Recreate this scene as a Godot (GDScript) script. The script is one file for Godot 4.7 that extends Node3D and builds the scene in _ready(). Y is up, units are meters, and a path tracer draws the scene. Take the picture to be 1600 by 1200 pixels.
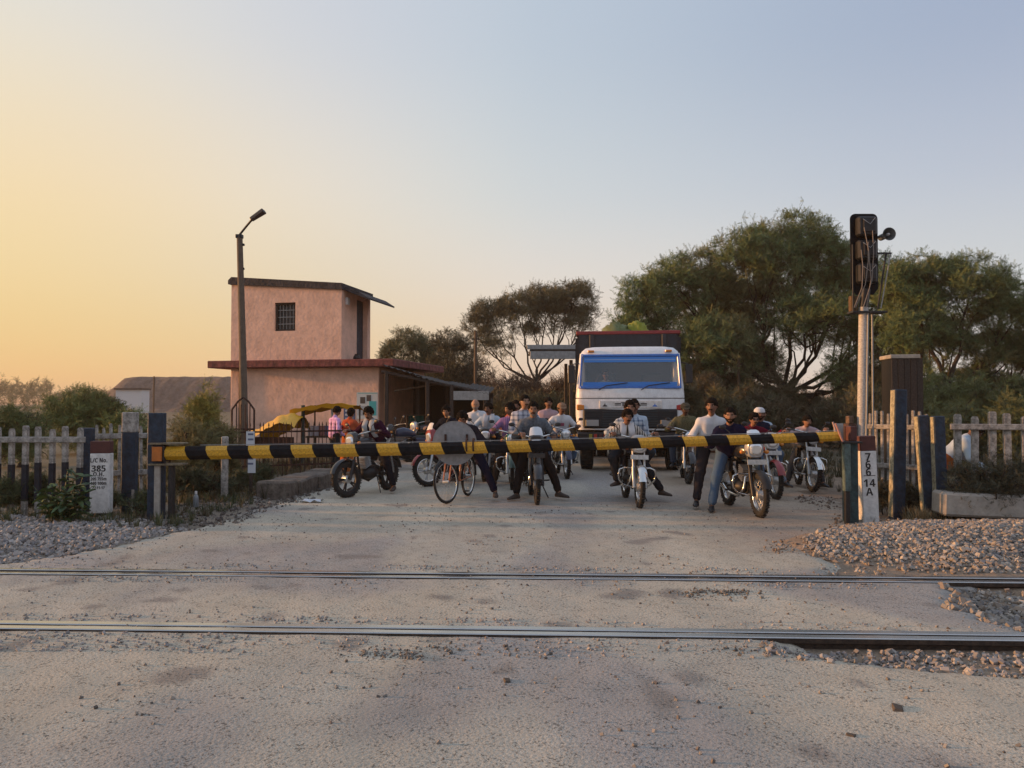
extends Node3D
# A level crossing at dusk: closed boom, waiting riders and a tipper truck.
# World: y up, camera looks along -z, "d" below is depth in metres (z = -d).

const CAM_H := 1.56
const FPX := 1200.0      # focal length in pixels of the 1600 x 1200 photograph
const PITCH := 0.025
const SKEW := 0.04       # the track is not quite square to the road

var M := {}
var T := {}
var cache := {}
var used := {}
var rng := RandomNumberGenerator.new()
var nz := FastNoiseLite.new()

class MB:
	var v := PackedVector3Array()
	var n := PackedVector3Array()
	var c := PackedColorArray()
	var ix := PackedInt32Array()
	var col := Color(1, 1, 1)
	func vert(p: Vector3, nn: Vector3) -> int:
		v.append(p); n.append(nn); c.append(col)
		return v.size() - 1
	func tri(a: Vector3, b: Vector3, d: Vector3) -> void:
		var nn := (b - a).cross(d - a).normalized()
		var i := vert(a, nn); vert(b, nn); vert(d, nn)
		ix.append_array([i, i + 2, i + 1])
	func quad(a: Vector3, b: Vector3, d: Vector3, e: Vector3) -> void:
		var nn := (d - a).cross(e - b).normalized()
		var i := vert(a, nn); vert(b, nn); vert(d, nn); vert(e, nn)
		ix.append_array([i, i + 2, i + 1, i, i + 3, i + 2])
	func quad_out(a: Vector3, b: Vector3, d: Vector3, e: Vector3, o: Vector3) -> void:
		if (d - a).cross(e - b).dot((a + b + d + e) * 0.25 - o) < 0.0: quad(e, d, b, a)
		else: quad(a, b, d, e)
	func tri_out(a: Vector3, b: Vector3, d: Vector3, o: Vector3) -> void:
		if (b - a).cross(d - a).dot((a + b + d) / 3.0 - o) < 0.0: tri(d, b, a)
		else: tri(a, b, d)
	# box with chamfered edges
	func box(o: Vector3, s: Vector3, bs := Basis(), bev := 0.0) -> void:
		var h := s * 0.5
		var b := minf(bev, minf(h.x, minf(h.y, h.z)) * 0.9)
		hull8(o, bs, [h, h, h, h, h, h, h, h], b)
	# eight corners given as half sizes for signs (-1,-1,-1),(1,-1,-1),(-1,1,-1),(1,1,-1),(-1,-1,1)...
	func hull8(o: Vector3, bs: Basis, hs: Array, b: float) -> void:
		var px := []; var py := []; var pz := []
		for k in 8:
			var sg := Vector3(1.0 if k & 1 else -1.0, 1.0 if k & 2 else -1.0, 1.0 if k & 4 else -1.0)
			var h: Vector3 = hs[k]
			px.append(o + bs * (sg * Vector3(h.x, h.y - b, h.z - b)))
			py.append(o + bs * (sg * Vector3(h.x - b, h.y, h.z - b)))
			pz.append(o + bs * (sg * Vector3(h.x - b, h.y - b, h.z)))
		for s in 2:
			quad_out(px[s], px[s + 2], px[s + 6], px[s + 4], o)
			quad_out(py[s * 2], py[s * 2 + 1], py[s * 2 + 5], py[s * 2 + 4], o)
			quad_out(pz[s * 4], pz[s * 4 + 1], pz[s * 4 + 3], pz[s * 4 + 2], o)
		if b <= 0.0: return
		for k in 8:
			tri_out(px[k], py[k], pz[k], o)
			if not k & 1: quad_out(py[k], py[k + 1], pz[k + 1], pz[k], o)
			if not k & 2: quad_out(px[k], px[k + 2], pz[k + 2], pz[k], o)
			if not k & 4: quad_out(px[k], px[k + 4], py[k + 4], py[k], o)
	func tube(pts: Array, rad, sides := 8, caps := true) -> void:
		var m := pts.size()
		var up := Vector3.UP
		var first := v.size()
		var nrm := Vector3.ZERO
		for k in m:
			var t: Vector3 = (pts[mini(k + 1, m - 1)] - pts[maxi(k - 1, 0)]).normalized()
			if k == 0:
				nrm = t.cross(Vector3.RIGHT if absf(t.y) > 0.9 else Vector3.UP).normalized()
			else:
				nrm = (nrm - t * nrm.dot(t)).normalized()
			var bn := t.cross(nrm)
			var r: float = rad[k] if rad is Array else rad
			for s in sides:
				var a := TAU * s / sides
				var dv := nrm * cos(a) + bn * sin(a)
				vert(pts[k] + dv * r, dv)
		for k in m - 1:
			for s in sides:
				var a := first + k * sides + s
				var b := first + k * sides + (s + 1) % sides
				ix.append_array([a, a + sides, b, b, a + sides, b + sides])
		if caps:
			for e in [0, m - 1]:
				var t: Vector3 = (pts[1] - pts[0]).normalized() * -1.0 if e == 0 else (pts[m - 1] - pts[m - 2]).normalized()
				var o := vert(pts[e], t)
				var st := v.size()
				for s in sides: vert(v[first + e * sides + s], t)
				for s in sides:
					if e == 0: ix.append_array([o, st + s, st + (s + 1) % sides])
					else: ix.append_array([o, st + (s + 1) % sides, st + s])
	# profile: Vector2(radius, height) turned round y
	func lathe(pr: Array, sides := 16, xf := Transform3D()) -> void:
		for k in pr.size() - 1:
			var p: Vector2 = pr[k]; var q: Vector2 = pr[k + 1]
			var e := (q - p)
			if e.length() < 1e-6: continue
			var nl := Vector2(e.y, -e.x).normalized()
			var st := v.size()
			for s in sides + 1:
				var a := TAU * s / sides
				var dv := Vector3(cos(a), 0, sin(a))
				var nn := (xf.basis * (dv * nl.x + Vector3.UP * nl.y)).normalized()
				vert(xf * (dv * p.x + Vector3.UP * p.y), nn)
				vert(xf * (dv * q.x + Vector3.UP * q.y), nn)
			for s in sides:
				var i := st + s * 2
				ix.append_array([i, i + 2, i + 1, i + 1, i + 2, i + 3])
	func torus(r1: float, r2: float, segs: int, sides: int, xf: Transform3D, flat := 1.0, a0 := 0.0, a1 := TAU) -> void:
		var st := v.size()
		for k in segs + 1:
			var a := lerpf(a0, a1, float(k) / segs)
			var o := Vector3(0, sin(a), cos(a))
			for s in sides + 1:
				var b := TAU * s / sides
				var nn := (o * cos(b) + Vector3.RIGHT * sin(b))
				vert(xf * (o * r1 + o * (cos(b) * r2) + Vector3.RIGHT * (sin(b) * r2 * flat)), (xf.basis * nn).normalized())
		for k in segs:
			for s in sides:
				var i := st + k * (sides + 1) + s
				ix.append_array([i, i + sides + 1, i + 1, i + 1, i + sides + 1, i + sides + 2])
	func ell(o: Vector3, r: Vector3, bs := Basis(), rings := 8, segs := 12) -> void:
		var st := v.size()
		for k in rings + 1:
			var a := PI * k / rings
			for s in segs + 1:
				var b := TAU * s / segs
				var dv := Vector3(sin(a) * cos(b), cos(a), sin(a) * sin(b))
				vert(o + bs * (dv * r), (bs * (dv / r)).normalized())
		for k in rings:
			for s in segs:
				var i := st + k * (segs + 1) + s
				ix.append_array([i, i + segs + 1, i + 1, i + 1, i + segs + 1, i + segs + 2])
	func prism(poly: PackedVector2Array, z0: float, z1: float, xf := Transform3D()) -> void:
		var p := poly
		if Geometry2D.is_polygon_clockwise(p): p.reverse()
		var t := Geometry2D.triangulate_polygon(p)
		for k in range(0, t.size(), 3):
			var a := p[t[k]]; var b := p[t[k + 1]]; var d := p[t[k + 2]]
			if (b - a).cross(d - a) < 0.0:
				var w := b; b = d; d = w
			tri(xf * Vector3(a.x, a.y, z1), xf * Vector3(b.x, b.y, z1), xf * Vector3(d.x, d.y, z1))
			tri(xf * Vector3(a.x, a.y, z0), xf * Vector3(d.x, d.y, z0), xf * Vector3(b.x, b.y, z0))
		for k in p.size():
			var a := p[k]; var b := p[(k + 1) % p.size()]
			quad(xf * Vector3(a.x, a.y, z0), xf * Vector3(b.x, b.y, z0), xf * Vector3(b.x, b.y, z1), xf * Vector3(a.x, a.y, z1))
	# rows of points with shared smooth normals; ring = rows closed on themselves
	func rows(rs: Array, ring := false, caps := false) -> void:
		var w: int = rs[0].size()
		var st := v.size()
		for r in rs:
			for p in r: vert(p, Vector3.ZERO)
		var ww := w if ring else w - 1
		for k in rs.size() - 1:
			for s in ww:
				var a := st + k * w + s
				var b := st + k * w + (s + 1) % w
				for t in [[a, a + w, b], [b, a + w, b + w]]:
					var nn := (v[t[2]] - v[t[0]]).cross(v[t[1]] - v[t[0]])
					for q in t: n[q] += nn
					ix.append_array(t)
		for k in range(st, v.size()): n[k] = n[k].normalized()
		if caps:
			for e in [0, rs.size() - 1]:
				var o := Vector3.ZERO
				for p in rs[e]: o += p
				o /= w
				var inner: Vector3 = rs[1 if e == 0 else e - 1][0]
				for s in w: tri_out(rs[e][s], rs[e][(s + 1) % w], o, o + (inner - rs[e][0]))
	func mesh() -> ArrayMesh:
		var am := ArrayMesh.new()
		add_to(am)
		return am
	func add_to(am: ArrayMesh) -> void:
		var a := []
		a.resize(Mesh.ARRAY_MAX)
		a[Mesh.ARRAY_VERTEX] = v; a[Mesh.ARRAY_NORMAL] = n; a[Mesh.ARRAY_COLOR] = c; a[Mesh.ARRAY_INDEX] = ix
		am.add_surface_from_arrays(Mesh.PRIMITIVE_TRIANGLES, a)

# ---------------------------------------------------------------- nodes
func numbered(called: String) -> String:
	var k: int = used.get(called, 0)
	used[called] = k + 1
	return called if k == 0 else "%s_%03d" % [called, k]

func thing(called: String, label: String, category: String, at := Vector3.ZERO, turn := 0.0, group := "") -> Node3D:
	var o := Node3D.new()
	o.name = numbered(called)
	add_child(o)
	o.position = at; o.rotation.y = turn
	meta(o, label, category, group)
	return o

func meta(o: Node, label: String, category: String, group := "", kind := "") -> void:
	if label: o.set_meta("label", label)
	if category: o.set_meta("category", category)
	if group: o.set_meta("group", group)
	if kind: o.set_meta("kind", kind)

func part(parent: Node, called: String, m, material: Material, xf := Transform3D()) -> MeshInstance3D:
	var o := MeshInstance3D.new()
	o.mesh = m.mesh() if m is MB else m
	if material: o.material_override = material
	o.name = numbered(called) if parent == self else called
	o.transform = xf
	parent.add_child(o, true)
	return o

func copies(parent: Node, called: String, m: Mesh, material: Material, xfs: Array, cols: Array) -> MultiMeshInstance3D:
	var mm := MultiMesh.new()
	mm.transform_format = MultiMesh.TRANSFORM_3D
	mm.use_colors = true
	mm.mesh = m
	mm.instance_count = xfs.size()
	for k in xfs.size():
		mm.set_instance_transform(k, xfs[k])
		mm.set_instance_color(k, cols[k % cols.size()])
	var o := MultiMeshInstance3D.new()
	o.multimesh = mm
	o.material_override = material
	o.name = numbered(called) if parent == self else called
	parent.add_child(o, true)
	return o

func lettering(parent: Node, called: String, s: String, high: float, material: Material, xf: Transform3D, squeeze := 1.0) -> MeshInstance3D:
	var t := TextMesh.new()
	var f := SystemFont.new()
	f.font_names = PackedStringArray(["Droid Sans"])
	f.font_weight = 700
	t.font = f; t.text = s; t.font_size = 32; t.pixel_size = high / 24.0; t.depth = 0.004; t.curve_step = 2.0
	return part(parent, called, t, material, xf * Transform3D(Basis().scaled(Vector3(squeeze, 1, 1)), Vector3.ZERO))

# ---------------------------------------------------------------- pixels to places
func ray(px: float, py: float) -> Vector3:
	return Basis(Vector3.RIGHT, atan(PITCH)) * Vector3((px - 800.0) / FPX, (600.0 - py) / FPX, -1.0)
func gp(px: float, py: float, h := 0.0) -> Vector3:
	var r := ray(px, py)
	return Vector3(0, CAM_H, 0) + r * ((h - CAM_H) / r.y)
func pd(px: float, py: float, d: float) -> Vector3:
	var r := ray(px, py)
	return Vector3(0, CAM_H, 0) + r * (d / -r.z)
func hgt(py: float, d: float) -> float:
	return pd(800, py, d).y
func xat(px: float, d: float) -> float:
	return pd(px, 630, d).x

# ---------------------------------------------------------------- materials
func lin(r: float, g: float, b: float) -> Color:
	return Color(r, g, b).linear_to_srgb()

func noise_image(seed_: int, freq: float, oct: int, size := 512, kind := FastNoiseLite.TYPE_SIMPLEX_SMOOTH) -> Image:
	var f := FastNoiseLite.new()
	f.seed = seed_; f.frequency = freq; f.fractal_octaves = oct; f.noise_type = kind
	f.fractal_type = FastNoiseLite.FRACTAL_FBM if oct > 1 else FastNoiseLite.FRACTAL_NONE
	var im := f.get_seamless_image(size, size)
	im.convert(Image.FORMAT_L8)
	return im

func ramp_tex(parts: Array, lo: float, hi: float, gamma := 1.0, size := 512) -> ImageTexture:
	# parts: [image, weight]; the weighted sum is stretched to lo..hi
	var n := size * size
	var acc := PackedFloat32Array(); acc.resize(n)
	for p in parts:
		var d: PackedByteArray = p[0].get_data()
		var w: float = p[1] / 255.0
		for k in n: acc[k] += d[k] * w
	var mn := 1e9; var mx := -1e9
	for k in range(0, n, 7):
		mn = minf(mn, acc[k]); mx = maxf(mx, acc[k])
	var out := PackedByteArray(); out.resize(n)
	var sc := 1.0 / maxf(mx - mn, 1e-6)
	for k in n:
		out[k] = int(255.0 * clampf(lo + (hi - lo) * pow(clampf((acc[k] - mn) * sc, 0.0, 1.0), gamma), 0.0, 1.0))
	var im := Image.create_from_data(size, size, false, Image.FORMAT_L8, out)
	im.convert(Image.FORMAT_RGB8)
	return ImageTexture.create_from_image(im)

func normal_tex(im: Image, strength: float) -> ImageTexture:
	var a: Image = im.duplicate()
	a.convert(Image.FORMAT_RGBA8)
	a.bump_map_to_normal_map(strength)
	return ImageTexture.create_from_image(a)

func mat(col: Color, rough := 0.8, metal := 0.0, tex := "", scale := 1.0, nrm := "", nstr := 1.0, world := false) -> StandardMaterial3D:
	var m := StandardMaterial3D.new()
	m.albedo_color = col; m.roughness = rough; m.metallic = metal
	if tex or nrm:
		m.uv1_triplanar = true
		m.uv1_world_triplanar = world
		m.uv1_scale = Vector3.ONE * scale
	if tex: m.albedo_texture = T[tex]
	if nrm:
		m.normal_enabled = true; m.normal_texture = T[nrm]; m.normal_scale = nstr
	return m

func make_textures() -> void:
	var fine := noise_image(1, 0.11, 3)
	var mid := noise_image(2, 0.03, 4)
	var big := noise_image(3, 0.009, 4)
	var cell := noise_image(4, 0.09, 1, 512, FastNoiseLite.TYPE_CELLULAR)
	T.speck = ramp_tex([[fine, 1.0], [mid, 0.5]], 0.62, 1.0)
	T.grit = ramp_tex([[fine, 1.0], [cell, 0.7], [mid, 0.7], [big, 0.5]], 0.62, 1.0, 0.8)
	# worn asphalt: dust-filled grain with dark chips showing through
	var spk := noise_image(11, 0.16, 2, 1024)
	var spk2 := noise_image(12, 0.055, 3, 1024)
	var wid := noise_image(13, 0.012, 3, 1024)
	var a1 := spk.get_data(); var a2 := spk2.get_data(); var a3 := wid.get_data()
	var outb := PackedByteArray(); outb.resize(1024 * 1024)
	for k in 1024 * 1024:
		var v := 0.84 + (a1[k] - 128) * 0.0012 + (a2[k] - 128) * 0.0007
		var thr := 84.0 + (a3[k] - 128) * 0.42
		if a1[k] < thr: v -= minf((thr - a1[k]) * 0.0035, 0.14)
		if a2[k] < thr - 14.0: v -= minf((thr - 14.0 - a2[k]) * 0.008, 0.22)
		outb[k] = int(255.0 * clampf(v, 0.2, 1.0))
	var asp := Image.create_from_data(1024, 1024, false, Image.FORMAT_L8, outb)
	asp.convert(Image.FORMAT_RGB8)
	T.asphalt = ImageTexture.create_from_image(asp)
	T.stain = ramp_tex([[big, 1.0], [mid, 0.45], [fine, 0.15]], 0.78, 1.0, 0.8)
	T.grime = ramp_tex([[big, 1.0], [mid, 0.6], [fine, 0.4]], 0.35, 1.0, 0.7)
	T.weave = ramp_tex([[fine, 1.0]], 0.8, 1.0)
	T.n_fine = normal_tex(fine, 3.0)
	T.n_mid = normal_tex(mid, 5.0)
	T.n_grit = normal_tex(cell, 4.0)
	T.chips = ramp_tex([[cell, 0.6], [mid, 1.0], [fine, 0.6]], 0.35, 1.0, 0.45)
	# wood grain: noise stretched along y
	var wd := noise_image(6, 0.05, 3)
	wd.resize(512, 64); wd.resize(512, 512)
	T.plaster = ramp_tex([[big, 1.0], [wd, 0.55], [mid, 0.3], [fine, 0.2]], 0.82, 1.0, 0.7)
	T.wood = ramp_tex([[wd, 1.0], [fine, 0.25]], 0.5, 1.0)

func make_materials() -> void:
	M.road = mat(Color(1, 1, 1), 0.93, 0.0, "asphalt", 0.62, "n_fine", 0.22, true)
	M.road.vertex_color_use_as_albedo = true
	M.earth = mat(Color(1, 1, 1), 0.95, 0.0, "grit", 0.8, "n_mid", 0.6, true)
	M.earth.vertex_color_use_as_albedo = true
	M.stone = mat(Color(1, 1, 1), 0.85, 0.0, "speck", 6.0)
	M.stone.vertex_color_use_as_albedo = true
	M.rail_top = mat(lin(0.62, 0.6, 0.57), 0.22, 1.0, "weave", 3.0)
	M.rail_side = mat(lin(0.1, 0.065, 0.045), 0.75, 0.2, "grime", 3.0, "n_fine", 0.6)
	M.plaster = mat(lin(0.86, 0.545, 0.405), 0.9, 0.0, "plaster", 0.4, "n_mid", 0.25)
	M.red_slab = mat(lin(0.32, 0.09, 0.08), 0.8, 0.0, "grime", 0.5, "n_mid", 0.3)
	M.dark_roof = mat(lin(0.075, 0.065, 0.07), 0.85, 0.0, "grime", 0.6, "n_mid", 0.6)
	M.sheet_roof = mat(lin(0.1, 0.09, 0.082), 0.95, 0.0, "grime", 0.7)
	M.concrete = mat(lin(0.42, 0.38, 0.33), 0.92, 0.0, "stain", 1.2, "n_mid", 0.5)
	M.ledge_stone = mat(lin(0.24, 0.2, 0.165), 0.92, 0.0, "grime", 1.2, "n_mid", 0.6)
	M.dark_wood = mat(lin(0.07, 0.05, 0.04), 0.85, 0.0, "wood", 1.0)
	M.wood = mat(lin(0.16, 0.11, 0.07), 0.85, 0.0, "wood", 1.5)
	M.white_paint = mat(lin(0.56, 0.52, 0.47), 0.85, 0.0, "grime", 1.6, "n_mid", 0.4)
	M.sign_white = mat(lin(0.78, 0.76, 0.73), 0.75, 0.0, "stain", 1.5)
	M.maroon = mat(lin(0.1, 0.03, 0.025), 0.75, 0.0, "stain", 1.5)
	M.navy = mat(lin(0.02, 0.045, 0.085), 0.7, 0.0, "grime", 1.3, "n_mid", 0.4)
	M.teal = mat(lin(0.035, 0.09, 0.1), 0.7, 0.0, "grime", 1.3)
	M.letter = mat(lin(0.012, 0.012, 0.014), 0.7)
	M.yellow_paint = mat(lin(0.85, 0.45, 0.02), 0.55, 0.0, "chips", 1.7, "n_mid", 0.25)
	M.black_paint = mat(lin(0.014, 0.016, 0.022), 0.7, 0.0, "grime", 1.4)
	M.black_paint.metallic_specular = 0.25
	M.orange = mat(lin(0.55, 0.16, 0.02), 0.55, 0.0, "stain", 1.4)
	M.steel = mat(lin(0.42, 0.43, 0.44), 0.5, 0.5, "stain", 1.5)
	M.galv = mat(lin(0.36, 0.36, 0.35), 0.55, 0.15, "stain", 1.2)
	M.rust = mat(lin(0.11, 0.05, 0.035), 0.85, 0.1, "grime", 2.0, "n_fine", 0.5)
	M.chrome = mat(lin(0.66, 0.65, 0.63), 0.16, 1.0)
	M.alu = mat(lin(0.45, 0.45, 0.44), 0.35, 0.8)
	M.tyre = mat(lin(0.03, 0.028, 0.026), 0.9, 0.0, "grime", 4.0, "n_fine", 0.5)
	M.black_plastic = mat(lin(0.016, 0.016, 0.018), 0.5)
	M.dark_metal = mat(lin(0.035, 0.035, 0.038), 0.5, 0.3, "grime", 3.0)
	M.seat = mat(lin(0.018, 0.017, 0.017), 0.6, 0.0, "", 1.0, "n_fine", 0.3)
	M.lens = mat(lin(0.75, 0.77, 0.78), 0.08, 0.6)
	M.amber = mat(lin(0.6, 0.2, 0.02), 0.2)
	M.red_lens = mat(lin(0.35, 0.015, 0.015), 0.2)
	M.plate = mat(lin(0.66, 0.65, 0.62), 0.6, 0.0, "stain", 3.0)
	M.mirror = mat(lin(0.8, 0.8, 0.8), 0.05, 1.0)
	M.glass = StandardMaterial3D.new()
	M.glass.transparency = BaseMaterial3D.TRANSPARENCY_ALPHA
	M.glass.albedo_color = Color(0.55, 0.62, 0.66, 0.28); M.glass.roughness = 0.04; M.glass.metallic_specular = 0.7
	M.hair = mat(lin(0.01, 0.008, 0.007), 0.9)
	M.hair.metallic_specular = 0.15
	M.grey_hair = mat(lin(0.2, 0.19, 0.18), 0.9)
	M.leaf = StandardMaterial3D.new()
	M.leaf.vertex_color_use_as_albedo = true
	M.leaf.roughness = 0.7
	M.leaf.backlight_enabled = true; M.leaf.backlight = Color(0.34, 0.34, 0.14)
	M.bark = mat(lin(0.075, 0.055, 0.042), 0.95, 0.0, "grime", 1.5, "n_mid", 1.0)
	M.twig = mat(lin(0.085, 0.062, 0.048), 0.95)

func paint(r: float, g: float, b: float) -> StandardMaterial3D:
	var m := mat(lin(r, g, b), 0.32, 0.0, "stain", 2.0)
	m.clearcoat_enabled = true; m.clearcoat = 0.5; m.clearcoat_roughness = 0.1
	return m

func woven(kind: String, a: Color, b: Color) -> StandardMaterial3D:
	# printed or woven cloth: stripes, checks or camouflage, as an image repeated over 0.32 m
	var key := "cl_%s_%s_%s" % [kind, a.to_html(), b.to_html()]
	if not T.has(key):
		var n := 128
		var im := Image.create(n, n, false, Image.FORMAT_RGB8)
		for y in n:
			for x in n:
				var t := 0.0
				if kind == "stripe": t = 1.0 if x % 16 < 6 else 0.0
				elif kind == "check": t = (0.5 if x % 32 < 12 else 0.0) + (0.5 if y % 32 < 12 else 0.0)
				else: t = smoothstep(-0.05, 0.1, nz.get_noise_2d(absf(x - 64.0) * 9.0, absf(y - 64.0) * 9.0 + a.r * 999.0))
				im.set_pixel(x, y, a.lerp(b, t))
		T[key] = ImageTexture.create_from_image(im)
	var m := mat(Color(1, 1, 1), 0.95, 0.0, key, 3.1, "n_mid", 0.5)
	m.metallic_specular = 0.12
	return m

func cloth(r: float, g: float, b: float) -> StandardMaterial3D:
	var m := mat(lin(r, g, b), 0.95, 0.0, "weave", 9.0, "n_mid", 0.5)
	m.metallic_specular = 0.12
	return m

# ---------------------------------------------------------------- sky
const SKY_EL := [0.0, 4.0, 9.0, 15.0, 25.0, 45.0, 90.0]
const SKY_AZ := [0.0, 26.0, 44.0, 60.0, 94.0, 140.0, 180.0]
const SKY := [
	[[252, 196, 128], [250, 208, 140], [248, 220, 158], [244, 226, 184], [230, 226, 212], [204, 212, 222], [180, 193, 216]],
	[[243, 194, 136], [239, 205, 147], [240, 215, 166], [240, 220, 184], [224, 221, 213], [196, 205, 220], [180, 193, 216]],
	[[236, 198, 156], [233, 206, 164], [229, 214, 188], [227, 219, 205], [206, 210, 216], [186, 197, 216], [180, 193, 216]],
	[[228, 202, 178], [227, 209, 190], [223, 216, 207], [206, 211, 213], [187, 199, 212], [178, 192, 212], [180, 193, 216]],
	[[212, 206, 200], [209, 209, 208], [202, 207, 211], [184, 193, 208], [161, 175, 199], [168, 184, 208], [180, 193, 216]],
	[[206, 200, 204], [204, 202, 210], [200, 203, 214], [194, 200, 215], [186, 196, 216], [182, 194, 216], [180, 193, 216]],
	[[208, 202, 206], [207, 205, 212], [206, 208, 217], [203, 208, 219], [196, 204, 219], [188, 199, 219], [180, 193, 216]]]

func sky_color(az: float, el: float) -> Color:
	var fi := 0
	while fi < 5 and az > SKY_AZ[fi + 1]: fi += 1
	var t := clampf((az - SKY_AZ[fi]) / (SKY_AZ[fi + 1] - SKY_AZ[fi]), 0.0, 1.0)
	var fj := 0
	while fj < 5 and el > SKY_EL[fj + 1]: fj += 1
	var u := clampf((el - SKY_EL[fj]) / (SKY_EL[fj + 1] - SKY_EL[fj]), 0.0, 1.0)
	var c := []
	for ch in 3:
		var r := []
		for q in [maxi(fi - 1, 0), fi, fi + 1, mini(fi + 2, 6)]:
			r.append(cubic_interpolate(SKY[q][fj][ch], SKY[q][fj + 1][ch], SKY[q][maxi(fj - 1, 0)][ch], SKY[q][mini(fj + 2, 6)][ch], u))
		c.append(cubic_interpolate(r[1], r[2], r[0], r[3], t) / 255.0)
	return Color(c[0], c[1], c[2]).srgb_to_linear()

const SUN_AZ := -84.0    # degrees from the view direction, left is negative
const GLOW_AZ := -58.0   # middle of the yellow glow in the hazy sky
const SUN_EL := 7.0
const SKY_GAIN := 0.93

func make_sky() -> Sky:
	var w := 256; var h := 128
	var im := Image.create(w, h, false, Image.FORMAT_RGBF)
	for y in h:
		var el := 90.0 - 180.0 * (y + 0.5) / h
		for x in w:
			# column 0 of a panorama looks along -z, the next quarter towards +x
			var az := 360.0 * (x + 0.5) / w
			var rel := absf(wrapf(az - GLOW_AZ, -180.0, 180.0))
			var sr := wrapf(az - SUN_AZ, -180.0, 180.0)
			var c := sky_color(rel, maxf(el, 0.0))
			# bright hazy glow round the sun itself, which stands outside the frame
			var off := pow(sr * cos(deg_to_rad(el)) / 15.0, 2.0) + pow((el - SUN_EL) / 13.0, 2.0)
			im.set_pixel(x, y, c * (SKY_GAIN * (1.0 + 2.2 * exp(-off))))
	var pm := PanoramaSkyMaterial.new()
	pm.panorama = ImageTexture.create_from_image(im)
	var s := Sky.new()
	s.sky_material = pm
	return s

# ---------------------------------------------------------------- ground, road, track
const ROAD_R := [[-12.0, 14.0], [4.2, 14.0], [4.36, 5.0], [4.5, 3.1], [4.75, 1.9], [5.0, 1.75], [5.22, 1.75], [5.27, 3.3], [5.9, 3.4], [6.7, 3.7], [6.95, 4.0], [7.08, 3.0], [7.9, 3.0], [8.8, 3.3], [10.0, 4.5], [12.0, 5.1], [16.0, 5.4], [40.0, 6.0], [90.0, 6.5]]
const ROAD_L := [[-12.0, -14.0], [6.9, -14.0], [7.05, -7.5], [7.3, -5.0], [8.2, -4.3], [9.4, -4.0], [12.0, -3.6], [16.0, -3.3], [90.0, -3.3]]

func table(tb: Array, t: float) -> float:
	for k in tb.size() - 1:
		if t <= tb[k + 1][0]:
			return lerpf(tb[k][1], tb[k + 1][1], clampf((t - tb[k][0]) / (tb[k + 1][0] - tb[k][0]), 0.0, 1.0))
	return tb[-1][1]

func road_edge(x: float, d: float) -> float:
	var t := d + SKEW * x
	return minf(x - table(ROAD_L, t), table(ROAD_R, t) - x) + 0.22 * nz.get_noise_2d(x * 90.0, d * 90.0) + 0.12 * nz.get_noise_2d(x * 400.0, d * 400.0)

func bump2(x: float, d: float, cx: float, cd: float, rx: float, rd: float) -> float:
	var q := pow((x - cx) / rx, 2.0) + pow((d - cd) / rd, 2.0)
	return pow(maxf(0.0, 1.0 - q), 1.4)

func heap(x: float, d: float) -> float:
	var t := d + SKEW * x
	var h := 0.215 * bump2(x, d, 5.5, 8.55, 2.9, 1.65) + 0.11 * bump2(x, d, -7.6, 9.2, 4.0, 1.9)
	if t > 5.25 and t < 6.95 and x > 3.2: h -= 0.11 * smoothstep(3.2, 4.0, x) * sin((t - 5.25) / 1.7 * PI)
	if t > 4.3 and t < 5.2 and x > 1.2: h -= 0.04 * smoothstep(1.2, 2.4, x)
	return h

func ground_h(x: float, d: float) -> float:
	if road_edge(x, d) > 0.25: return -0.055
	return -0.028 + heap(x, d) + 0.022 * nz.get_noise_2d(x * 60.0, d * 60.0) + 0.012 * nz.get_noise_2d(x * 350.0, d * 350.0)

func road_h(x: float, d: float) -> float:
	var e := road_edge(x, d)
	return 0.007 * nz.get_noise_2d(x * 45.0, d * 45.0) + 0.005 * nz.get_noise_2d(x * 260.0, d * 260.0 + 50.0) + maxf(minf(e, 0.0) * 0.35, -0.3)

func lines(a: float, b: float, step: float, far0: float, far1: float) -> PackedFloat32Array:
	var o := PackedFloat32Array()
	var neg := []
	var s := step; var q := a
	while q > far0:
		s *= 1.35; q -= s; neg.append(q)
	neg.reverse()
	for z in neg: o.append(z)
	q = a
	while q < b:
		o.append(q); q += step
	s = step
	while q < far1:
		o.append(q); s *= 1.35; q += s
	o.append(far1)
	return o

func sheet(xs: PackedFloat32Array, ds: PackedFloat32Array, hf: Callable, cf: Callable, keep: Callable) -> MB:
	var mb := MB.new()
	var w := xs.size()
	for d in ds:
		for x in xs:
			mb.col = cf.call(x, d)
			mb.vert(Vector3(x, hf.call(x, d), -d), Vector3.ZERO)
	for k in ds.size() - 1:
		for s in w - 1:
			if not keep.call(xs[s], ds[k]): continue
			var a := k * w + s
			for t in [[a, a + w, a + 1], [a + 1, a + w, a + w + 1]]:
				var nn := (mb.v[t[2]] - mb.v[t[0]]).cross(mb.v[t[1]] - mb.v[t[0]])
				for q in t: mb.n[q] += nn
				mb.ix.append_array(t)
	for k in mb.v.size(): mb.n[k] = mb.n[k].normalized() if mb.n[k].length() > 0.0 else Vector3.UP
	return mb

func ground_color(x: float, d: float) -> Color:
	var a := 0.5 + 0.5 * nz.get_noise_2d(x * 30.0 + 500.0, d * 30.0)
	var b := 0.5 + 0.5 * nz.get_noise_2d(x * 140.0, d * 140.0 + 300.0)
	var c := Color(0.3, 0.225, 0.16).lerp(Color(0.38, 0.28, 0.195), a)
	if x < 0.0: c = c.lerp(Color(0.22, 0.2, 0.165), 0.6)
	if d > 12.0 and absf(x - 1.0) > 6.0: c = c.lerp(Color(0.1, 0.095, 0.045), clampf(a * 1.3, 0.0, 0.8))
	return c * lerpf(0.8, 1.15, b)

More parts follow.
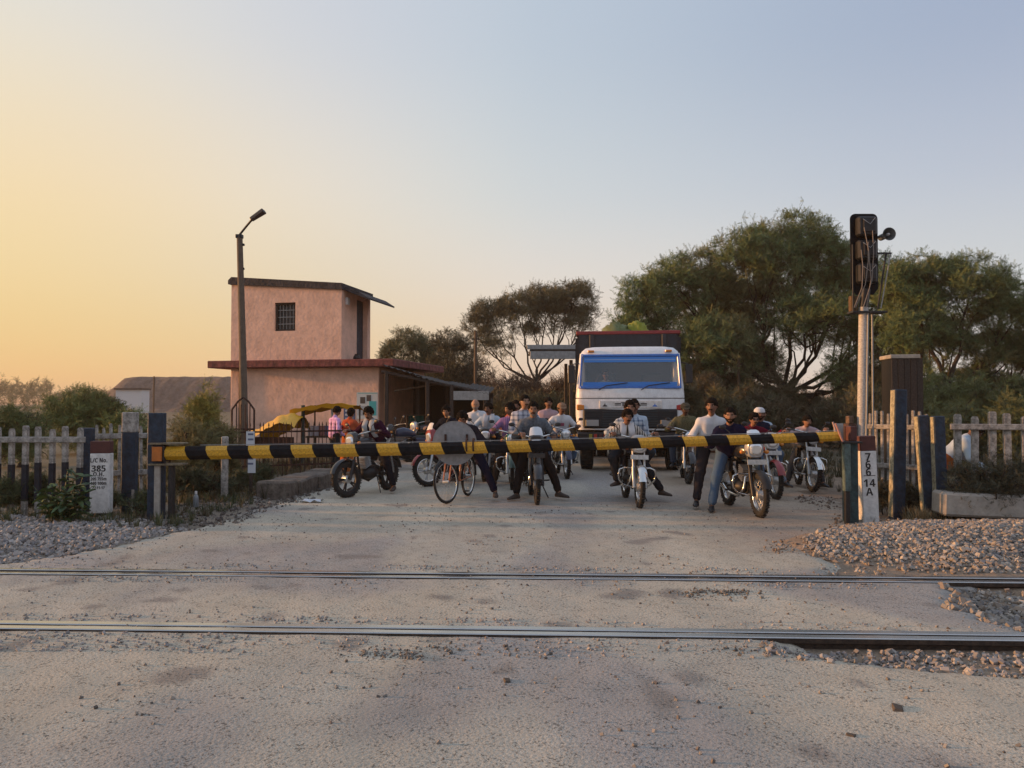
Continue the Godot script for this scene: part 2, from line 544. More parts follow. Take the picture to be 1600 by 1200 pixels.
func road_color(x: float, d: float) -> Color:
	var a := smoothstep(0.3, 0.7, 0.5 + 0.6 * nz.get_noise_2d(x * 22.0, d * 14.0 + 900.0))
	var b := 0.5 + 0.5 * nz.get_noise_2d(x * 95.0, d * 80.0)
	var e := 0.5 + 0.5 * nz.get_noise_2d(x * 330.0 + 70.0, d * 330.0)
	var c := Color(0.57, 0.535, 0.45).lerp(Color(0.68, 0.605, 0.475), a)      # worn asphalt and dust
	c = c.lerp(Color(0.43, 0.405, 0.38), 0.85 * smoothstep(0.0, 0.4, nz.get_noise_2d(x * 34.0 + 310.0, d * 26.0)))   # bare tar patches
	c *= 1.0 + 0.1 * nz.get_noise_2d(x * 75.0, d * 7.0 + 60.0)   # tracks worn along the way of travel
	c = c.lerp(Color(0.3, 0.27, 0.24), 0.8 * smoothstep(0.5, 0.62, nz.get_noise_2d(x * 130.0, d * 110.0 + 700.0)))   # small oil and dung stains
	if x > 1.6 and d > 8.0: c = c.lerp(Color(0.46, 0.33, 0.23), smoothstep(1.6, 3.4, x) * 0.6)   # red earth trodden in
	return c * lerpf(0.88, 1.1, b) * lerpf(0.92, 1.06, e)

func stone_mesh(sd: int) -> ArrayMesh:
	# angular chip: a block with its eight corners knocked about and its edges broken
	var r := RandomNumberGenerator.new(); r.seed = sd
	var mb := MB.new()
	var hs := []
	for k in 8: hs.append(Vector3(r.randf_range(0.55, 1.15), r.randf_range(0.4, 0.8), r.randf_range(0.45, 0.95)))
	mb.hull8(Vector3.ZERO, Basis(), hs, 0.12)
	return mb.mesh()

func scatter_stones(called: String, label: String, count: int, x0: float, x1: float, d0: float, d1: float, r0: float, r1: float, tones: Array, accept: Callable, lift := 0.35) -> void:
	var xf := []; var cols := []
	var tries := 0
	while xf.size() < count and tries < count * 12:
		tries += 1
		var x := rng.randf_range(x0, x1); var d := rng.randf_range(d0, d1)
		if not accept.call(x, d): continue
		var r := r0 * pow(r1 / r0, pow(rng.randf(), 1.4))
		var y := maxf(ground_h(x, d), road_h(x, d)) + r * (lift + rng.randf_range(-0.2, 0.5))
		var b := Basis.from_euler(Vector3(rng.randf_range(-1.2, 1.2), rng.randf() * TAU, rng.randf_range(-1.2, 1.2))) * Basis().scaled(Vector3(rng.randf_range(0.7, 1.2), rng.randf_range(0.7, 1.2), rng.randf_range(0.7, 1.2)) * r)
		xf.append(Transform3D(b, Vector3(x, y, -d)))
		var t: Color = tones[rng.randi() % tones.size()]
		cols.append(t * rng.randf_range(0.75, 1.25))
	var o := copies(self, called, cm("stone%d" % (xf.size() % 3), stone_mesh.bind(xf.size() % 3 + 5)), M.stone, xf, cols)
	meta(o, label, "gravel", "", "stuff")

func cm(key: String, f: Callable):
	if not cache.has(key): cache[key] = f.call()
	return cache[key]

func make_ground() -> void:
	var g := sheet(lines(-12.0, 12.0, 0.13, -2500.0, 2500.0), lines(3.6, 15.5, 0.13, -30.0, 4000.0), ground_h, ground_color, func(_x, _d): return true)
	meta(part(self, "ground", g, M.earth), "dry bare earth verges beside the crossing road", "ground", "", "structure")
	var xs := lines(-6.6, 6.4, 0.07, -14.5, 14.5)
	var ds := lines(2.6, 12.0, 0.07, -12.0, 90.0)
	var r := sheet(xs, ds, road_h, road_color, func(x, d): return road_edge(x, d) > -0.8)
	meta(part(self, "road", r, M.road), "dusty worn crossing road between and beyond the rails", "road", "", "structure")
	# rails: running rails and, inside them, the check rails of the crossing
	var s := 0.0
	for q in [["running_rail", 5.2, "polished running rail beside the fine gravel strip"], ["check_rail", 5.335, "worn check rail inside the running rail by the gravel strip"], ["check_rail", 6.875, "worn check rail inside the running rail below the stone heaps"], ["running_rail", 7.01, "polished running rail at the foot of the stone heaps"]]:
		var pts := [[-0.075, -0.157], [0.075, -0.157], [0.075, -0.145], [0.012, -0.125], [0.009, -0.05], [0.036, -0.038], [0.036, -0.006], [0.03, 0.0], [-0.03, 0.0], [-0.036, -0.006], [-0.036, -0.038], [-0.009, -0.05], [-0.012, -0.125], [-0.075, -0.145]]
		var side := MB.new(); var top := MB.new()
		var L := 60.0
		for k in pts.size():
			var a := Vector2(pts[k][0], pts[k][1]); var e := Vector2(pts[(k + 1) % pts.size()][0], pts[(k + 1) % pts.size()][1])
			var m := top if k in [6, 7, 8] else side
			for g2 in 24:
				var u0 := -L + 2.0 * L * g2 / 24.0; var u1 := -L + 2.0 * L * (g2 + 1) / 24.0
				m.quad(Vector3(u0, e.y, -e.x), Vector3(u1, e.y, -e.x), Vector3(u1, a.y, -a.x), Vector3(u0, a.y, -a.x))
		var o := thing(q[0], q[2], "rail", Vector3(0, 0.02 if q[0] == "running_rail" else 0.014, -q[1]), -atan(SKEW))
		part(o, "rail_web", side, M.rail_side)
		part(o, "rail_head", top, M.rail_top)
	# stones
	var greys := [Color(0.48, 0.44, 0.41), Color(0.36, 0.34, 0.34), Color(0.55, 0.5, 0.45), Color(0.4, 0.36, 0.32)]
	var tans := [Color(0.47, 0.42, 0.36), Color(0.37, 0.34, 0.31), Color(0.56, 0.5, 0.43), Color(0.3, 0.285, 0.28), Color(0.4, 0.32, 0.25)]
	scatter_stones("ballast_bed", "grey track ballast spread before the blue-footed picket fence", 12000, -9.5, -3.2, 7.15, 10.4, 0.01, 0.03, greys, func(x, d): return road_edge(x, d) < -0.05 and (x < -4.6 or d < 9.6) and rng.randf() < 1.15 - 0.4 * smoothstep(-5.2, -3.8, x))
	scatter_stones("ballast_heap", "heap of broken tan ballast beside the numbered post", 17000, 2.2, 9.0, 7.12, 10.5, 0.01, 0.03, tans, func(x, d): return road_edge(x, d) < -0.02 and rng.randf() < 0.06 + heap(x, d) * 14.0)
	scatter_stones("ballast_bed", "loose ballast between the rails past the road's end", 5500, 3.3, 8.0, 5.05, 6.9, 0.01, 0.03, tans, func(x, d): return road_edge(x, d) < 0.0 and d + SKEW * x > 5.42 and d + SKEW * x < 6.8)
	scatter_stones("gravel_strip", "fine grey gravel strip along the outer side of a rail", 3600, 1.2, 7.0, 4.1, 5.1, 0.005, 0.021, greys, func(x, d): return road_edge(x, d) < 0.1 and d + SKEW * x < 5.13)
	scatter_stones("loose_stones", "small loose stones scattered over the dusty road", 2400, -6.0, 5.5, 2.7, 12.0, 0.003, 0.012, [Color(0.3, 0.27, 0.24), Color(0.45, 0.4, 0.34), Color(0.2, 0.17, 0.15)], func(x, d): return road_edge(x, d) > 0.0 and nz.get_noise_2d(x * 60.0, d * 60.0) > rng.randf_range(-0.25, 0.5), 0.2)
	scatter_stones("rail_grit", "grit and small stones gathered along the rails", 2600, -6.0, 4.0, 4.6, 7.6, 0.004, 0.014, greys, func(x, d): var t: float = d + SKEW * x; return road_edge(x, d) > 0.0 and ((t > 4.75 and t < 5.14) or (t > 5.4 and t < 5.6) or (t > 6.6 and t < 6.82) or (t > 7.06 and t < 7.4)) and nz.get_noise_2d(x * 50.0 + 40.0, d * 50.0) > rng.randf_range(-0.3, 0.5), 0.2)
	for q in [[-0.55, 4.86, 0.55, 0.14, "dark crumbled asphalt patch beside the gravel-strip rail"], [1.68, 6.32, 0.3, 0.16, "dark crumbled asphalt patch between the two check rails"], [2.2, 4.9, 0.9, 0.14, "broken asphalt edge next to the gravel strip"]]:
		scatter_stones("asphalt_crumbs", q[4], 300, q[0] - q[2] * 1.8, q[0] + q[2] * 1.8, q[1] - q[3] * 1.3, q[1] + q[3] * 1.3, 0.003, 0.013, [Color(0.24, 0.215, 0.185), Color(0.36, 0.32, 0.275), Color(0.17, 0.15, 0.13)], func(x, d): return exp(-2.0 * (pow((x - q[0]) / q[2], 2.0) + pow((d - q[1]) / q[3], 2.0))) * (0.6 + nz.get_noise_2d(x * 300.0, d * 300.0)) > rng.randf() * 0.9)
	for q in [[1402, 1108, 0.03, "dark clod of dry mud on the open road"], [792, 1064, 0.022, "small dark clod on the road beside a rail"], [1330, 1150, 0.016, "small brown clod apart from the others on road"]]:
		var cp := gp(q[0], q[1])
		var cl := thing("mud_clod", q[3], "clod", Vector3(cp.x, road_h(cp.x, -cp.z), cp.z), rng.randf() * TAU)
		part(cl, "clod", cm("stone2", stone_mesh.bind(7)), mat(lin(0.16, 0.125, 0.095), 0.95, 0.0, "grime", 8.0), Transform3D(Basis().scaled(Vector3(q[2] * 1.5, q[2] * 0.45, q[2])), Vector3(0, q[2] * 0.2, 0)))
	scatter_stones("roadside_rubble", "small rubble along the road edge before the iron fence", 1500, -5.2, -2.9, 9.4, 14.0, 0.006, 0.03, [Color(0.2, 0.17, 0.14), Color(0.3, 0.27, 0.24), Color(0.13, 0.11, 0.1)], func(x, d): return road_edge(x, d) < 0.25)
	scatter_stones("roadside_rubble", "small red-brown rubble on the shoulder by the numbered post", 1200, 2.2, 6.0, 8.0, 13.0, 0.005, 0.022, [Color(0.3, 0.22, 0.16), Color(0.4, 0.33, 0.27), Color(0.2, 0.15, 0.12)], func(x, d): return road_edge(x, d) < 0.5 and nz.get_noise_2d(x * 70.0, d * 70.0) > -0.1)

# ---------------------------------------------------------------- vegetation
func frond_mesh(leaflets: int, long: float, wide: float, fans: int, droop: float, sd: int) -> ArrayMesh:
	# a spray of feathery leaves about one unit long, pointing along +y
	var r := RandomNumberGenerator.new(); r.seed = sd
	var mb := MB.new()
	for f in fans:
		var az := TAU * f / fans + r.randf_range(-0.4, 0.4)
		var tilt := r.randf_range(0.25, 0.95)
		var dir := Vector3(cos(az) * sin(tilt), cos(tilt), sin(az) * sin(tilt))
		var side := dir.cross(Vector3(r.randf_range(-1, 1), 1, r.randf_range(-1, 1))).normalized()
		var L := r.randf_range(0.7, 1.1)
		for k in leaflets:
			var t := (k + 0.6) / leaflets
			var o := dir * (L * t) - Vector3(0, droop * t * t, 0)
			for sgn in [-1.0, 1.0]:
				var q: Vector3 = (side * sgn + dir * 0.7 + Vector3(r.randf_range(-0.4, 0.4), r.randf_range(-0.4, 0.4), r.randf_range(-0.4, 0.4))).normalized()
				var ln := long * r.randf_range(0.7, 1.2) * (1.15 - 0.5 * t)
				var wv := q.cross(dir).cross(q).normalized() * wide
				mb.tri(o - wv * 0.5, o + q * ln, o + wv * 0.5 + q * ln * 0.35)
	return mb.mesh()

func twig_mesh(sd: int) -> ArrayMesh:
	var r := RandomNumberGenerator.new(); r.seed = sd
	var mb := MB.new()
	for f in 7:
		var p := Vector3.ZERO
		var q := Vector3(r.randf_range(-0.7, 0.7), r.randf_range(0.4, 1.1), r.randf_range(-0.7, 0.7))
		var m := q * 0.5 + Vector3(r.randf_range(-0.15, 0.15), r.randf_range(-0.1, 0.2), r.randf_range(-0.15, 0.15))
		mb.tube([p, m, q], [0.02, 0.014, 0.004], 3, false)
		for g in 3:
			mb.tube([m.lerp(q, 0.3 * g), m.lerp(q, 0.3 * g) + Vector3(r.randf_range(-0.3, 0.3), r.randf_range(0.0, 0.35), r.randf_range(-0.3, 0.3))], [0.01, 0.003], 3, false)
	return mb.mesh()

func grass_mesh(sd: int, blades: int) -> ArrayMesh:
	var r := RandomNumberGenerator.new(); r.seed = sd
	var mb := MB.new()
	for k in blades:
		var az := r.randf() * TAU
		var o := Vector3(cos(az), 0, sin(az)) * r.randf_range(0.0, 0.25)
		var top := o + Vector3(cos(az) * r.randf_range(0.05, 0.6), r.randf_range(0.5, 1.1), sin(az) * r.randf_range(0.05, 0.6))
		var w := Vector3(-sin(az), 0, cos(az)) * 0.022
		var m := o.lerp(top, 0.5) + Vector3(0, 0.12, 0)
		mb.quad(o - w, o + w, m + w * 0.8, m - w * 0.8)
		mb.tri(m - w * 0.8, m + w * 0.8, top)
	return mb.mesh()

func wavy(a: Vector3, b: Vector3, sag: Vector3, k: int, wob: float) -> Array:
	var o := []
	for q in k + 1:
		var t := float(q) / k
		var p := a.lerp(b, t) + sag * (4.0 * t * (1.0 - t))
		if q > 0 and q < k: p += Vector3(rng.randf_range(-wob, wob), rng.randf_range(-wob, wob), rng.randf_range(-wob, wob))
		o.append(p)
	return o

func radii(r0: float, r1: float, k: int) -> Array:
	var o := []
	for q in k + 1: o.append(lerpf(r0, r1, pow(float(q) / k, 0.8)))
	return o

# lobes: [pixel x, pixel y, half width px, half height px, depth offset m, density]
func tree(called: String, label: String, group: String, base_px: float, d: float, lobes: Array, fork_px: Vector2, trunk_r: float, o := {}) -> Node3D:
	var base := Vector3(xat(base_px, d), -0.1, -d)
	var t := thing(called, label, o.get("category", "tree"), base, 0.0, group)
	var px := d / FPX
	var fork := pd(fork_px.x, fork_px.y, d) - base
	var wood := MB.new(); var bark: Material = M.bark
	var spots := []
	wood.tube(wavy(Vector3.ZERO, fork, Vector3(rng.randf_range(-0.15, 0.15), 0, 0), 5, trunk_r * 0.25), radii(trunk_r * 1.25, trunk_r * 0.85, 5), 9)
	var limb_ends := []
	for lb in lobes:
		var c := pd(lb[0], lb[1], d) - base + Vector3(0, 0, lb[4])
		var rx: float = lb[2] * px; var ry: float = lb[3] * px; var rz := rx * 0.85
		var root := fork
		var end := c - Vector3(0, ry * 0.45, 0)
		var bend := Vector3((end.x - root.x) * 0.14, -absf(end.x - root.x) * 0.04, 0)
		var k := 7
		var lp := wavy(root, end, bend, k, 0.1 * rx)
		wood.tube(lp, radii(trunk_r * 0.36, trunk_r * 0.1, k), 6, false)
		var dens: float = lb[5] if lb.size() > 5 else 1.0
		var nb := int(clampf(rx * ry * 3.0, 5, 22))
		for b in nb:
			var dv := Vector3(rng.randfn(), rng.randfn() * 0.8 + 0.35, rng.randfn()).normalized()
			var tip := c + dv * Vector3(rx, ry, rz) * rng.randf_range(0.75, 1.0)
			var from: Vector3 = lp[rng.randi_range(3, k)]
			var bp := wavy(from, tip, Vector3(0, (tip - from).length() * 0.07, 0), 5, 0.06 * rx)
			wood.tube(bp, radii(trunk_r * 0.1 + 0.01, 0.008, 5), 4, false)
			for tw in 4:
				var f2: Vector3 = bp[rng.randi_range(2, 5)]
				var tip2 := f2 + (Vector3(rng.randfn(), rng.randfn() * 0.6 + 0.3, rng.randfn()).normalized()) * rx * rng.randf_range(0.2, 0.45)
				wood.tube([f2, f2.lerp(tip2, 0.5) + Vector3(0, 0.05, 0), tip2], [0.012, 0.008, 0.004], 3, false)
				spots.append(tip2)
			spots.append(tip)
		limb_ends.append([c, Vector3(rx, ry, rz), dens])
	part(t, "trunk", wood, bark)
	# foliage in clumps round the twig ends and through the lobes
	var xfs := []; var cols := []
	var size: float = o.get("spray", 0.42)
	var per: float = o.get("per", 26.0)
	var tones: Array = o.get("tones", [Color(0.095, 0.145, 0.05), Color(0.12, 0.155, 0.055), Color(0.08, 0.125, 0.045), Color(0.14, 0.15, 0.065)])
	var seed_off := rng.randf() * 900.0
	for le in limb_ends:
		var c: Vector3 = le[0]; var r: Vector3 = le[1]
		var count := int(per * le[2] * (r.x * r.y + 0.6 * r.x * r.z) / (size * size) * 2.6)
		var tries := 0
		var made := 0
		while made < count and tries < count * 9:
			tries += 1
			var dv := Vector3(rng.randfn(), rng.randfn(), rng.randfn()).normalized()
			var rr := pow(rng.randf(), 0.45)
			if dv.y < -0.2 and rng.randf() < 0.5: continue
			var p := c + dv * r * rr * (1.0 + 0.22 * nz.get_noise_3d(dv.x * 70.0 + seed_off, dv.y * 70.0, dv.z * 70.0 + c.x * 9.0))
			var w := base + p
			if nz.get_noise_3d(w.x * 38.0 / size, w.y * 50.0 / size, w.z * 38.0 / size) < rng.randf_range(-0.12, 0.22): continue
			made += 1
			spots.append(p)
	for p in spots:
		var out: Vector3 = Vector3(rng.randfn() * 0.7, 0.55 + rng.randfn() * 0.55, rng.randfn() * 0.7)
		var y := out.normalized()
		var x := y.cross(Vector3(rng.randfn(), rng.randfn(), rng.randfn())).normalized()
		var sc := size * rng.randf_range(0.6, 1.25)
		xfs.append(Transform3D(Basis(x, y, x.cross(y)).scaled(Vector3.ONE * sc), p))
		var w: Vector3 = base + p
		var tone: Color = tones[clampi(int((0.5 + 0.8 * nz.get_noise_3d(w.x * 16.0, w.y * 16.0, w.z * 16.0)) * tones.size() + rng.randf_range(-0.5, 0.5)), 0, tones.size() - 1)]
		cols.append(tone * rng.randf_range(0.65, 1.4))
	var lm: Mesh = o.get("mesh", cm("frond", frond_mesh.bind(9, 0.16, 0.055, 4, 0.18, 3)))
	meta(copies(t, "crown", lm, o.get("leaf", M.leaf), xfs, cols), "", "", "", "stuff")
	return t

func shrub(called: String, label: String, group: String, px: float, top: float, halfw: float, d: float, o := {}) -> void:
	var low := hgt(top, d) * 0.5
	var hh: float = (hgt(top, d)) * 0.5 / d * FPX
	var midy := (top + hh)
	var lobes := []
	for k in o.get("lobes", 3):
		lobes.append([px + rng.randf_range(-0.5, 0.5) * halfw, midy + rng.randf_range(-0.15, 0.35) * hh, halfw * rng.randf_range(0.55, 0.75), hh * rng.randf_range(0.7, 0.95), rng.randf_range(-0.3, 0.3)])
	lobes.append([px, midy, halfw * 0.7, hh, 0.0])
	o.category = o.get("category", "shrub")
	tree(called, label, group, px, d, lobes, Vector2(px, 630 + (CAM_H - minf(0.5, low * 0.5)) * FPX / d), o.get("stem", 0.05), o)

func make_vegetation() -> void:
	tree("acacia_tree", "tall spreading acacia with forked trunk rising behind the truck and signal", "", 1238, 32.0,
		[[1245, 392, 82, 58, 0.0], [1165, 418, 80, 50, 1.0], [1080, 452, 78, 56, 0.0], [1008, 482, 50, 52, 0.6], [1312, 440, 72, 66, -0.5], [1140, 500, 92, 56, -1.4, 0.8], [1022, 560, 60, 66, -0.5], [1245, 500, 80, 44, 1.5, 0.45], [1335, 520, 56, 60, 1.0, 0.8], [975, 528, 34, 46, 1.0, 0.8], [1170, 570, 84, 46, -1.5, 0.8], [1075, 610, 84, 46, -1.0], [1300, 590, 50, 40, 2.0, 0.5], [1200, 460, 90, 50, -1.8, 0.7], [1100, 550, 80, 50, 1.5, 0.8], [955, 600, 40, 60, 0.0, 0.8], [1290, 500, 70, 46, -1.4, 0.6], [1130, 640, 80, 40, -2.0, 0.9], [1368, 468, 52, 58, 1.0, 0.9], [1365, 560, 46, 50, 1.5, 0.7]],
		Vector2(1228, 618), 0.3, {"spray": 0.4, "per": 24.0})
	tree("acacia_tree", "broad acacia with low dense crown behind the fence of square boards", "", 1475, 27.0,
		[[1432, 440, 58, 42, 0.0], [1500, 452, 70, 50, 0.5], [1562, 486, 54, 52, 0.0], [1415, 505, 46, 48, 0.8, 0.8], [1490, 530, 84, 46, -0.8, 0.8], [1575, 560, 60, 56, -0.4], [1625, 540, 60, 80, 0.6], [1392, 462, 38, 44, 0.5, 0.9], [1380, 530, 34, 44, 1.2, 0.8], [1540, 610, 70, 42, -0.8], [1405, 600, 34, 40, 1.0, 0.7]],
		Vector2(1480, 612), 0.26, {"spray": 0.38, "per": 24.0})
	tree("umbrella_acacia", "thin umbrella acacia with bare leaning limbs beside the grey canopy", "", 822, 45.0,
		[[772, 492, 42, 24, 0.0], [815, 486, 44, 26, 0.5], [850, 468, 48, 24, 0.0], [896, 464, 40, 24, 0.4], [872, 486, 46, 20, -0.6], [745, 512, 26, 24, 0.0, 0.8], [770, 540, 36, 24, 0.6, 0.6], [900, 510, 30, 22, 0.6, 0.6], [915, 492, 24, 18, 0.8, 0.6], [835, 515, 40, 12, 0.0, 0.5]],
		Vector2(838, 596), 0.2, {"spray": 0.4, "per": 18.0, "tones": [Color(0.09, 0.09, 0.05), Color(0.11, 0.105, 0.055), Color(0.075, 0.075, 0.042)]})
	tree("dark_tree", "dark leafy tree standing behind the shop shed roof", "", 655, 40.0,
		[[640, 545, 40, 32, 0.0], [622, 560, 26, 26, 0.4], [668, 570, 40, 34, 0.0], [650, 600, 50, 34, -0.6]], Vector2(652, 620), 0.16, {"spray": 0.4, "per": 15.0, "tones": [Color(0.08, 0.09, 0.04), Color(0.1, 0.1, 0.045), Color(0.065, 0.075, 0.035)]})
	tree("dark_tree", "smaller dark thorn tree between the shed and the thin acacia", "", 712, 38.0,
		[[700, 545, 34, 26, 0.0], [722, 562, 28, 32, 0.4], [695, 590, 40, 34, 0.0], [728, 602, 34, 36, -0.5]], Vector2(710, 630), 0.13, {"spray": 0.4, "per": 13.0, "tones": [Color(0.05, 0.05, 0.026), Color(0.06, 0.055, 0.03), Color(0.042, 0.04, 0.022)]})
	# thickets behind the waiting traffic
	var dry := [Color(0.1, 0.085, 0.045), Color(0.085, 0.085, 0.04), Color(0.12, 0.095, 0.055), Color(0.07, 0.075, 0.035)]
	for q in [[770, 592, 46, 36.0], [818, 584, 44, 37.0], [866, 590, 46, 35.0], [752, 560, 40, 44.0], [902, 575, 44, 39.0]]:
		shrub("thorn_shrub", "dry brown thorn shrub in the thicket between shed and truck", "dry thorn thicket", q[0], q[1], q[2], q[3], {"mesh": cm("twig", twig_mesh.bind(4)), "leaf": twig_mat(), "spray": 0.6, "per": 7.0, "tones": [Color(0.075, 0.055, 0.04), Color(0.1, 0.072, 0.052), Color(0.055, 0.042, 0.032)]})
	for q in [[790, 606, 60, 33.0], [850, 610, 60, 32.0], [905, 600, 60, 34.0]]:
		shrub("thicket_shrub", "dull brown-green shrub low in the thicket between shed and truck", "brown-green thicket", q[0], q[1], q[2], q[3], {"spray": 0.36, "per": 13.0, "tones": dry})
	for q in [[1100, 585, 60, 27.0], [1165, 598, 58, 28.0], [1120, 610, 60, 25.0], [1205, 615, 56, 27.0], [1310, 612, 50, 27.0], [1355, 592, 52, 25.0], [1400, 615, 50, 23.0], [1072, 600, 40, 24.0], [1090, 548, 50, 30.0], [1150, 560, 56, 31.0], [1210, 572, 50, 30.5], [1320, 566, 40, 31.0], [1372, 560, 50, 29.0], [1265, 606, 46, 34.0]]:
		shrub("thicket_shrub", "dark shrub under the tall spreading acacia", "dark undergrowth below the acacia", q[0], q[1], q[2], q[3], {"spray": 0.32, "per": 13.0, "tones": dry})
	for q in [[1465, 590, 56, 21.0], [1440, 620, 50, 18.0], [1525, 575, 60, 20.0], [1590, 585, 60, 19.0], [1500, 625, 50, 17.0], [1572, 620, 56, 16.5]]:
		shrub("thicket_shrub", "green shrub behind the fence of square boards", "green hedge behind the board fence", q[0], q[1], q[2], q[3], {"spray": 0.28, "per": 13.0, "tones": [Color(0.1, 0.125, 0.045), Color(0.13, 0.14, 0.05), Color(0.08, 0.1, 0.04)]})
	shrub("grey_bush", "pale grey-green bush seen beyond the acacia trunk", "", 1290, 622, 30, 44.0, {"spray": 0.4, "per": 13.0, "tones": [Color(0.16, 0.18, 0.15), Color(0.13, 0.15, 0.12)]})
	# left side
	var green := [Color(0.1, 0.135, 0.04), Color(0.13, 0.16, 0.05), Color(0.08, 0.11, 0.035), Color(0.16, 0.17, 0.05)]
	shrub("round_bush", "large rounded dark green bush behind the blue-footed picket fence", "", 128, 607, 86, 24.0, {"spray": 0.26, "per": 16.0, "lobes": 4, "tones": green})
	shrub("low_bush", "low green bush beside the large rounded bush", "", 30, 632, 60, 19.0, {"spray": 0.26, "per": 15.0, "tones": green})
	shrub("low_bush", "low olive bush behind the navy posts by the fence", "", 205, 640, 46, 17.0, {"spray": 0.24, "per": 15.0, "tones": green})
	shrub("yellow_bush", "bright yellow-green bush before the pink house corner", "", 318, 601, 40, 19.5, {"spray": 0.26, "per": 13.0, "tones": [Color(0.17, 0.17, 0.035), Color(0.22, 0.2, 0.045), Color(0.12, 0.13, 0.03)]})
	shrub("vine_bush", "tangled olive creeper behind the yellow end of the boom", "", 290, 652, 52, 14.5, {"spray": 0.2, "per": 13.0, "tones": [Color(0.13, 0.125, 0.05), Color(0.17, 0.15, 0.06), Color(0.09, 0.09, 0.035)]})
	shrub("vine_bush", "olive creeper round the foot of the street lamp", "", 345, 662, 36, 15.0, {"spray": 0.2, "per": 12.0, "tones": [Color(0.13, 0.125, 0.05), Color(0.1, 0.1, 0.04), Color(0.07, 0.075, 0.03)]})
	for q in [[285, 730, 44, 12.6], [330, 735, 44, 12.8], [405, 728, 40, 14.2], [372, 740, 34, 13.4]]:
		shrub("weed_clump", "dark green weeds under the closed boom by the iron fence", "weeds under the boom", q[0], q[1], q[2], q[3], {"spray": 0.16, "per": 11.0, "lobes": 2, "stem": 0.012, "category": "weeds", "tones": [Color(0.045, 0.06, 0.022), Color(0.06, 0.07, 0.03), Color(0.035, 0.045, 0.02)]})
	for q in [[225, 770, 26, 10.8], [196, 762, 26, 11.2], [20, 745, 46, 10.8], [62, 740, 36, 10.9]]:
		shrub("weed_clump", "dark weeds along the blue-footed picket fence", "weeds at the blue-footed fence", q[0], q[1], q[2], q[3], {"spray": 0.15, "per": 10.0, "lobes": 2, "stem": 0.01, "category": "weeds", "tones": [Color(0.045, 0.065, 0.022), Color(0.06, 0.08, 0.03), Color(0.03, 0.045, 0.02)]})
	for q in [[1512, 722, 44, 10.15], [1556, 712, 46, 10.1], [1602, 705, 44, 10.05], [1470, 750, 30, 10.6], [1380, 750, 34, 11.0], [1420, 752, 34, 10.9]]:
		shrub("weed_clump", "dark dry weeds along the fence of square boards", "weeds at the board fence", q[0], q[1], q[2], q[3], {"spray": 0.16, "per": 10.0, "lobes": 2, "stem": 0.01, "category": "weeds", "tones": [Color(0.05, 0.05, 0.03), Color(0.07, 0.065, 0.035), Color(0.035, 0.04, 0.028)]})
	broad_plant()
	# dry grass by the numbered post, green along the left fence
	var gm: Mesh = cm("grass", grass_mesh.bind(9, 22))
	for g in [["dry_grass", "dry brown grass round the foot of the numbered post", 420, 4.2, 7.6, 9.9, 11.6, [Color(0.2, 0.14, 0.07), Color(0.26, 0.19, 0.1), Color(0.13, 0.1, 0.05)], 0.08, 0.26],
			["ground_weeds", "green ground cover along the blue-footed picket fence", 380, -9.0, -4.1, 9.6, 12.5, [Color(0.05, 0.07, 0.025), Color(0.08, 0.085, 0.035), Color(0.1, 0.08, 0.045)], 0.06, 0.2],
			["verge_weeds", "low dry weeds on the verge before the pink house", 700, -9.0, -3.9, 12.5, 21.0, [Color(0.07, 0.07, 0.03), Color(0.1, 0.085, 0.045), Color(0.05, 0.055, 0.025)], 0.08, 0.3],
			["verge_weeds", "rough grass on the verge beyond the fence of square boards", 700, 5.8, 16.0, 11.5, 24.0, [Color(0.07, 0.065, 0.03), Color(0.11, 0.09, 0.045), Color(0.05, 0.05, 0.025)], 0.1, 0.35]]:
		var xfs := []; var cols := []
		while xfs.size() < g[2]:
			var x := rng.randf_range(g[3], g[4]); var d := rng.randf_range(g[5], g[6])
			if road_edge(x, d) > -0.25 or nz.get_noise_2d(x * 50.0, d * 50.0) < rng.randf_range(-0.4, 0.3): continue
			var s := rng.randf_range(g[8], g[9])
			xfs.append(Transform3D(Basis(Vector3.UP, rng.randf() * TAU).scaled(Vector3(s, s, s)), Vector3(x, ground_h(x, d) - 0.01, -d)))
			cols.append(g[7][rng.randi() % 3] * rng.randf_range(0.8, 1.2))
		meta(copies(self, g[0], gm, M.leaf, xfs, cols), g[1], "grass", "", "stuff")
	# hazy wood on the horizon
	var xfs := []; var cols := []
	for k in 9000:
		var px := rng.randf_range(-320, 560)
		var d := rng.randf_range(230.0, 330.0)
		var top := 6.5 + 2.5 * nz.get_noise_1d(px * 9.0) + 1.6 * nz.get_noise_1d(px * 40.0) + (1.5 if px < 80 else -2.2)
		var p := Vector3(xat(px, d), maxf(top, 1.5) * pow(rng.randf(), 0.6), -d)
		xfs.append(Transform3D(Basis.from_euler(Vector3(rng.randfn() * 0.5, rng.randf() * TAU, rng.randfn() * 0.5)).scaled(Vector3.ONE * rng.randf_range(1.2, 2.4)), p))
		cols.append(Color(0.1, 0.11, 0.045) * rng.randf_range(0.7, 1.3))
	meta(copies(self, "distant_wood", cm("frond", frond_mesh.bind(9, 0.16, 0.055, 4, 0.18, 3)), M.leaf, xfs, cols), "hazy line of distant trees on the horizon", "trees", "", "stuff")

func twig_mat() -> StandardMaterial3D:
	if not M.has("twig_v"):
		M.twig_v = mat(Color(1, 1, 1), 0.95)
		M.twig_v.vertex_color_use_as_albedo = true
	return M.twig_v

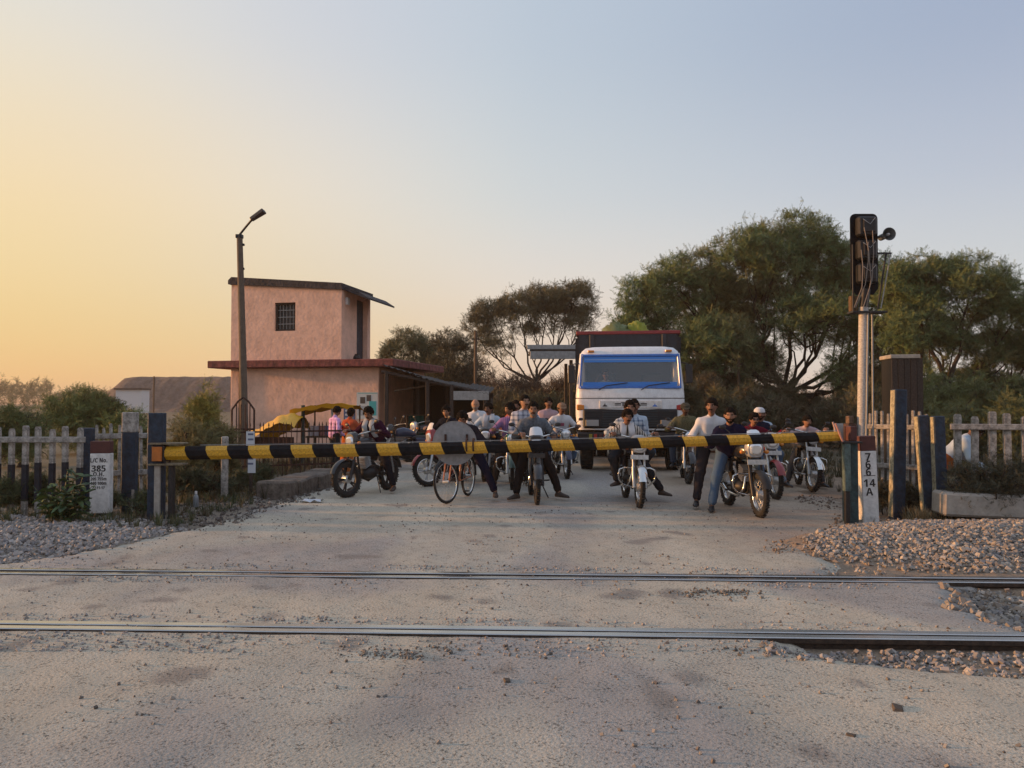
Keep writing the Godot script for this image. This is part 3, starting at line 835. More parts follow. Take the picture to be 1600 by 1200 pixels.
func leaf_blade(w: float, l: float, curl: float) -> MB:
	# broad leaf along +z with a folded midrib
	var mb := MB.new()
	var rs := []
	for k in 6:
		var t := k / 5.0
		var hw := w * pow(sin(PI * pow(t, 0.75) * 0.97 + 0.03), 0.8)
		var y := -curl * t * t
		rs.append([Vector3(-hw, y + hw * 0.35, l * t), Vector3(-hw * 0.5, y + hw * 0.08, l * t), Vector3(0, y - 0.01, l * t), Vector3(hw * 0.5, y + hw * 0.08, l * t), Vector3(hw, y + hw * 0.35, l * t)])
	mb.rows(rs)
	return mb

func broad_plant() -> void:
	var at := gp(96, 820)
	at.y = 0.0
	var t := thing("broadleaf_plant", "bushy green plant with big leaves beside the white crossing post", "plant", at)
	var gmats := [mat(lin(0.075, 0.13, 0.04), 0.55, 0.0, "stain", 3.0), mat(lin(0.14, 0.19, 0.045), 0.55, 0.0, "stain", 3.0), mat(lin(0.045, 0.085, 0.035), 0.5, 0.0, "stain", 3.0)]
	for m in gmats:
		m.backlight_enabled = true; m.backlight = Color(0.1, 0.16, 0.03)
	var blades := [leaf_blade(0.036, 0.12, 0.04).mesh(), leaf_blade(0.045, 0.15, 0.06).mesh(), leaf_blade(0.03, 0.1, 0.02).mesh()]
	var stems := MB.new()
	for k in 26:
		var az := rng.randf() * TAU
		var rr := rng.randf_range(0.05, 0.42)
		var tip := Vector3(cos(az) * rr * 1.1, rng.randf_range(0.2, 0.74) * (1.0 - 0.6 * rr), sin(az) * rr * 0.7)
		var foot := Vector3(cos(az) * rr * 0.35, 0, sin(az) * rr * 0.2)
		var pts := wavy(foot, tip, Vector3(0, 0.05, 0), 4, 0.02)
		stems.tube(pts, radii(0.009, 0.004, 4), 5, false)
		for q in 9:
			var p: Vector3 = pts[rng.randi_range(1, 4)]
			var yaw := rng.randf() * TAU
			part(t, "leaf", blades[rng.randi() % 3], gmats[[0, 0, 0, 1, 2, 2][rng.randi() % 6]], Transform3D(Basis.from_euler(Vector3(rng.randf_range(-0.7, 0.5), yaw, rng.randf_range(-0.4, 0.4))).scaled(Vector3.ONE * rng.randf_range(0.7, 1.25)), p))
	part(t, "stem", stems, gmats[2])

# ---------------------------------------------------------------- buildings
func slab(p0: Vector3, p1: Vector3, bev := 0.0) -> MB:
	var mb := MB.new()
	mb.box((p0 + p1) * 0.5, (p1 - p0).abs(), Basis(), bev)
	return mb

func make_house() -> void:
	var h := thing("pink_house", "two-storey pink plastered gate house with red floor slab", "house", Vector3(xat(592, 22.5), 0, -22.5), deg_to_rad(-12))
	part(h, "ground_floor_wall", slab(Vector3(-4.82, -0.1, -4.2), Vector3(0, 2.62, 0), 0.02), M.plaster)
	part(h, "plinth", slab(Vector3(-4.86, -0.1, 0.0), Vector3(0.02, 0.35, 0.06), 0.01), M.maroon)
	var fs := slab(Vector3(-5.35, 2.62, -4.5), Vector3(0.6, 2.84, 0.42), 0.02)
	part(h, "floor_slab", fs, M.red_slab)
	# upper front wall round the window opening, its top following the roof
	var x0 := -4.82; var x1 := -1.19; var wx0 := -3.36; var wx1 := -2.68; var wy0 := 3.74; var wy1 := 4.6
	var top := func(x): return lerpf(5.22, 4.95, (x - x0) / (x1 - x0))
	var up := MB.new()
	up.prism(PackedVector2Array([Vector2(x0, 2.84), Vector2(wx0, 2.84), Vector2(wx0, top.call(wx0)), Vector2(x0, top.call(x0))]), -0.2, 0.0)
	up.prism(PackedVector2Array([Vector2(wx1, 2.84), Vector2(x1, 2.84), Vector2(x1, top.call(x1)), Vector2(wx1, top.call(wx1))]), -0.2, 0.0)
	up.prism(PackedVector2Array([Vector2(wx0, 2.84), Vector2(wx1, 2.84), Vector2(wx1, wy0), Vector2(wx0, wy0)]), -0.2, 0.0)
	up.prism(PackedVector2Array([Vector2(wx0, wy1), Vector2(wx1, wy1), Vector2(wx1, top.call(wx1)), Vector2(wx0, top.call(wx0))]), -0.2, 0.0)
	part(h, "upper_wall", up, M.plaster)
	part(h, "upper_wall", slab(Vector3(x0, 2.84, -2.2), Vector3(x0 + 0.2, 5.2, -0.2)), M.plaster)
	part(h, "upper_wall", slab(Vector3(x0 + 0.2, 2.84, -2.2), Vector3(x1, 4.95, -2.0)), M.plaster)
	var sw := MB.new()
	sw.box(Vector3(x1 - 0.1, 3.9, -0.66), Vector3(0.2, 2.1, 0.92))
	sw.box(Vector3(x1 - 0.1, 3.9, -1.91), Vector3(0.2, 2.1, 0.18))
	sw.box(Vector3(x1 - 0.1, 4.88, -1.47), Vector3(0.2, 0.14, 0.7))
	part(h, "side_wall", sw, M.plaster)
	var dr := part(h, "door", slab(Vector3(x1 - 0.14, 2.84, -1.81), Vector3(x1 - 0.09, 4.8, -1.13), 0.005), mat(lin(0.05, 0.055, 0.08), 0.7, 0.0, "grime", 1.0))
	part(dr, "door_handle", slab(Vector3(x1 - 0.09, 3.75, -1.24), Vector3(x1 - 0.05, 3.87, -1.21)), M.steel)
	# door jamb that stands past the wall at its far end
	part(h, "door_jamb", slab(Vector3(x1 - 0.0, 2.84, -1.95), Vector3(x1 + 0.06, 4.85, -1.83)), M.plaster)
	var win := part(h, "window", slab(Vector3(wx0, wy0, -0.17), Vector3(wx1, wy1, -0.14)), mat(lin(0.03, 0.025, 0.022), 0.6))
	var fr := MB.new()
	for q in [[wx0 + 0.03, 0], [wx1 - 0.03, 0]]: fr.box(Vector3(q[0], (wy0 + wy1) / 2, -0.1), Vector3(0.06, wy1 - wy0, 0.07))
	for q in [wy0 + 0.03, wy1 - 0.03]: fr.box(Vector3((wx0 + wx1) / 2, q, -0.1), Vector3(wx1 - wx0 - 0.12, 0.06, 0.065))
	part(win, "window_frame", fr, M.dark_wood)
	var gr := MB.new()
	for k in 5: gr.tube([Vector3(wx0 + 0.12 + k * 0.11, wy0 + 0.05, -0.11), Vector3(wx0 + 0.12 + k * 0.11, wy1 - 0.05, -0.11)], 0.008, 5)
	for k in 3: gr.box(Vector3((wx0 + wx1) / 2, wy0 + 0.22 + k * 0.21, -0.11), Vector3(0.58, 0.02, 0.012))
	part(win, "grille", gr, M.galv)
	# roof: thick dark parapet over the front, a thin sheet falling to the right
	var rf := MB.new()
	rf.prism(PackedVector2Array([Vector2(x0 - 0.06, 5.2), Vector2(x1 + 0.05, 4.93), Vector2(x1 + 0.05, 5.12), Vector2(x0 + 0.05, 5.42), Vector2(x0 - 0.06, 5.32)]), -2.3, 0.1)
	var roof := part(h, "roof", rf, M.dark_roof)
	var ey := MB.new()
	ey.prism(PackedVector2Array([Vector2(x1 + 0.05, 4.94), Vector2(-0.4, 4.64), Vector2(-0.4, 4.69), Vector2(-0.7, 4.88), Vector2(x1 + 0.05, 5.04)]), -2.3, -0.1)
	part(roof, "eave", ey, M.dark_roof)
	part(h, "wall_lamp_box", slab(Vector3(x1, 4.52, -0.42), Vector3(x1 + 0.08, 4.74, -0.26), 0.01), M.plate)
	# water stains are in the plaster; a little rubble and a pot stand on the slab
	var pot := thing("water_pot", "small dark pot standing on the red floor slab", "pot", h.transform * Vector3(-0.92, 2.84, -0.5))
	var pm := MB.new()
	pm.lathe([Vector2(0.0, 0.0), Vector2(0.07, 0.0), Vector2(0.11, 0.08), Vector2(0.09, 0.15), Vector2(0.055, 0.18), Vector2(0.07, 0.2), Vector2(0.0, 0.19)], 14)
	part(pot, "pot_body", pm, M.dark_metal)
	var pipe := MB.new()
	pipe.tube([Vector3(x0 + 0.35, 2.6, 0.05), Vector3(x0 + 0.35, 0.0, 0.05)], 0.04, 8)
	part(h, "drain_pipe", pipe, M.rust)
	# posters on the front wall
	var ps := thing("poster", "white flex poster with teal block fixed to the pink wall", "poster", h.transform * Vector3(-0.36, 1.5, 0.012), deg_to_rad(-12))
	part(ps, "poster_sheet", slab(Vector3(-0.33, -0.4, -0.008), Vector3(0.33, 0.38, 0.0)), mat(lin(0.5, 0.55, 0.56), 0.6))
	for q in [[-0.3, 0.3, 0.42, 0.46, lin(0.2, 0.42, 0.42)], [0.06, 0.28, -0.3, 0.12, lin(0.04, 0.36, 0.4)], [-0.22, -0.06, 0.05, 0.24, lin(0.05, 0.045, 0.045)], [-0.02, 0.12, 0.12, 0.3, lin(0.06, 0.05, 0.05)], [-0.3, 0.02, -0.3, -0.02, lin(0.3, 0.36, 0.4)]]:
		part(ps, "printed_block", slab(Vector3(q[0], minf(q[2], 0.34), 0.001), Vector3(q[1], minf(q[3], 0.37), 0.004)), mat(q[4], 0.6))
	var p2 := thing("poster", "small blue notice with white lines beside the flex poster", "poster", h.transform * Vector3(-0.92, 1.22, 0.012), deg_to_rad(-12))
	part(p2, "poster_sheet", slab(Vector3(-0.18, -0.22, -0.008), Vector3(0.18, 0.22, 0.0)), mat(lin(0.05, 0.09, 0.2), 0.6))
	for k in 3: part(p2, "printed_line", slab(Vector3(-0.13, -0.15 + k * 0.12, 0.001), Vector3(0.13, -0.09 + k * 0.12, 0.004)), mat(lin(0.4, 0.45, 0.5), 0.6))

func corrugated(w: float, l: float, waves: int, amp: float) -> MB:
	# sheet in x (w) by z (l), ridges along z
	var mb := MB.new()
	var a := []; var b := []
	for k in waves * 4 + 1:
		var t := float(k) / (waves * 4)
		var y := amp * sin(t * waves * TAU)
		a.append(Vector3(-w / 2 + w * t, y, -l / 2)); b.append(Vector3(-w / 2 + w * t, y, l / 2))
	mb.rows([b, a])
	var a2 := []; var b2 := []
	for p in a: a2.append(p - Vector3(0, 0.008, 0))
	for p in b: b2.append(p - Vector3(0, 0.008, 0))
	mb.rows([a2, b2])
	mb.rows([a2, a]); mb.rows([b, b2])
	return mb

func make_shed() -> void:
	var d := 21.2
	var s := thing("shop_shed", "dark open-fronted shop shed with sagging sheet roof beside the house", "shed", Vector3(xat(596, d), 0, -d))
	var xr := xat(766, d) - xat(596, d)
	# two roof sheets falling to the right
	var ang := atan2(hgt(570, d) - hgt(603, d), xat(702, d) - xat(598, d))
	var n := 0
	for q in [[598, 570, 702, 600, 0.0], [686, 592, 766, 606, -0.04]]:
		var a := Vector3(xat(q[0], d), hgt(q[1], d), 0) - Vector3(s.position.x, 0, 0)
		var b := Vector3(xat(q[2], d), hgt(q[3], d), 0) - Vector3(s.position.x, 0, 0)
		var w := (b - a).length()
		var x := (b - a).normalized()
		var bs := Basis(Vector3(0, 0, 1), atan2(x.y, x.x))
		for k in 2:
			var sh := corrugated(w * 0.53, 4.6, 6, 0.02)
			part(s, "roof_sheet", sh, M.sheet_roof, Transform3D(bs * Basis(Vector3.RIGHT, 0.02 * n), a.lerp(b, 0.26 + 0.48 * k) + Vector3(0, q[4] + 0.012 * k, -2.2)))
			n += 1
	for q in [[604, 0.0], [668, 0.0], [706, 0.05], [758, 0.0], [690, -1.9], [640, -1.9]]:
		var x: float = xat(q[0], d) - s.position.x
		var ph := lerpf(hgt(572, d), hgt(606, d), x / xr) - 0.12
		part(s, "post", slab(Vector3(x - 0.05, -0.1, q[1] - 0.05), Vector3(x + 0.05, ph, q[1] + 0.05), 0.01), M.dark_wood)
	part(s, "beam", beam(Vector3(0, hgt(574, d) - 0.12, 0), Vector3(xr, hgt(610, d) - 0.1, 0), 0.05), M.dark_wood)
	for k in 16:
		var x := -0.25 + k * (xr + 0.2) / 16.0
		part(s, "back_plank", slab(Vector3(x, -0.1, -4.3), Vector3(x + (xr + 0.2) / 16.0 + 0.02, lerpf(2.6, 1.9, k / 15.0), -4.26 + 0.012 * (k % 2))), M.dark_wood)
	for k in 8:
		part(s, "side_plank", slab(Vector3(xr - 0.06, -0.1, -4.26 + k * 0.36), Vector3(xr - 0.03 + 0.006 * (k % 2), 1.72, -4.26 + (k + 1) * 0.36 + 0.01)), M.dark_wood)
	part(s, "counter", slab(Vector3(1.4, 0, -2.2), Vector3(2.7, 0.9, -1.6), 0.02), M.dark_wood)
	part(s, "fascia_board", slab(Vector3(xat(704, d) - s.position.x, hgt(625, d), 0.06), Vector3(xat(764, d) - s.position.x, hgt(611, d), 0.09)), M.galv)
	part(s, "loose_brace", beam(Vector3(0.3, 1.9, -0.3), Vector3(1.5, 2.1, -0.5), 0.025), M.wood)
	var st := Vector3(s.position.x, 0, s.position.z)
	# goods in front of the shed
	for q in [[0.35, 0.0, -0.5, "lowest grey crate of the pair in the shop shed"], [0.35, 0.3, -0.5, "grey crate on top of another in the shop shed"], [1.75, 0.0, -0.35, "single blue crate at the shed's front post"]]:
		var cr := thing("crate", q[3], "crate", st + Vector3(q[0], q[1], q[2]), rng.randf_range(-0.2, 0.2))
		var cmat: Material = mat(lin(0.05, 0.09, 0.2), 0.5) if "blue" in q[3] else mat(lin(0.16, 0.15, 0.14), 0.6)
		for k in 3:
			part(cr, "slat", slab(Vector3(-0.22, 0.01 + k * 0.1, 0.14), Vector3(0.22, 0.085 + k * 0.1, 0.155), 0.004), cmat)
			part(cr, "slat", slab(Vector3(-0.22, 0.01 + k * 0.1, -0.155), Vector3(0.22, 0.085 + k * 0.1, -0.14), 0.004), cmat)
		part(cr, "crate_floor", slab(Vector3(-0.21, 0.0, -0.139), Vector3(0.21, 0.02, 0.139)), cmat)
		for e: float in [-1.0, 1.0]: part(cr, "crate_end", slab(Vector3(e * 0.23 - 0.012, 0.0, -0.15), Vector3(e * 0.23 + 0.012, 0.29, 0.15), 0.004), cmat)
	for q in [[2.3, -0.4, "bulging pale sack leaning by the shed counter"], [2.62, -0.7, "smaller brown sack behind the pale one in shed"]]:
		var sk := thing("sack", q[2], "sack", st + Vector3(q[0], 0, q[1]))
		var sb := MB.new()
		sb.ell(Vector3(0, 0.3, 0), Vector3(0.2, 0.32, 0.16), Basis(), 16, 20)
		for k in sb.v.size():
			sb.v[k] += sb.n[k] * 0.07 * nz.get_noise_3d(sb.v[k].x * 500.0 + q[0] * 90.0, sb.v[k].y * 500.0, sb.v[k].z * 500.0)
			sb.v[k].y = maxf(sb.v[k].y, 0.0)
		part(sk, "sack_body", sb, cloth(0.32, 0.27, 0.2) if "pale" in q[2] else cloth(0.14, 0.1, 0.07))
		var nk := MB.new()
		nk.lathe([Vector2(0.05, 0.58), Vector2(0.03, 0.62), Vector2(0.07, 0.68), Vector2(0.0, 0.67)], 12)
		part(sk, "sack_neck", nk, cloth(0.32, 0.27, 0.2) if "pale" in q[2] else cloth(0.14, 0.1, 0.07))
	var cl := thing("hanging_cloth", "dark green cloth hanging inside the shop shed", "cloth", st + Vector3(0.85, 0, -0.9))
	var mb := MB.new()
	var rs := []
	for k in 6:
		var r := []
		for q in 12: r.append(Vector3(-0.22 + q * 0.04, 0.1 + k * 0.22, 0.04 * sin(q * 1.7 + k * 0.4)))
		rs.append(r)
	mb.rows(rs)
	part(cl, "cloth_sheet", mb, cloth(0.02, 0.075, 0.06))
	part(cl, "hanging_rod", beam(Vector3(-0.3, 1.22, 0), Vector3(0.3, 1.22, 0), 0.012), M.wood)
	part(cl, "rod_leg", beam(Vector3(-0.28, 0, 0), Vector3(-0.28, 1.22, 0), 0.012), M.wood)
	part(cl, "rod_leg", beam(Vector3(0.28, 0, 0), Vector3(0.28, 1.22, 0), 0.012), M.wood)

func beam(a: Vector3, b: Vector3, r: float, sides := 6) -> MB:
	var mb := MB.new()
	mb.tube([a, b], r, sides)
	return mb

func make_stall() -> void:
	# vendor's stall in front of the house: yellow sheet over a cart, canopy on poles
	var d := 19.0
	var t := thing("vendor_stall", "street stall with yellow canopy on thin poles before the pink wall", "stall", Vector3(xat(512, d), 0, -d))
	var can := MB.new()
	var rs := []
	for k in 5:
		var r := []
		for q in 13:
			var px := lerpf(466, 562, q / 12.0)
			var y := hgt(lerpf(640, 629, sin(clampf(q / 12.0 * 1.15, 0, 1) * PI * 0.5)) + 5.0 * pow(q / 12.0, 6.0), d)
			r.append(Vector3(xat(px, d) - t.position.x, y - 0.14 * k * k / 16.0 * (0.4 if k < 3 else 1.0) + 0.015 * sin(q * 2.1 + k), 0.75 - k * 0.36))
		rs.append(r)
	can.rows(rs)
	var ym := cloth(0.7, 0.36, 0.03)
	part(t, "canopy", can, ym)
	var val := MB.new()
	var r0 := []; var r1 := []
	for q in 13:
		r0.append(rs[0][q]); r1.append(rs[0][q] - Vector3(0, 0.1 + 0.03 * sin(q * 1.9), 0.03))
	val.rows([r1, r0])
	part(t, "canopy_valance", val, ym)
	for q in [[482, 0.5, M.teal, 0.05], [528, 0.6, M.galv, 0.03], [556, 0.4, M.galv, 0.02], [484, -0.5, M.wood, 0.02], [556, -0.5, M.wood, 0.02]]:
		var x: float = xat(q[0], d) - t.position.x
		part(t, "pole", beam(Vector3(x, -0.05, q[1]), Vector3(x, hgt(633, d), q[1]), q[3], 8), q[2])
	part(t, "table_top", slab(Vector3(-0.45, 0.72, -0.45), Vector3(0.75, 0.76, 0.35), 0.005), M.wood)
	for q in [[-0.4, -0.4], [-0.4, 0.3], [0.7, -0.4], [0.7, 0.3]]:
		part(t, "leg", beam(Vector3(q[0], -0.05, q[1]), Vector3(q[0], 0.72, q[1]), 0.025), M.wood)
	var pk := mat(lin(0.5, 0.48, 0.5), 0.5)
	var cols := [mat(lin(0.4, 0.38, 0.42), 0.5), mat(lin(0.3, 0.12, 0.1), 0.5), mat(lin(0.1, 0.14, 0.3), 0.5), pk]
	for k in 14:
		var x := -0.4 + (k % 7) * 0.15
		var z := -0.2 + (k / 7) * 0.3
		var pj := thing("snack_packet", "small snack packet standing on the vendor stall table", "packet", t.position + Vector3(x, 0.76, z), rng.randf() * 0.6, "packets on the stall table")
		var m := MB.new()
		m.hull8(Vector3(0, 0.12, 0), Basis(), [Vector3(0.055, 0.12, 0.02), Vector3(0.055, 0.12, 0.02), Vector3(0.06, 0.12, 0.006), Vector3(0.06, 0.12, 0.006), Vector3(0.055, 0.12, 0.02), Vector3(0.055, 0.12, 0.02), Vector3(0.06, 0.12, 0.006), Vector3(0.06, 0.12, 0.006)], 0.004)
		part(pj, "wrapper", m, cols[k % 4])
	# covered cart
	var c := thing("covered_cart", "low handcart under a bright yellow plastic sheet behind the iron railing", "cart", Vector3(xat(430, 18.2), 0, -18.2))
	var sh := MB.new()
	rs = []
	for k in 7:
		var r := []
		for q in 12:
			var u := q / 11.0; var v := k / 6.0
			var y := lerpf(hgt(672, 18.2), hgt(646, 18.2), smoothstep(0.0, 0.75, u)) - 0.1 * smoothstep(0.85, 1.0, u)
			y -= 0.28 * pow(absf(v - 0.45) * 2.0, 2.6) + 0.022 * sin(q * 2.3 + k * 1.3)
			r.append(Vector3(lerpf(xat(396, 18.2), xat(474, 18.2), u) - c.position.x, y, 0.75 - v * 1.5))
		rs.append(r)
	sh.rows(rs)
	part(c, "plastic_sheet", sh, mat(lin(0.85, 0.46, 0.02), 0.45, 0.0, "stain", 2.0, "n_mid", 0.4))
	part(c, "cart_bed", slab(Vector3(-0.5, 0.5, -0.5), Vector3(0.58, 0.6, 0.5), 0.01), M.wood)
	part(c, "cart_side", slab(Vector3(-0.5, 0.6, 0.45), Vector3(0.58, 0.78, 0.48)), M.rust)
	for q in [-0.4, 0.48]:
		for z: float in [-0.42, 0.42]: part(c, "leg", beam(Vector3(q, -0.05, z), Vector3(q, 0.5, z), 0.03), M.wood)

func make_canopy() -> void:
	# two grey fascias of a roadside canopy, seen left of the truck
	var d := 27.0
	var t := thing("roadside_canopy", "flat grey roadside canopy with two deep fascia beams", "canopy", Vector3(xat(868, d), 0, -d))
	var a := xat(828, d) - t.position.x; var b := xat(910, d) - t.position.x
	part(t, "lower_fascia", slab(Vector3(a, hgt(561, d), 0), Vector3(b + 2.2, hgt(549, d), 0.1), 0.01), M.galv)
	part(t, "roof_deck", slab(Vector3(a, hgt(548, d), -3.0), Vector3(b + 2.2, hgt(546, d), 0.1)), M.sheet_roof)
	part(t, "upper_fascia", slab(Vector3(a - 0.1, hgt(544, d), -0.6), Vector3(b + 1.9, hgt(537, d), -0.5), 0.01), M.galv)
	for q in [0.2, 1.5, 2.8]: part(t, "bracket", slab(Vector3(a + q, hgt(546, d), -0.58), Vector3(a + q + 0.06, hgt(543, d), -0.52)), M.dark_metal)
	for q in [[893, -0.2], [893, -2.8], [990, -0.2], [990, -2.8]]:
		var x: float = xat(q[0], d) - t.position.x
		part(t, "post", slab(Vector3(x - 0.06, -0.1, q[1] - 0.06), Vector3(x + 0.06, hgt(562, d), q[1] + 0.06), 0.01), M.wood)

func make_far() -> void:
	# flat-topped mound of earth far behind the bushes, a small white shed at its foot
	var d := 150.0
	var xl := xat(160, d); var xr := xat(470, d)
	var y1 := hgt(587.5, d)
	var mb := MB.new()
	var rs := []
	for k in 12:
		var v := k / 11.0
		var r := []
		for q in 60:
			var u := q / 59.0
			var x := lerpf(xl, xr, u)
			var top := y1 * smoothstep(0.0, 1.0, clampf((x - xl) / 5.5, 0.0, 1.0)) * smoothstep(0.0, 1.0, clampf((xr - x) / 6.0, 0.0, 1.0))
			var pr := smoothstep(0.0, 0.42, v) * (1.0 - smoothstep(0.7, 1.0, v))
			r.append(Vector3(x, top * pr * (1.0 + 0.02 * nz.get_noise_2d(x * 30.0, v * 300.0)) - 0.1, -d + 14.0 - v * 34.0 + 1.2 * nz.get_noise_2d(x * 25.0, v * 90.0)))
		rs.append(r)
	mb.rows(rs)
	meta(part(self, "earth_mound", mb, mat(lin(0.22, 0.165, 0.135), 0.95, 0.0, "grime", 0.12, "n_mid", 1.0)), "long flat-topped bare earth mound behind the rounded bush", "mound", "", "structure")
	var w := thing("white_shed", "small white shed standing at the foot of the earth mound", "shed", Vector3(xat(201, 118.0), 0, -118.0))
	part(w, "wall", slab(Vector3(-2.0, 0, -2.5), Vector3(2.0, hgt(609, 118.0), 0.0)), mat(lin(0.6, 0.6, 0.6), 0.85))
	part(w, "roof", slab(Vector3(-2.2, hgt(609, 118.0), -2.7), Vector3(2.2, hgt(606.5, 118.0), 0.3)), M.sheet_roof)
	for q in [[100.0, 240, 588, "thin bare pole standing before the earth mound"], [30.0, 742, 517, "slim dark utility pole between shed and thin acacia"], [30.0, 1153, 556, "slim wooden utility pole standing in the undergrowth"]]:
		var pl := thing("utility_pole", q[3], "pole", Vector3(xat(q[1], q[0]), 0, -q[0]))
		part(pl, "pole_shaft", beam(Vector3(0, -0.2, 0), Vector3(0.03, hgt(q[2], q[0]), 0), 0.06 if q[0] < 50 else 0.12, 8), M.wood)
		part(pl, "pole_cap", slab(Vector3(-0.12, hgt(q[2], q[0]) - 0.35, -0.04), Vector3(0.18, hgt(q[2], q[0]) - 0.3, 0.04)), M.dark_wood)

# ---------------------------------------------------------------- fences and posts
func picket(h: float, w: float, th: float, notch: float) -> MB:
	var mb := MB.new()
	mb.prism(PackedVector2Array([Vector2(-w / 2, 0), Vector2(w / 2, 0), Vector2(w / 2, h - notch), Vector2(w * 0.3, h), Vector2(-w * 0.3, h), Vector2(-w / 2, h - notch * 0.7)]), -th / 2, th / 2)
	return mb

func fence(label: String, a: Vector3, b: Vector3, h: float, gap: float, w: float, rails: Array, low: Material, low_h: float, skip := []) -> void:
	var len := (b - a).length()
	var turn := atan2(-(b - a).z, (b - a).x)
	var f := thing("picket_fence", label, "fence", Vector3(a.x, 0, a.z), turn)
	var n := int(len / gap) + 1
	var ms := [picket(h, w, 0.055, 0.03).mesh(), picket(h - 0.03, w * 0.95, 0.055, 0.045).mesh(), picket(h + 0.02, w * 1.05, 0.055, 0.02).mesh()]
	var lowm: ArrayMesh = slab(Vector3(-w / 2 - 0.002, 0.3, -0.031), Vector3(w / 2 + 0.002, low_h, 0.031)).mesh() if low else null
	for k in n:
		if k in skip: continue
		var p := part(f, "picket", ms[k % 3], M.white_paint, Transform3D(Basis(Vector3(0, 0, 1), rng.randf_range(-0.015, 0.015)), Vector3(k * gap, -0.08 + rng.randf_range(-0.012, 0.012), 0)))
		if low: part(p, "blue_band", lowm, low, Transform3D(Basis(), Vector3(0, rng.randf_range(-0.04, 0.04), 0)))
	for y in rails:
		part(f, "fence_rail", slab(Vector3(-0.1, y - 0.04, 0.03), Vector3(len + 0.1, y + 0.04, 0.075), 0.008), M.white_paint)

func post(called: String, label: String, p: Vector3, w: float, dp: float, h: float, m: Material, tilt := 0.0, turn := 0.0, group := "") -> Node3D:
	var t := thing(called, label, "post", p, turn, group)
	var mb := MB.new()
	mb.box(Vector3(0, h / 2 - 0.1, 0), Vector3(w, h + 0.2, dp), Basis(), 0.012)
	part(t, "shaft", mb, m, Transform3D(Basis(Vector3(0, 0, 1), tilt), Vector3.ZERO))
	return t

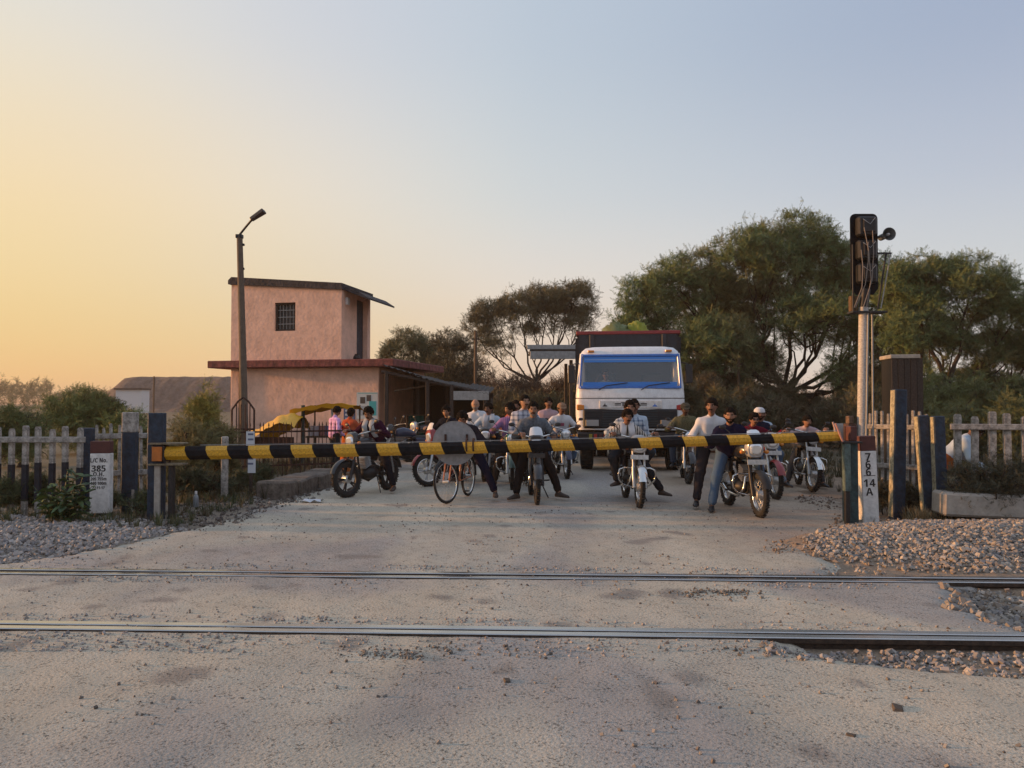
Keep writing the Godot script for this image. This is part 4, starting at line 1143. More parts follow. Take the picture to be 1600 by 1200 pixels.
func make_fences() -> void:
	fence("white concrete picket fence with dark blue lower halves behind grey ballast", Vector3(xat(-130, 10.6), 0, -10.6), Vector3(xat(126, 10.6), 0, -10.6), 1.31, 0.188, 0.062, [1.06], mat(lin(0.022, 0.025, 0.04), 0.8, 0.0, "grime", 1.5), 0.8)
	fence("narrow white picket fence between the crossing post and the boom", Vector3(xat(150, 11.6), 0, -11.6), Vector3(xat(246, 12.0), 0, -12.0), 1.3, 0.105, 0.045, [1.06, 0.5], null, 0.0)
	fence("pale picket fence of square boards beyond the leaning navy posts", Vector3(xat(1494, 10.5), 0, -10.5), Vector3(xat(1700, 10.2), 0, -10.2), 1.5, 0.212, 0.085, [1.24], null, 0.0)
	fence("sunlit fence of thin pickets behind the navy posts and signal", Vector3(xat(1350, 13.4), 0, -13.4), Vector3(xat(1452, 12.6), 0, -12.6), 1.5, 0.1, 0.035, [1.16, 0.5], null, 0.0)
	post("navy_post", "navy post with flat top beside the white crossing post", gp(135, 797), 0.17, 0.12, 1.2, M.navy)
	var p := post("navy_post", "broad navy post with weathered white head by the boom", gp(202, 799), 0.2, 0.12, 1.14, M.navy)
	part(p, "white_head", slab(Vector3(-0.1, 1.14, -0.06), Vector3(0.1, 1.43, 0.06), 0.012), M.white_paint)
	part(p, "white_foot", slab(Vector3(0.06, 0.0, 0.0605), Vector3(0.1, 0.32, 0.066)), M.white_paint)
	post("navy_post", "tall navy post at the pivot end of the boom", Vector3(xat(246, 10.5), 0, -10.5), 0.2, 0.14, 1.43, M.navy)
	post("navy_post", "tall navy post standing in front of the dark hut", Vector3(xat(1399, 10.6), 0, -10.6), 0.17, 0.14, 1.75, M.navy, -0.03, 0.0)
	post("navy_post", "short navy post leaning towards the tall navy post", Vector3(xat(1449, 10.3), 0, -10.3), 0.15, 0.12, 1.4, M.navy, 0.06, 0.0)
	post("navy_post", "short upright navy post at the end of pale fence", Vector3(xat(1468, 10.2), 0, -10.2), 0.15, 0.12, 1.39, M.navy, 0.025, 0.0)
	# the side of the right-hand posts that faces the sun has its sunlit edge painted on in cream
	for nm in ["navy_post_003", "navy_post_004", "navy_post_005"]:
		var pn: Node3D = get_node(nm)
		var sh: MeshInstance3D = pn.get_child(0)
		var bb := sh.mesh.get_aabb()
		part(pn, "painted_sunlit_side", slab(Vector3(bb.position.x - 0.004, 0.0, bb.position.z + 0.012), Vector3(bb.position.x + 0.001, bb.end.y - 0.012, bb.end.z - 0.012)), mat(lin(0.55, 0.5, 0.34), 0.8, 0.0, "grime", 2.0), sh.transform)
	# white crossing post
	var at := gp(158, 808)
	var s := thing("crossing_post", "white crossing post with maroon head lettered L/C No. 385", "sign post", at, 0.12)
	var k := -at.z / FPX
	var w := 29.0 * k
	var top := hgt(689, -at.z); var mid := hgt(708, -at.z)
	part(s, "base", slab(Vector3(-w / 2, -0.1, -0.07), Vector3(w / 2, 0.06, 0.07), 0.008), M.dark_metal)
	part(s, "white_shaft", slab(Vector3(-w / 2, 0.06, -0.07), Vector3(w / 2, mid, 0.07), 0.008), M.sign_white)
	part(s, "maroon_head", slab(Vector3(-w / 2, mid, -0.07), Vector3(w / 2, top, 0.07), 0.008), M.maroon)
	var y := mid
	for l in [["L/C No.", 0.062, 0.075, 0.78], ["385", 0.088, 0.105, 1.0], ["O.H.", 0.06, 0.085, 0.9], ["205 755m", 0.044, 0.068, 0.78], ["160 100m", 0.044, 0.06, 0.78], ["27-11-17", 0.038, 0.062, 0.8]]:
		y -= l[2]
		lettering(s, "lettering", l[0], l[1], M.letter, Transform3D(Basis(), Vector3(-0.012, y - l[1] * 0.3, 0.0715)), l[3])
	# numbered post on the right
	at = gp(1358, 813)
	s = thing("numbered_post", "white kilometre post with maroon head numbered 766 over 14A", "sign post", at, -0.04)
	k = -at.z / FPX
	w = 24.0 * k
	top = hgt(681, -at.z); mid = hgt(704, -at.z)
	var tilt := Transform3D(Basis(Vector3(0, 0, 1), 0.035), Vector3.ZERO)
	part(s, "white_shaft", slab(Vector3(-w / 2, -0.1, -0.08), Vector3(w / 2, mid, 0.08), 0.008), M.sign_white, tilt)
	part(s, "maroon_head", slab(Vector3(-w / 2, mid, -0.08), Vector3(w / 2, top, 0.08), 0.008), M.maroon, tilt)
	y = mid - 0.01
	for l in [["7", 0.1], ["6", 0.1], ["6", 0.1], ["_", 0.0], ["14", 0.115], ["A", 0.115]]:
		if l[0] == "_":
			part(s, "number_bar", slab(Vector3(-0.075, y - 0.02, 0.0805), Vector3(0.075, y - 0.012, 0.083)), M.letter, tilt)
			y -= 0.03
			continue
		y -= l[1]
		lettering(s, "lettering", l[0], 0.105, M.letter, tilt * Transform3D(Basis(), Vector3(-0.01, y + 0.03, 0.0815)), 1.0)

func make_boom() -> void:
	var a := pd(262, 708, 10.45); var b := pd(1312, 681.5, 10.05)
	var t := thing("barrier_boom", "closed level-crossing boom banded in yellow and black", "barrier", Vector3(a.x, 0, a.z), atan2(-(b - a).z, (b - a).x))
	var inv := t.transform.affine_inverse()
	var la := inv * a; var lb := inv * b
	var n := 31
	for k in n:
		var mb := MB.new()
		var rs := []
		for e in 2:
			var u := float(k + e) / n
			var c := la.lerp(lb, u) - Vector3(0, 0.03 * 4.0 * u * (1.0 - u), 0)
			var r := lerpf(0.098, 0.064, u)
			var ring := []
			for s in 8:
				var an := TAU * (s + 0.5) / 8.0
				var y := sin(an) * r
				ring.append(c + Vector3(-y * (0.38 if k + e > 0 and k + e < n else 0.0), y, cos(an) * r))
			rs.append(ring)
		for s in 8:
			var s2 := (s + 1) % 8
			mb.quad_out(rs[0][s], rs[0][s2], rs[1][s2], rs[1][s], la.lerp(lb, (k + 0.5) / n))
		for e in 2:
			for s in range(1, 7): mb.tri(rs[e][0], rs[e][s + e], rs[e][s + 1 - e])
		part(t, "yellow_band" if k % 2 == 0 else "black_band", mb, M.yellow_paint if k % 2 == 0 else M.black_paint)
	var wire := MB.new()
	var wp := []
	for k in 13:
		var u := lerpf(0.05, 1.0, k / 12.0)
		wp.append(la.lerp(lb, u) + Vector3(0, lerpf(0.105, 0.072, u) - 0.12 * u * (1.0 - u), 0))
	wire.tube(wp, 0.005, 5)
	part(t, "tension_wire", wire, M.galv)
	# grey stop disc hung behind the boom, its back to the track
	var dc := inv * pd(711, 692, 10.45)
	var disc := MB.new()
	disc.lathe([Vector2(0.0, -0.006), Vector2(0.285, -0.006), Vector2(0.3, -0.012), Vector2(0.3, 0.006), Vector2(0.285, 0.0), Vector2(0.0, 0.004)], 40, Transform3D(Basis(Vector3.RIGHT, PI / 2), Vector3(dc.x, dc.y, la.lerp(lb, 0.43).z - 0.12)))
	var dp := part(t, "stop_disc", disc, mat(lin(0.3, 0.3, 0.31), 0.6, 0.1, "stain", 2.0))
	for q in [-0.12, 0.17]: part(dp, "disc_strap", slab(Vector3(dc.x + q - 0.015, dc.y - 0.12, la.lerp(lb, 0.43).z - 0.11), Vector3(dc.x + q + 0.015, dc.y + 0.12, la.lerp(lb, 0.43).z - 0.095)), M.rust)
	for u: float in [0.455, 0.465]: part(t, "clamp", ring_band(la.lerp(lb, u), lb - la, 0.094), M.rust)
	# pivot frame at the left end
	var pf := thing("boom_stand", "pivot stand of channel bars and post holding the boom", "stand", Vector3(la.x, 0, 0) * 0.0 + Vector3(a.x, 0, a.z))
	for y: float in [0.13, -0.15]: part(pf, "channel_bar", slab(Vector3(-0.22, la.y + y - 0.012, -0.1), Vector3(0.24, la.y + y + 0.012, 0.1), 0.004), mat(lin(0.3, 0.24, 0.15), 0.7, 0.1, "grime", 2.0))
	part(pf, "side_plate", slab(Vector3(-0.16, la.y - 0.1, -0.118), Vector3(-0.02, la.y + 0.09, -0.102)), M.orange)
	part(pf, "side_plate", slab(Vector3(-0.16, la.y - 0.1, 0.102), Vector3(-0.03, la.y + 0.09, 0.118)), M.orange)
	part(pf, "counterweight", slab(Vector3(-0.18, la.y - 0.11, -0.09), Vector3(-0.008, la.y + 0.11, 0.09), 0.01), M.dark_metal)
	part(pf, "stand_post", slab(Vector3(0.03, -0.1, -0.05), Vector3(0.09, la.y - 0.162, 0.05), 0.006), M.dark_metal)
	part(pf, "stand_post", slab(Vector3(-0.16, -0.1, -0.05), Vector3(-0.08, la.y - 0.162, 0.05), 0.006), M.concrete)
	# receiving post at the right end
	var c := Vector3(lb.x, 0, 0)
	var rp := thing("boom_rest", "teal steel rest post receiving the boom tip", "stand", Vector3(b.x, 0, b.z - 0.06))
	part(rp, "front_plate", slab(Vector3(0.02, 0.42, 0.08), Vector3(0.1, lb.y - 0.09, 0.16), 0.006), mat(lin(0.13, 0.2, 0.19), 0.7, 0.0, "grime", 1.5))
	part(rp, "back_plate", slab(Vector3(0.1, -0.1, -0.12), Vector3(0.235, lb.y - 0.09, 0.07), 0.006), M.teal)
	part(rp, "lower_strut", slab(Vector3(0.03, -0.1, 0.09), Vector3(0.09, 0.42, 0.15), 0.004), M.dark_metal)
	part(rp, "rest_tray", slab(Vector3(-0.02, lb.y - 0.09, -0.13), Vector3(0.25, lb.y - 0.065, 0.17), 0.004), M.dark_metal)
	part(rp, "guide_horn", slab(Vector3(0.0, lb.y - 0.065, -0.13), Vector3(0.12, lb.y + 0.16, -0.1), 0.004), M.galv, Transform3D(Basis(Vector3(0, 0, 1), 0.0), Vector3.ZERO))
	part(rp, "guide_horn", beam(Vector3(0.0, lb.y - 0.065, 0.15), Vector3(-0.09, lb.y + 0.17, 0.15), 0.014), mat(lin(0.4, 0.2, 0.17), 0.7))
	part(rp, "guide_horn", beam(Vector3(0.05, lb.y - 0.065, -0.08), Vector3(-0.03, lb.y + 0.18, -0.08), 0.012), mat(lin(0.45, 0.3, 0.27), 0.7))
	part(rp, "lock_box", slab(Vector3(0.13, lb.y - 0.065, -0.09), Vector3(0.22, lb.y + 0.13, 0.08), 0.01), M.maroon)

func ring_band(c: Vector3, axis: Vector3, r: float) -> MB:
	var mb := MB.new()
	var y := axis.normalized()
	var x := y.cross(Vector3.UP).normalized()
	mb.lathe([Vector2(r, -0.012), Vector2(r + 0.006, -0.012), Vector2(r + 0.006, 0.012), Vector2(r, 0.012)], 16, Transform3D(Basis(x, y, x.cross(y)), c))
	return mb

func make_signal() -> void:
	var d := 12.0
	var foot := Vector3(xat(1343, d), 0, -d)
	var t := thing("signal_mast", "tall colour-light signal on white steel mast", "signal", foot)
	var top := hgt(480, d)
	var lean := xat(1350, d) - xat(1342, d)
	var at := func(y): return Vector3(lean * y / top, y, 0)
	part(t, "mast", beam(at.call(-0.1), at.call(top), 0.07, 20), mat(lin(0.6, 0.58, 0.55), 0.6, 0.0, "chips", 1.6))
	for k in 9: part(t, "band", ring_band(at.call(0.9 + k * 0.27), Vector3.UP, 0.071), M.black_paint)
	part(t, "foot_box", slab(Vector3(-0.2, 0.0, -0.14), Vector3(-0.06, 1.24, 0.04), 0.01), mat(lin(0.12, 0.05, 0.03), 0.8, 0.0, "grime", 2.0))
	part(t, "foot_cap", slab(Vector3(-0.18, 1.24, -0.1), Vector3(-0.1, 1.36, 0.02), 0.01), mat(lin(0.22, 0.13, 0.08), 0.8, 0.0, "grime", 2.0))
	part(t, "conduit", beam(at.call(0.8) + Vector3(0.035, 0, 0.08), at.call(top - 0.1) + Vector3(0.035, 0, 0.08), 0.014), M.galv)
	# head seen from behind
	var hy0 := hgt(450, d); var hy1 := hgt(333, d)
	var cx := xat(1355, d) - foot.x
	var hw := 0.215
	var pl := PackedVector2Array([Vector2(-hw, hy0), Vector2(-hw * 0.62, hy0 - 0.1), Vector2(hw * 0.62, hy0 - 0.1), Vector2(hw, hy0)])
	for k in 6:
		var a := PI / 2 * k / 5.0
		pl.append(Vector2(hw - 0.08 + 0.08 * cos(a), hy1 - 0.08 + 0.08 * sin(a)))
	for k in 6:
		var a := PI / 2 * (1.0 + k / 5.0)
		pl.append(Vector2(-hw + 0.08 + 0.08 * cos(a), hy1 - 0.08 + 0.08 * sin(a)))
	var mb := MB.new()
	mb.prism(pl, -0.06, -0.04, Transform3D(Basis(), Vector3(cx, 0, 0)))
	part(t, "backing_plate", mb, M.black_paint)
	for k in 3:
		var y := lerpf(hy0 + 0.22, hy1 - 0.22, k / 2.0)
		var un := MB.new()
		un.box(Vector3(cx, y, 0.03), Vector3(0.3, 0.31, 0.14), Basis(), 0.03)
		var hs := part(t, "lamp_unit", un, M.dark_metal)
		var hood := MB.new()
		hood.lathe([Vector2(0.11, 0.0), Vector2(0.12, 0.0), Vector2(0.105, 0.24), Vector2(0.095, 0.24), Vector2(0.1, 0.0)], 18, Transform3D(Basis(Vector3.RIGHT, -PI / 2), Vector3(cx, y, -0.06)))
		part(hs, "hood", hood, M.black_paint)
		var cap := MB.new()
		cap.box(Vector3(cx + 0.02, y, 0.112), Vector3(0.2, 0.2, 0.02), Basis(), 0.02)
		part(hs, "rear_cover", cap, mat(lin(0.025, 0.023, 0.026), 0.45, 0.3, "grime", 4.0))
		var hinge := MB.new()
		hinge.tube([Vector3(cx - 0.09, y + 0.1, 0.125), Vector3(cx + 0.02, y + 0.02, 0.13), Vector3(cx + 0.1, y + 0.12, 0.125)], 0.006, 5)
		part(hs, "cover_clip", hinge, M.steel)
	part(t, "head_stem", beam(at.call(top), Vector3(cx, hy0 - 0.02, 0), 0.07, 14), M.dark_metal)
	part(t, "platform_ring", ring_band(at.call(top - 0.06), Vector3.UP, 0.077), M.dark_metal)
	part(t, "platform_bar", slab(Vector3(cx - 0.26, top - 0.1, -0.1), Vector3(cx + 0.28, top - 0.07, 0.12), 0.004), M.dark_metal)
	part(t, "junction_box", slab(Vector3(cx - 0.24, top - 0.07, -0.09), Vector3(cx - 0.13, top + 0.18, 0.02), 0.01), mat(lin(0.16, 0.09, 0.03), 0.8, 0.0, "grime", 3.0))
	part(t, "cross_arm", slab(Vector3(cx, hgt(394, d) - 0.012, -0.1), Vector3(xat(1400, d) - foot.x, hgt(394, d) + 0.012, -0.075)), M.dark_metal)
	part(t, "arm_strut", beam(Vector3(xat(1392, d) - foot.x, hgt(394, d), -0.09), Vector3(xat(1376, d) - foot.x, hgt(482, d), -0.06), 0.014), M.dark_metal)
	part(t, "arm_strut", beam(Vector3(xat(1399, d) - foot.x, hgt(394, d), -0.09), Vector3(xat(1378, d) - foot.x, hgt(482, d), 0.0), 0.009), M.galv)
	part(t, "ladder_rail", beam(Vector3(xat(1368, d) - foot.x, 0, -0.1), Vector3(xat(1369, d) - foot.x, top - 0.09, -0.1), 0.014), M.galv)
	part(t, "side_pipe", beam(Vector3(cx - 0.23, top - 0.08, 0.06), Vector3(cx - 0.21, hy1 - 0.5, 0.02), 0.012), M.dark_metal)
	for q in [[-0.13, -0.24, 0.0], [-0.08, -0.05, 0.35], [-0.02, -0.22, 0.12], [0.05, -0.1, 0.3]]:
		var w := MB.new()
		var p0 := Vector3(cx + q[0], hgt(393, d) + q[2], 0.14); var p1 := Vector3(cx + q[1], top - 0.02, 0.12)
		w.tube([p0, p0.lerp(p1, 0.3) + Vector3(0.05, 0, 0.02), p0.lerp(p1, 0.65) + Vector3(0.07, 0, 0.03), p1], 0.007, 5)
		part(t, "cable", w, mat(lin(0.2, 0.17, 0.15), 0.7))
	# horn loudspeaker on its bracket
	var sp := thing("horn_speaker", "small grey horn loudspeaker bracketed to the signal head", "loudspeaker", Vector3(xat(1387, d), hgt(368, d), -d))
	var hn := MB.new()
	hn.lathe([Vector2(0.095, 0.12), Vector2(0.1, 0.125), Vector2(0.102, 0.115), Vector2(0.06, 0.03), Vector2(0.035, -0.05), Vector2(0.05, -0.06), Vector2(0.05, -0.16), Vector2(0.0, -0.16)], 22, Transform3D(Basis(Vector3.RIGHT, PI / 2), Vector3.ZERO))
	hn.lathe([Vector2(0.0, -0.04), Vector2(0.03, -0.04), Vector2(0.052, 0.03), Vector2(0.095, 0.12)], 22, Transform3D(Basis(Vector3.RIGHT, PI / 2), Vector3.ZERO))
	part(sp, "horn", hn, mat(lin(0.1, 0.11, 0.12), 0.5))
	var core := MB.new()
	core.ell(Vector3(0, 0, 0.07), Vector3(0.026, 0.026, 0.05), Basis(), 8, 12)
	part(sp, "horn_core", core, mat(lin(0.42, 0.43, 0.45), 0.5))
	part(sp, "bracket", slab(Vector3(-0.12, -0.012, -0.12), Vector3(0.0, 0.012, -0.09)), M.dark_metal)

func make_lamp() -> void:
	var d := 16.5
	var foot := Vector3(xat(384, d), 0, -d)
	var t := thing("street_lamp", "tall leaning street lamp with flat head beside the pink house", "street lamp", foot)
	var top := Vector3(xat(372, d) - foot.x, hgt(368, d), 0)
	var mb := MB.new()
	mb.tube([Vector3(0, -0.1, 0), top * 0.5 + Vector3(0.01, 0, 0), top], [0.095, 0.078, 0.062], 12)
	part(t, "pole", mb, mat(lin(0.15, 0.115, 0.085), 0.9, 0.0, "stain", 1.2, "n_mid", 0.4))
	part(t, "pole_collar", slab(top + Vector3(-0.075, -0.06, -0.06), top + Vector3(0.07, 0.02, 0.06), 0.01), M.dark_metal)
	var a := pd(375, 366, d) - foot; var b := pd(400, 345, d) - foot
	var arm := MB.new()
	arm.tube([a - Vector3(0, 0.12, 0), a, a.lerp(b, 0.5) + Vector3(0.0, 0.03, 0.06), b + Vector3(0, 0, 0.2)], 0.025, 8)
	part(t, "arm", arm, M.dark_metal)
	var dir := (pd(420, 332, d) - pd(397, 347, d)).normalized()
	var hd := MB.new()
	hd.hull8(pd(408, 340, d) - foot + Vector3(0, 0, 0.25), Basis(dir, Vector3(-dir.y, dir.x, 0), Vector3(0, 0, 1)), [Vector3(0.17, 0.05, 0.07), Vector3(0.17, 0.05, 0.11), Vector3(0.17, 0.03, 0.05), Vector3(0.17, 0.035, 0.09), Vector3(0.17, 0.05, 0.07), Vector3(0.17, 0.05, 0.11), Vector3(0.17, 0.03, 0.05), Vector3(0.17, 0.035, 0.09)], 0.012)
	part(t, "lamp_head", hd, M.black_plastic)
	for q in [0.36, 0.1]:
		var c := MB.new()
		c.box(top - Vector3(-0.07, q * 2.0, 0), Vector3(0.08, 0.05, 0.05), Basis(), 0.01)
		part(t, "insulator", c, M.dark_metal)
	# iron gate leaf leaning at the pole foot
	var g := thing("iron_gate", "rusty iron gate leaf with pointed arch at the lamp foot", "gate", Vector3(xat(380, 15.9), 0, -15.9), 0.2)
	for x: float in [-0.22, 0.22]: part(g, "upright", beam(Vector3(x, -0.1, 0), Vector3(x, hgt(640, 15.9), 0), 0.022), M.rust)
	var ar := MB.new()
	ar.tube([Vector3(-0.22, hgt(640, 15.9), 0), Vector3(-0.1, hgt(627, 15.9), 0), Vector3(0.0, hgt(621, 15.9), 0), Vector3(0.1, hgt(627, 15.9), 0), Vector3(0.22, hgt(640, 15.9), 0)], 0.022, 6)
	part(g, "arch", ar, M.rust)
	for k in 4: part(g, "bar", beam(Vector3(-0.13 + k * 0.088, -0.05, 0), Vector3(-0.13 + k * 0.088, hgt(632, 15.9), 0), 0.012), M.rust)
	for y: float in [0.4, 1.0]: part(g, "cross_bar", slab(Vector3(-0.22, y, -0.012), Vector3(0.22, y + 0.04, 0.012)), M.rust)

func make_roadside() -> void:
	# rusty iron railing and stone ledge in front of the stall
	var a := Vector3(xat(362, 15.6), 0, -15.6); var b := Vector3(xat(534, 16.6), 0, -16.6)
	var f := thing("iron_railing", "rusty thin-barred iron railing before the stall and cart", "railing", a, atan2(-(b - a).z, (b - a).x))
	var len := (b - a).length()
	var bar: ArrayMesh = cm("bar", func(): return spear_bar(1.22).mesh())
	var n := int(len / 0.092)
	for k in n + 1: part(f, "bar", bar, M.rust, Transform3D(Basis(Vector3(0, 0, 1), rng.randf_range(-0.02, 0.02)), Vector3(k * 0.092, -0.05, 0)))
	for y: float in [0.25, 0.95]: part(f, "railing_rail", slab(Vector3(-0.05, y, -0.03), Vector3(len + 0.05, y + 0.035, -0.014)), M.rust)
	var l0 := gp(452, 778); var l1 := gp(536, 752)
	var lg := thing("stone_ledge", "low rough stone ledge at the road edge by the iron railing", "ledge", l0, atan2(-(l1 - l0).z, (l1 - l0).x))
	var ln := (l1 - l0).length()
	for k in 6:
		var mb := MB.new()
		mb.box(Vector3(ln * (k + 0.5) / 6.0, 0.06, -0.3), Vector3(ln / 6.0 - 0.012, rng.randf_range(0.36, 0.41), rng.randf_range(0.56, 0.64)), Basis(Vector3.UP, rng.randf_range(-0.03, 0.03)) * Basis(Vector3(0, 0, 1), rng.randf_range(-0.03, 0.03)), 0.03)
		for q in mb.v.size(): mb.v[q] += Vector3(nz.get_noise_3d(mb.v[q].x * 300.0, mb.v[q].y * 300.0, 0), nz.get_noise_3d(mb.v[q].y * 300.0, mb.v[q].x * 300.0, 9), 0) * 0.03
		part(lg, "stone", mb, M.ledge_stone)
	# white marker stub and notices
	post("white_stub", "short white concrete stub under the boom near the lamp", Vector3(xat(352, 12.6), 0, -12.6), 0.1, 0.08, hgt(682, 12.6), M.white_paint)
	var nb := thing("notice_board", "white paper notices on a dark stake behind the boom", "notice", Vector3(xat(392, 13.2), 0, -13.2))
	part(nb, "stake", slab(Vector3(-0.025, -0.1, -0.04), Vector3(0.025, hgt(674, 13.2), -0.01)), M.dark_wood)
	for q in [[385, 398, 674, 702, 0.0], [388, 400, 712, 739, -0.06]]:
		var pn := part(nb, "notice_sheet", slab(Vector3(xat(q[0], 13.2) - nb.position.x, hgt(q[3], 13.2), -0.008), Vector3(xat(q[1], 13.2) - nb.position.x, hgt(q[2], 13.2), 0.0)), mat(lin(0.55, 0.58, 0.62), 0.7), Transform3D(Basis(Vector3(0, 0, 1), 0.0), Vector3.ZERO))
		for k in 2: part(pn, "printed_line", slab(Vector3(-0.045, hgt(q[2] + 6 + 8 * k, 13.2), 0.001), Vector3(0.05, hgt(q[2] + 3 + 8 * k, 13.2), 0.003)), mat(lin(0.12, 0.14, 0.22), 0.7))
	# rubbish
	var lp := thing("paper_litter", "crumpled white paper lying on the road edge", "litter", gp(488, 785) + Vector3(0, 0.012, 0))
	var pm := MB.new()
	var rs := []
	for k in 5:
		var r := []
		for q in 6: r.append(Vector3(-0.15 + q * 0.06 + 0.02 * sin(k * 2.0), 0.02 * sin(q * 2.3 + k * 1.7) + 0.02, -0.1 + k * 0.05 + 0.015 * sin(q * 1.3)))
		rs.append(r)
	pm.rows(rs)
	part(lp, "sheet", pm, mat(lin(0.6, 0.62, 0.66), 0.8))
	var bt := thing("white_bottle", "small white plastic bottle in the weeds under the boom", "bottle", gp(306, 792))
	var bm := MB.new()
	bm.lathe([Vector2(0.0, 0.0), Vector2(0.038, 0.0), Vector2(0.04, 0.02), Vector2(0.04, 0.13), Vector2(0.034, 0.16), Vector2(0.016, 0.19), Vector2(0.016, 0.2)], 14)
	part(bt, "bottle_body", bm, mat(lin(0.2, 0.22, 0.24), 0.3))
	var cp := MB.new()
	cp.lathe([Vector2(0.019, 0.195), Vector2(0.019, 0.235), Vector2(0.0, 0.24)], 12)
	part(bt, "cap", cp, mat(lin(0.6, 0.6, 0.6), 0.4))
	# concrete block right
	var cb := thing("concrete_beam", "fallen concrete beam with sunlit end lying above the ballast heap", "beam", Vector3(xat(1497, 9.75), 0, -9.75))
	var cm2 := MB.new()
	cm2.box(Vector3(0.95, 0.24, -0.12), Vector3(2.2, 0.3, 0.4), Basis(Vector3.UP, -0.12) * Basis(Vector3(0, 0, 1), -0.03), 0.03)
	part(cb, "beam_body", cm2, M.concrete)
	# dark hut behind the fence
	var d := 15.0
	var hut := thing("relay_hut", "narrow dark timber hut with pale flat top behind navy post", "hut", Vector3(xat(1418, d), 0, -d), -0.15)
	var hwid := 23.0 * d / FPX
	for k in 5:
		var xx := -hwid + k * hwid * 2.0 / 5.0
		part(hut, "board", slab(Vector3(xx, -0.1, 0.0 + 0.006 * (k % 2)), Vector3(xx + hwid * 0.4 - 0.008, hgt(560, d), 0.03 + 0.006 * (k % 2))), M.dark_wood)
	part(hut, "hut_body", slab(Vector3(-hwid, -0.1, -0.6), Vector3(hwid, hgt(560, d), -0.002)), M.dark_metal)
	part(hut, "flat_top", slab(Vector3(-hwid - 0.03, hgt(560, d), -0.63), Vector3(hwid - 0.06, hgt(554, d), 0.06), 0.008), M.concrete)

func spear_bar(h: float) -> MB:
	var mb := MB.new()
	mb.tube([Vector3(0, 0, 0), Vector3(0, h - 0.09, 0), Vector3(0, h - 0.07, 0), Vector3(0, h, 0)], [0.009, 0.009, 0.016, 0.002], 6)
	return mb

# ---------------------------------------------------------------- vehicles (forward is +z, ground y = 0)
func loft(secs: Array, seg := 16, pw := 2.6) -> MB:
	# secs: [z, centre y, half width, half height] -> superellipse sections
	var mb := MB.new()
	var rs := []
	if secs[0][0] > secs[-1][0]:
		secs = secs.duplicate()
		secs.reverse()
	for s in secs:
		var r := []
		for k in seg:
			var a := TAU * k / seg
			var cx := signf(cos(a)) * pow(absf(cos(a)), 2.0 / pw)
			var cy := signf(sin(a)) * pow(absf(sin(a)), 2.0 / pw)
			r.append(Vector3(cx * s[2], s[1] + cy * s[3], s[0]))
		rs.append(r)
	mb.rows(rs, true, true)
	return mb

func wheel(parent: Node, called: String, at: Transform3D, r: float, tw: float, style: String, key: String) -> void:
	var w := Node3D.new()
	w.name = called; w.transform = at
	parent.add_child(w, true)
	var f := func(k: String, g: Callable): return cm(key + k, func(): return g.call().mesh())
	part(w, "tyre", f.call("t", func():
		var mb := MB.new()
		mb.torus(r - tw, tw, 36, 10, Transform3D(), 0.85)
		if tw > 0.03:
			for k in 40:
				var a := TAU * k / 40.0
				mb.box(Vector3(0, sin(a), cos(a)) * (r + 0.002), Vector3(tw * 1.3, 0.014, 0.02), Basis(Vector3.RIGHT, -a) * Basis(Vector3(0, 0, 1), 0.3 if k % 2 else -0.3))
		return mb), M.tyre)
	part(w, "rim", f.call("r", func():
		var mb := MB.new()
		mb.torus(r - tw * 2.0, tw * 0.32, 32, 8, Transform3D(), 1.9)
		return mb), M.chrome if style != "alloy_dark" else M.dark_metal)
	part(w, "hub", f.call("h", func():
		var mb := MB.new()
		var rot := Transform3D(Basis(Vector3(0, 0, 1), PI / 2), Vector3.ZERO)
		var hr := 0.07 if tw > 0.03 else 0.028
		mb.lathe([Vector2(0.0, -0.06), Vector2(hr * 0.5, -0.06), Vector2(hr, -0.05), Vector2(hr, 0.05), Vector2(hr * 0.5, 0.06), Vector2(0.0, 0.06)], 18, rot)
		return mb), M.alu)
	var sp := part(w, "spokes", f.call("s" + style, func():
		var mb := MB.new()
		if style == "spoke":
			for k in 32:
				var a := TAU * k / 32.0
				var b := a + (0.5 if k % 4 < 2 else -0.5)
				var side := 0.04 if k % 2 else -0.04
				mb.tube([Vector3(side, sin(b) * 0.05, cos(b) * 0.05), Vector3(0, sin(a), cos(a)) * (r - tw * 2.0)], 0.0022 if tw > 0.03 else 0.0016, 4, false)
		else:
			for k in 5:
				var a := TAU * k / 5.0
				for e: float in [-0.12, 0.12]:
					mb.tube([Vector3(0, sin(a), cos(a)) * 0.05, Vector3(0, sin(a + e), cos(a + e)) * (r - tw * 2.0)], [0.02, 0.012], 6, false)
		return mb), M.alu if style != "alloy_dark" else M.dark_metal)
	if style == "spoke": sp.set_meta("kind", "stuff")

func arc_guard(r: float, a0: float, a1: float, hw: float) -> MB:
	var mb := MB.new()
	var rs := []
	for k in 15:
		var a := lerpf(a0, a1, k / 14.0)
		var o := Vector3(0, sin(a), cos(a))
		var row := []
		for q in 7:
			var u := q / 3.0 - 1.0
			row.append(o * (r - 0.03 * u * u) + Vector3(u * hw, 0, 0))
		rs.append(row)
	mb.rows(rs)
	return mb

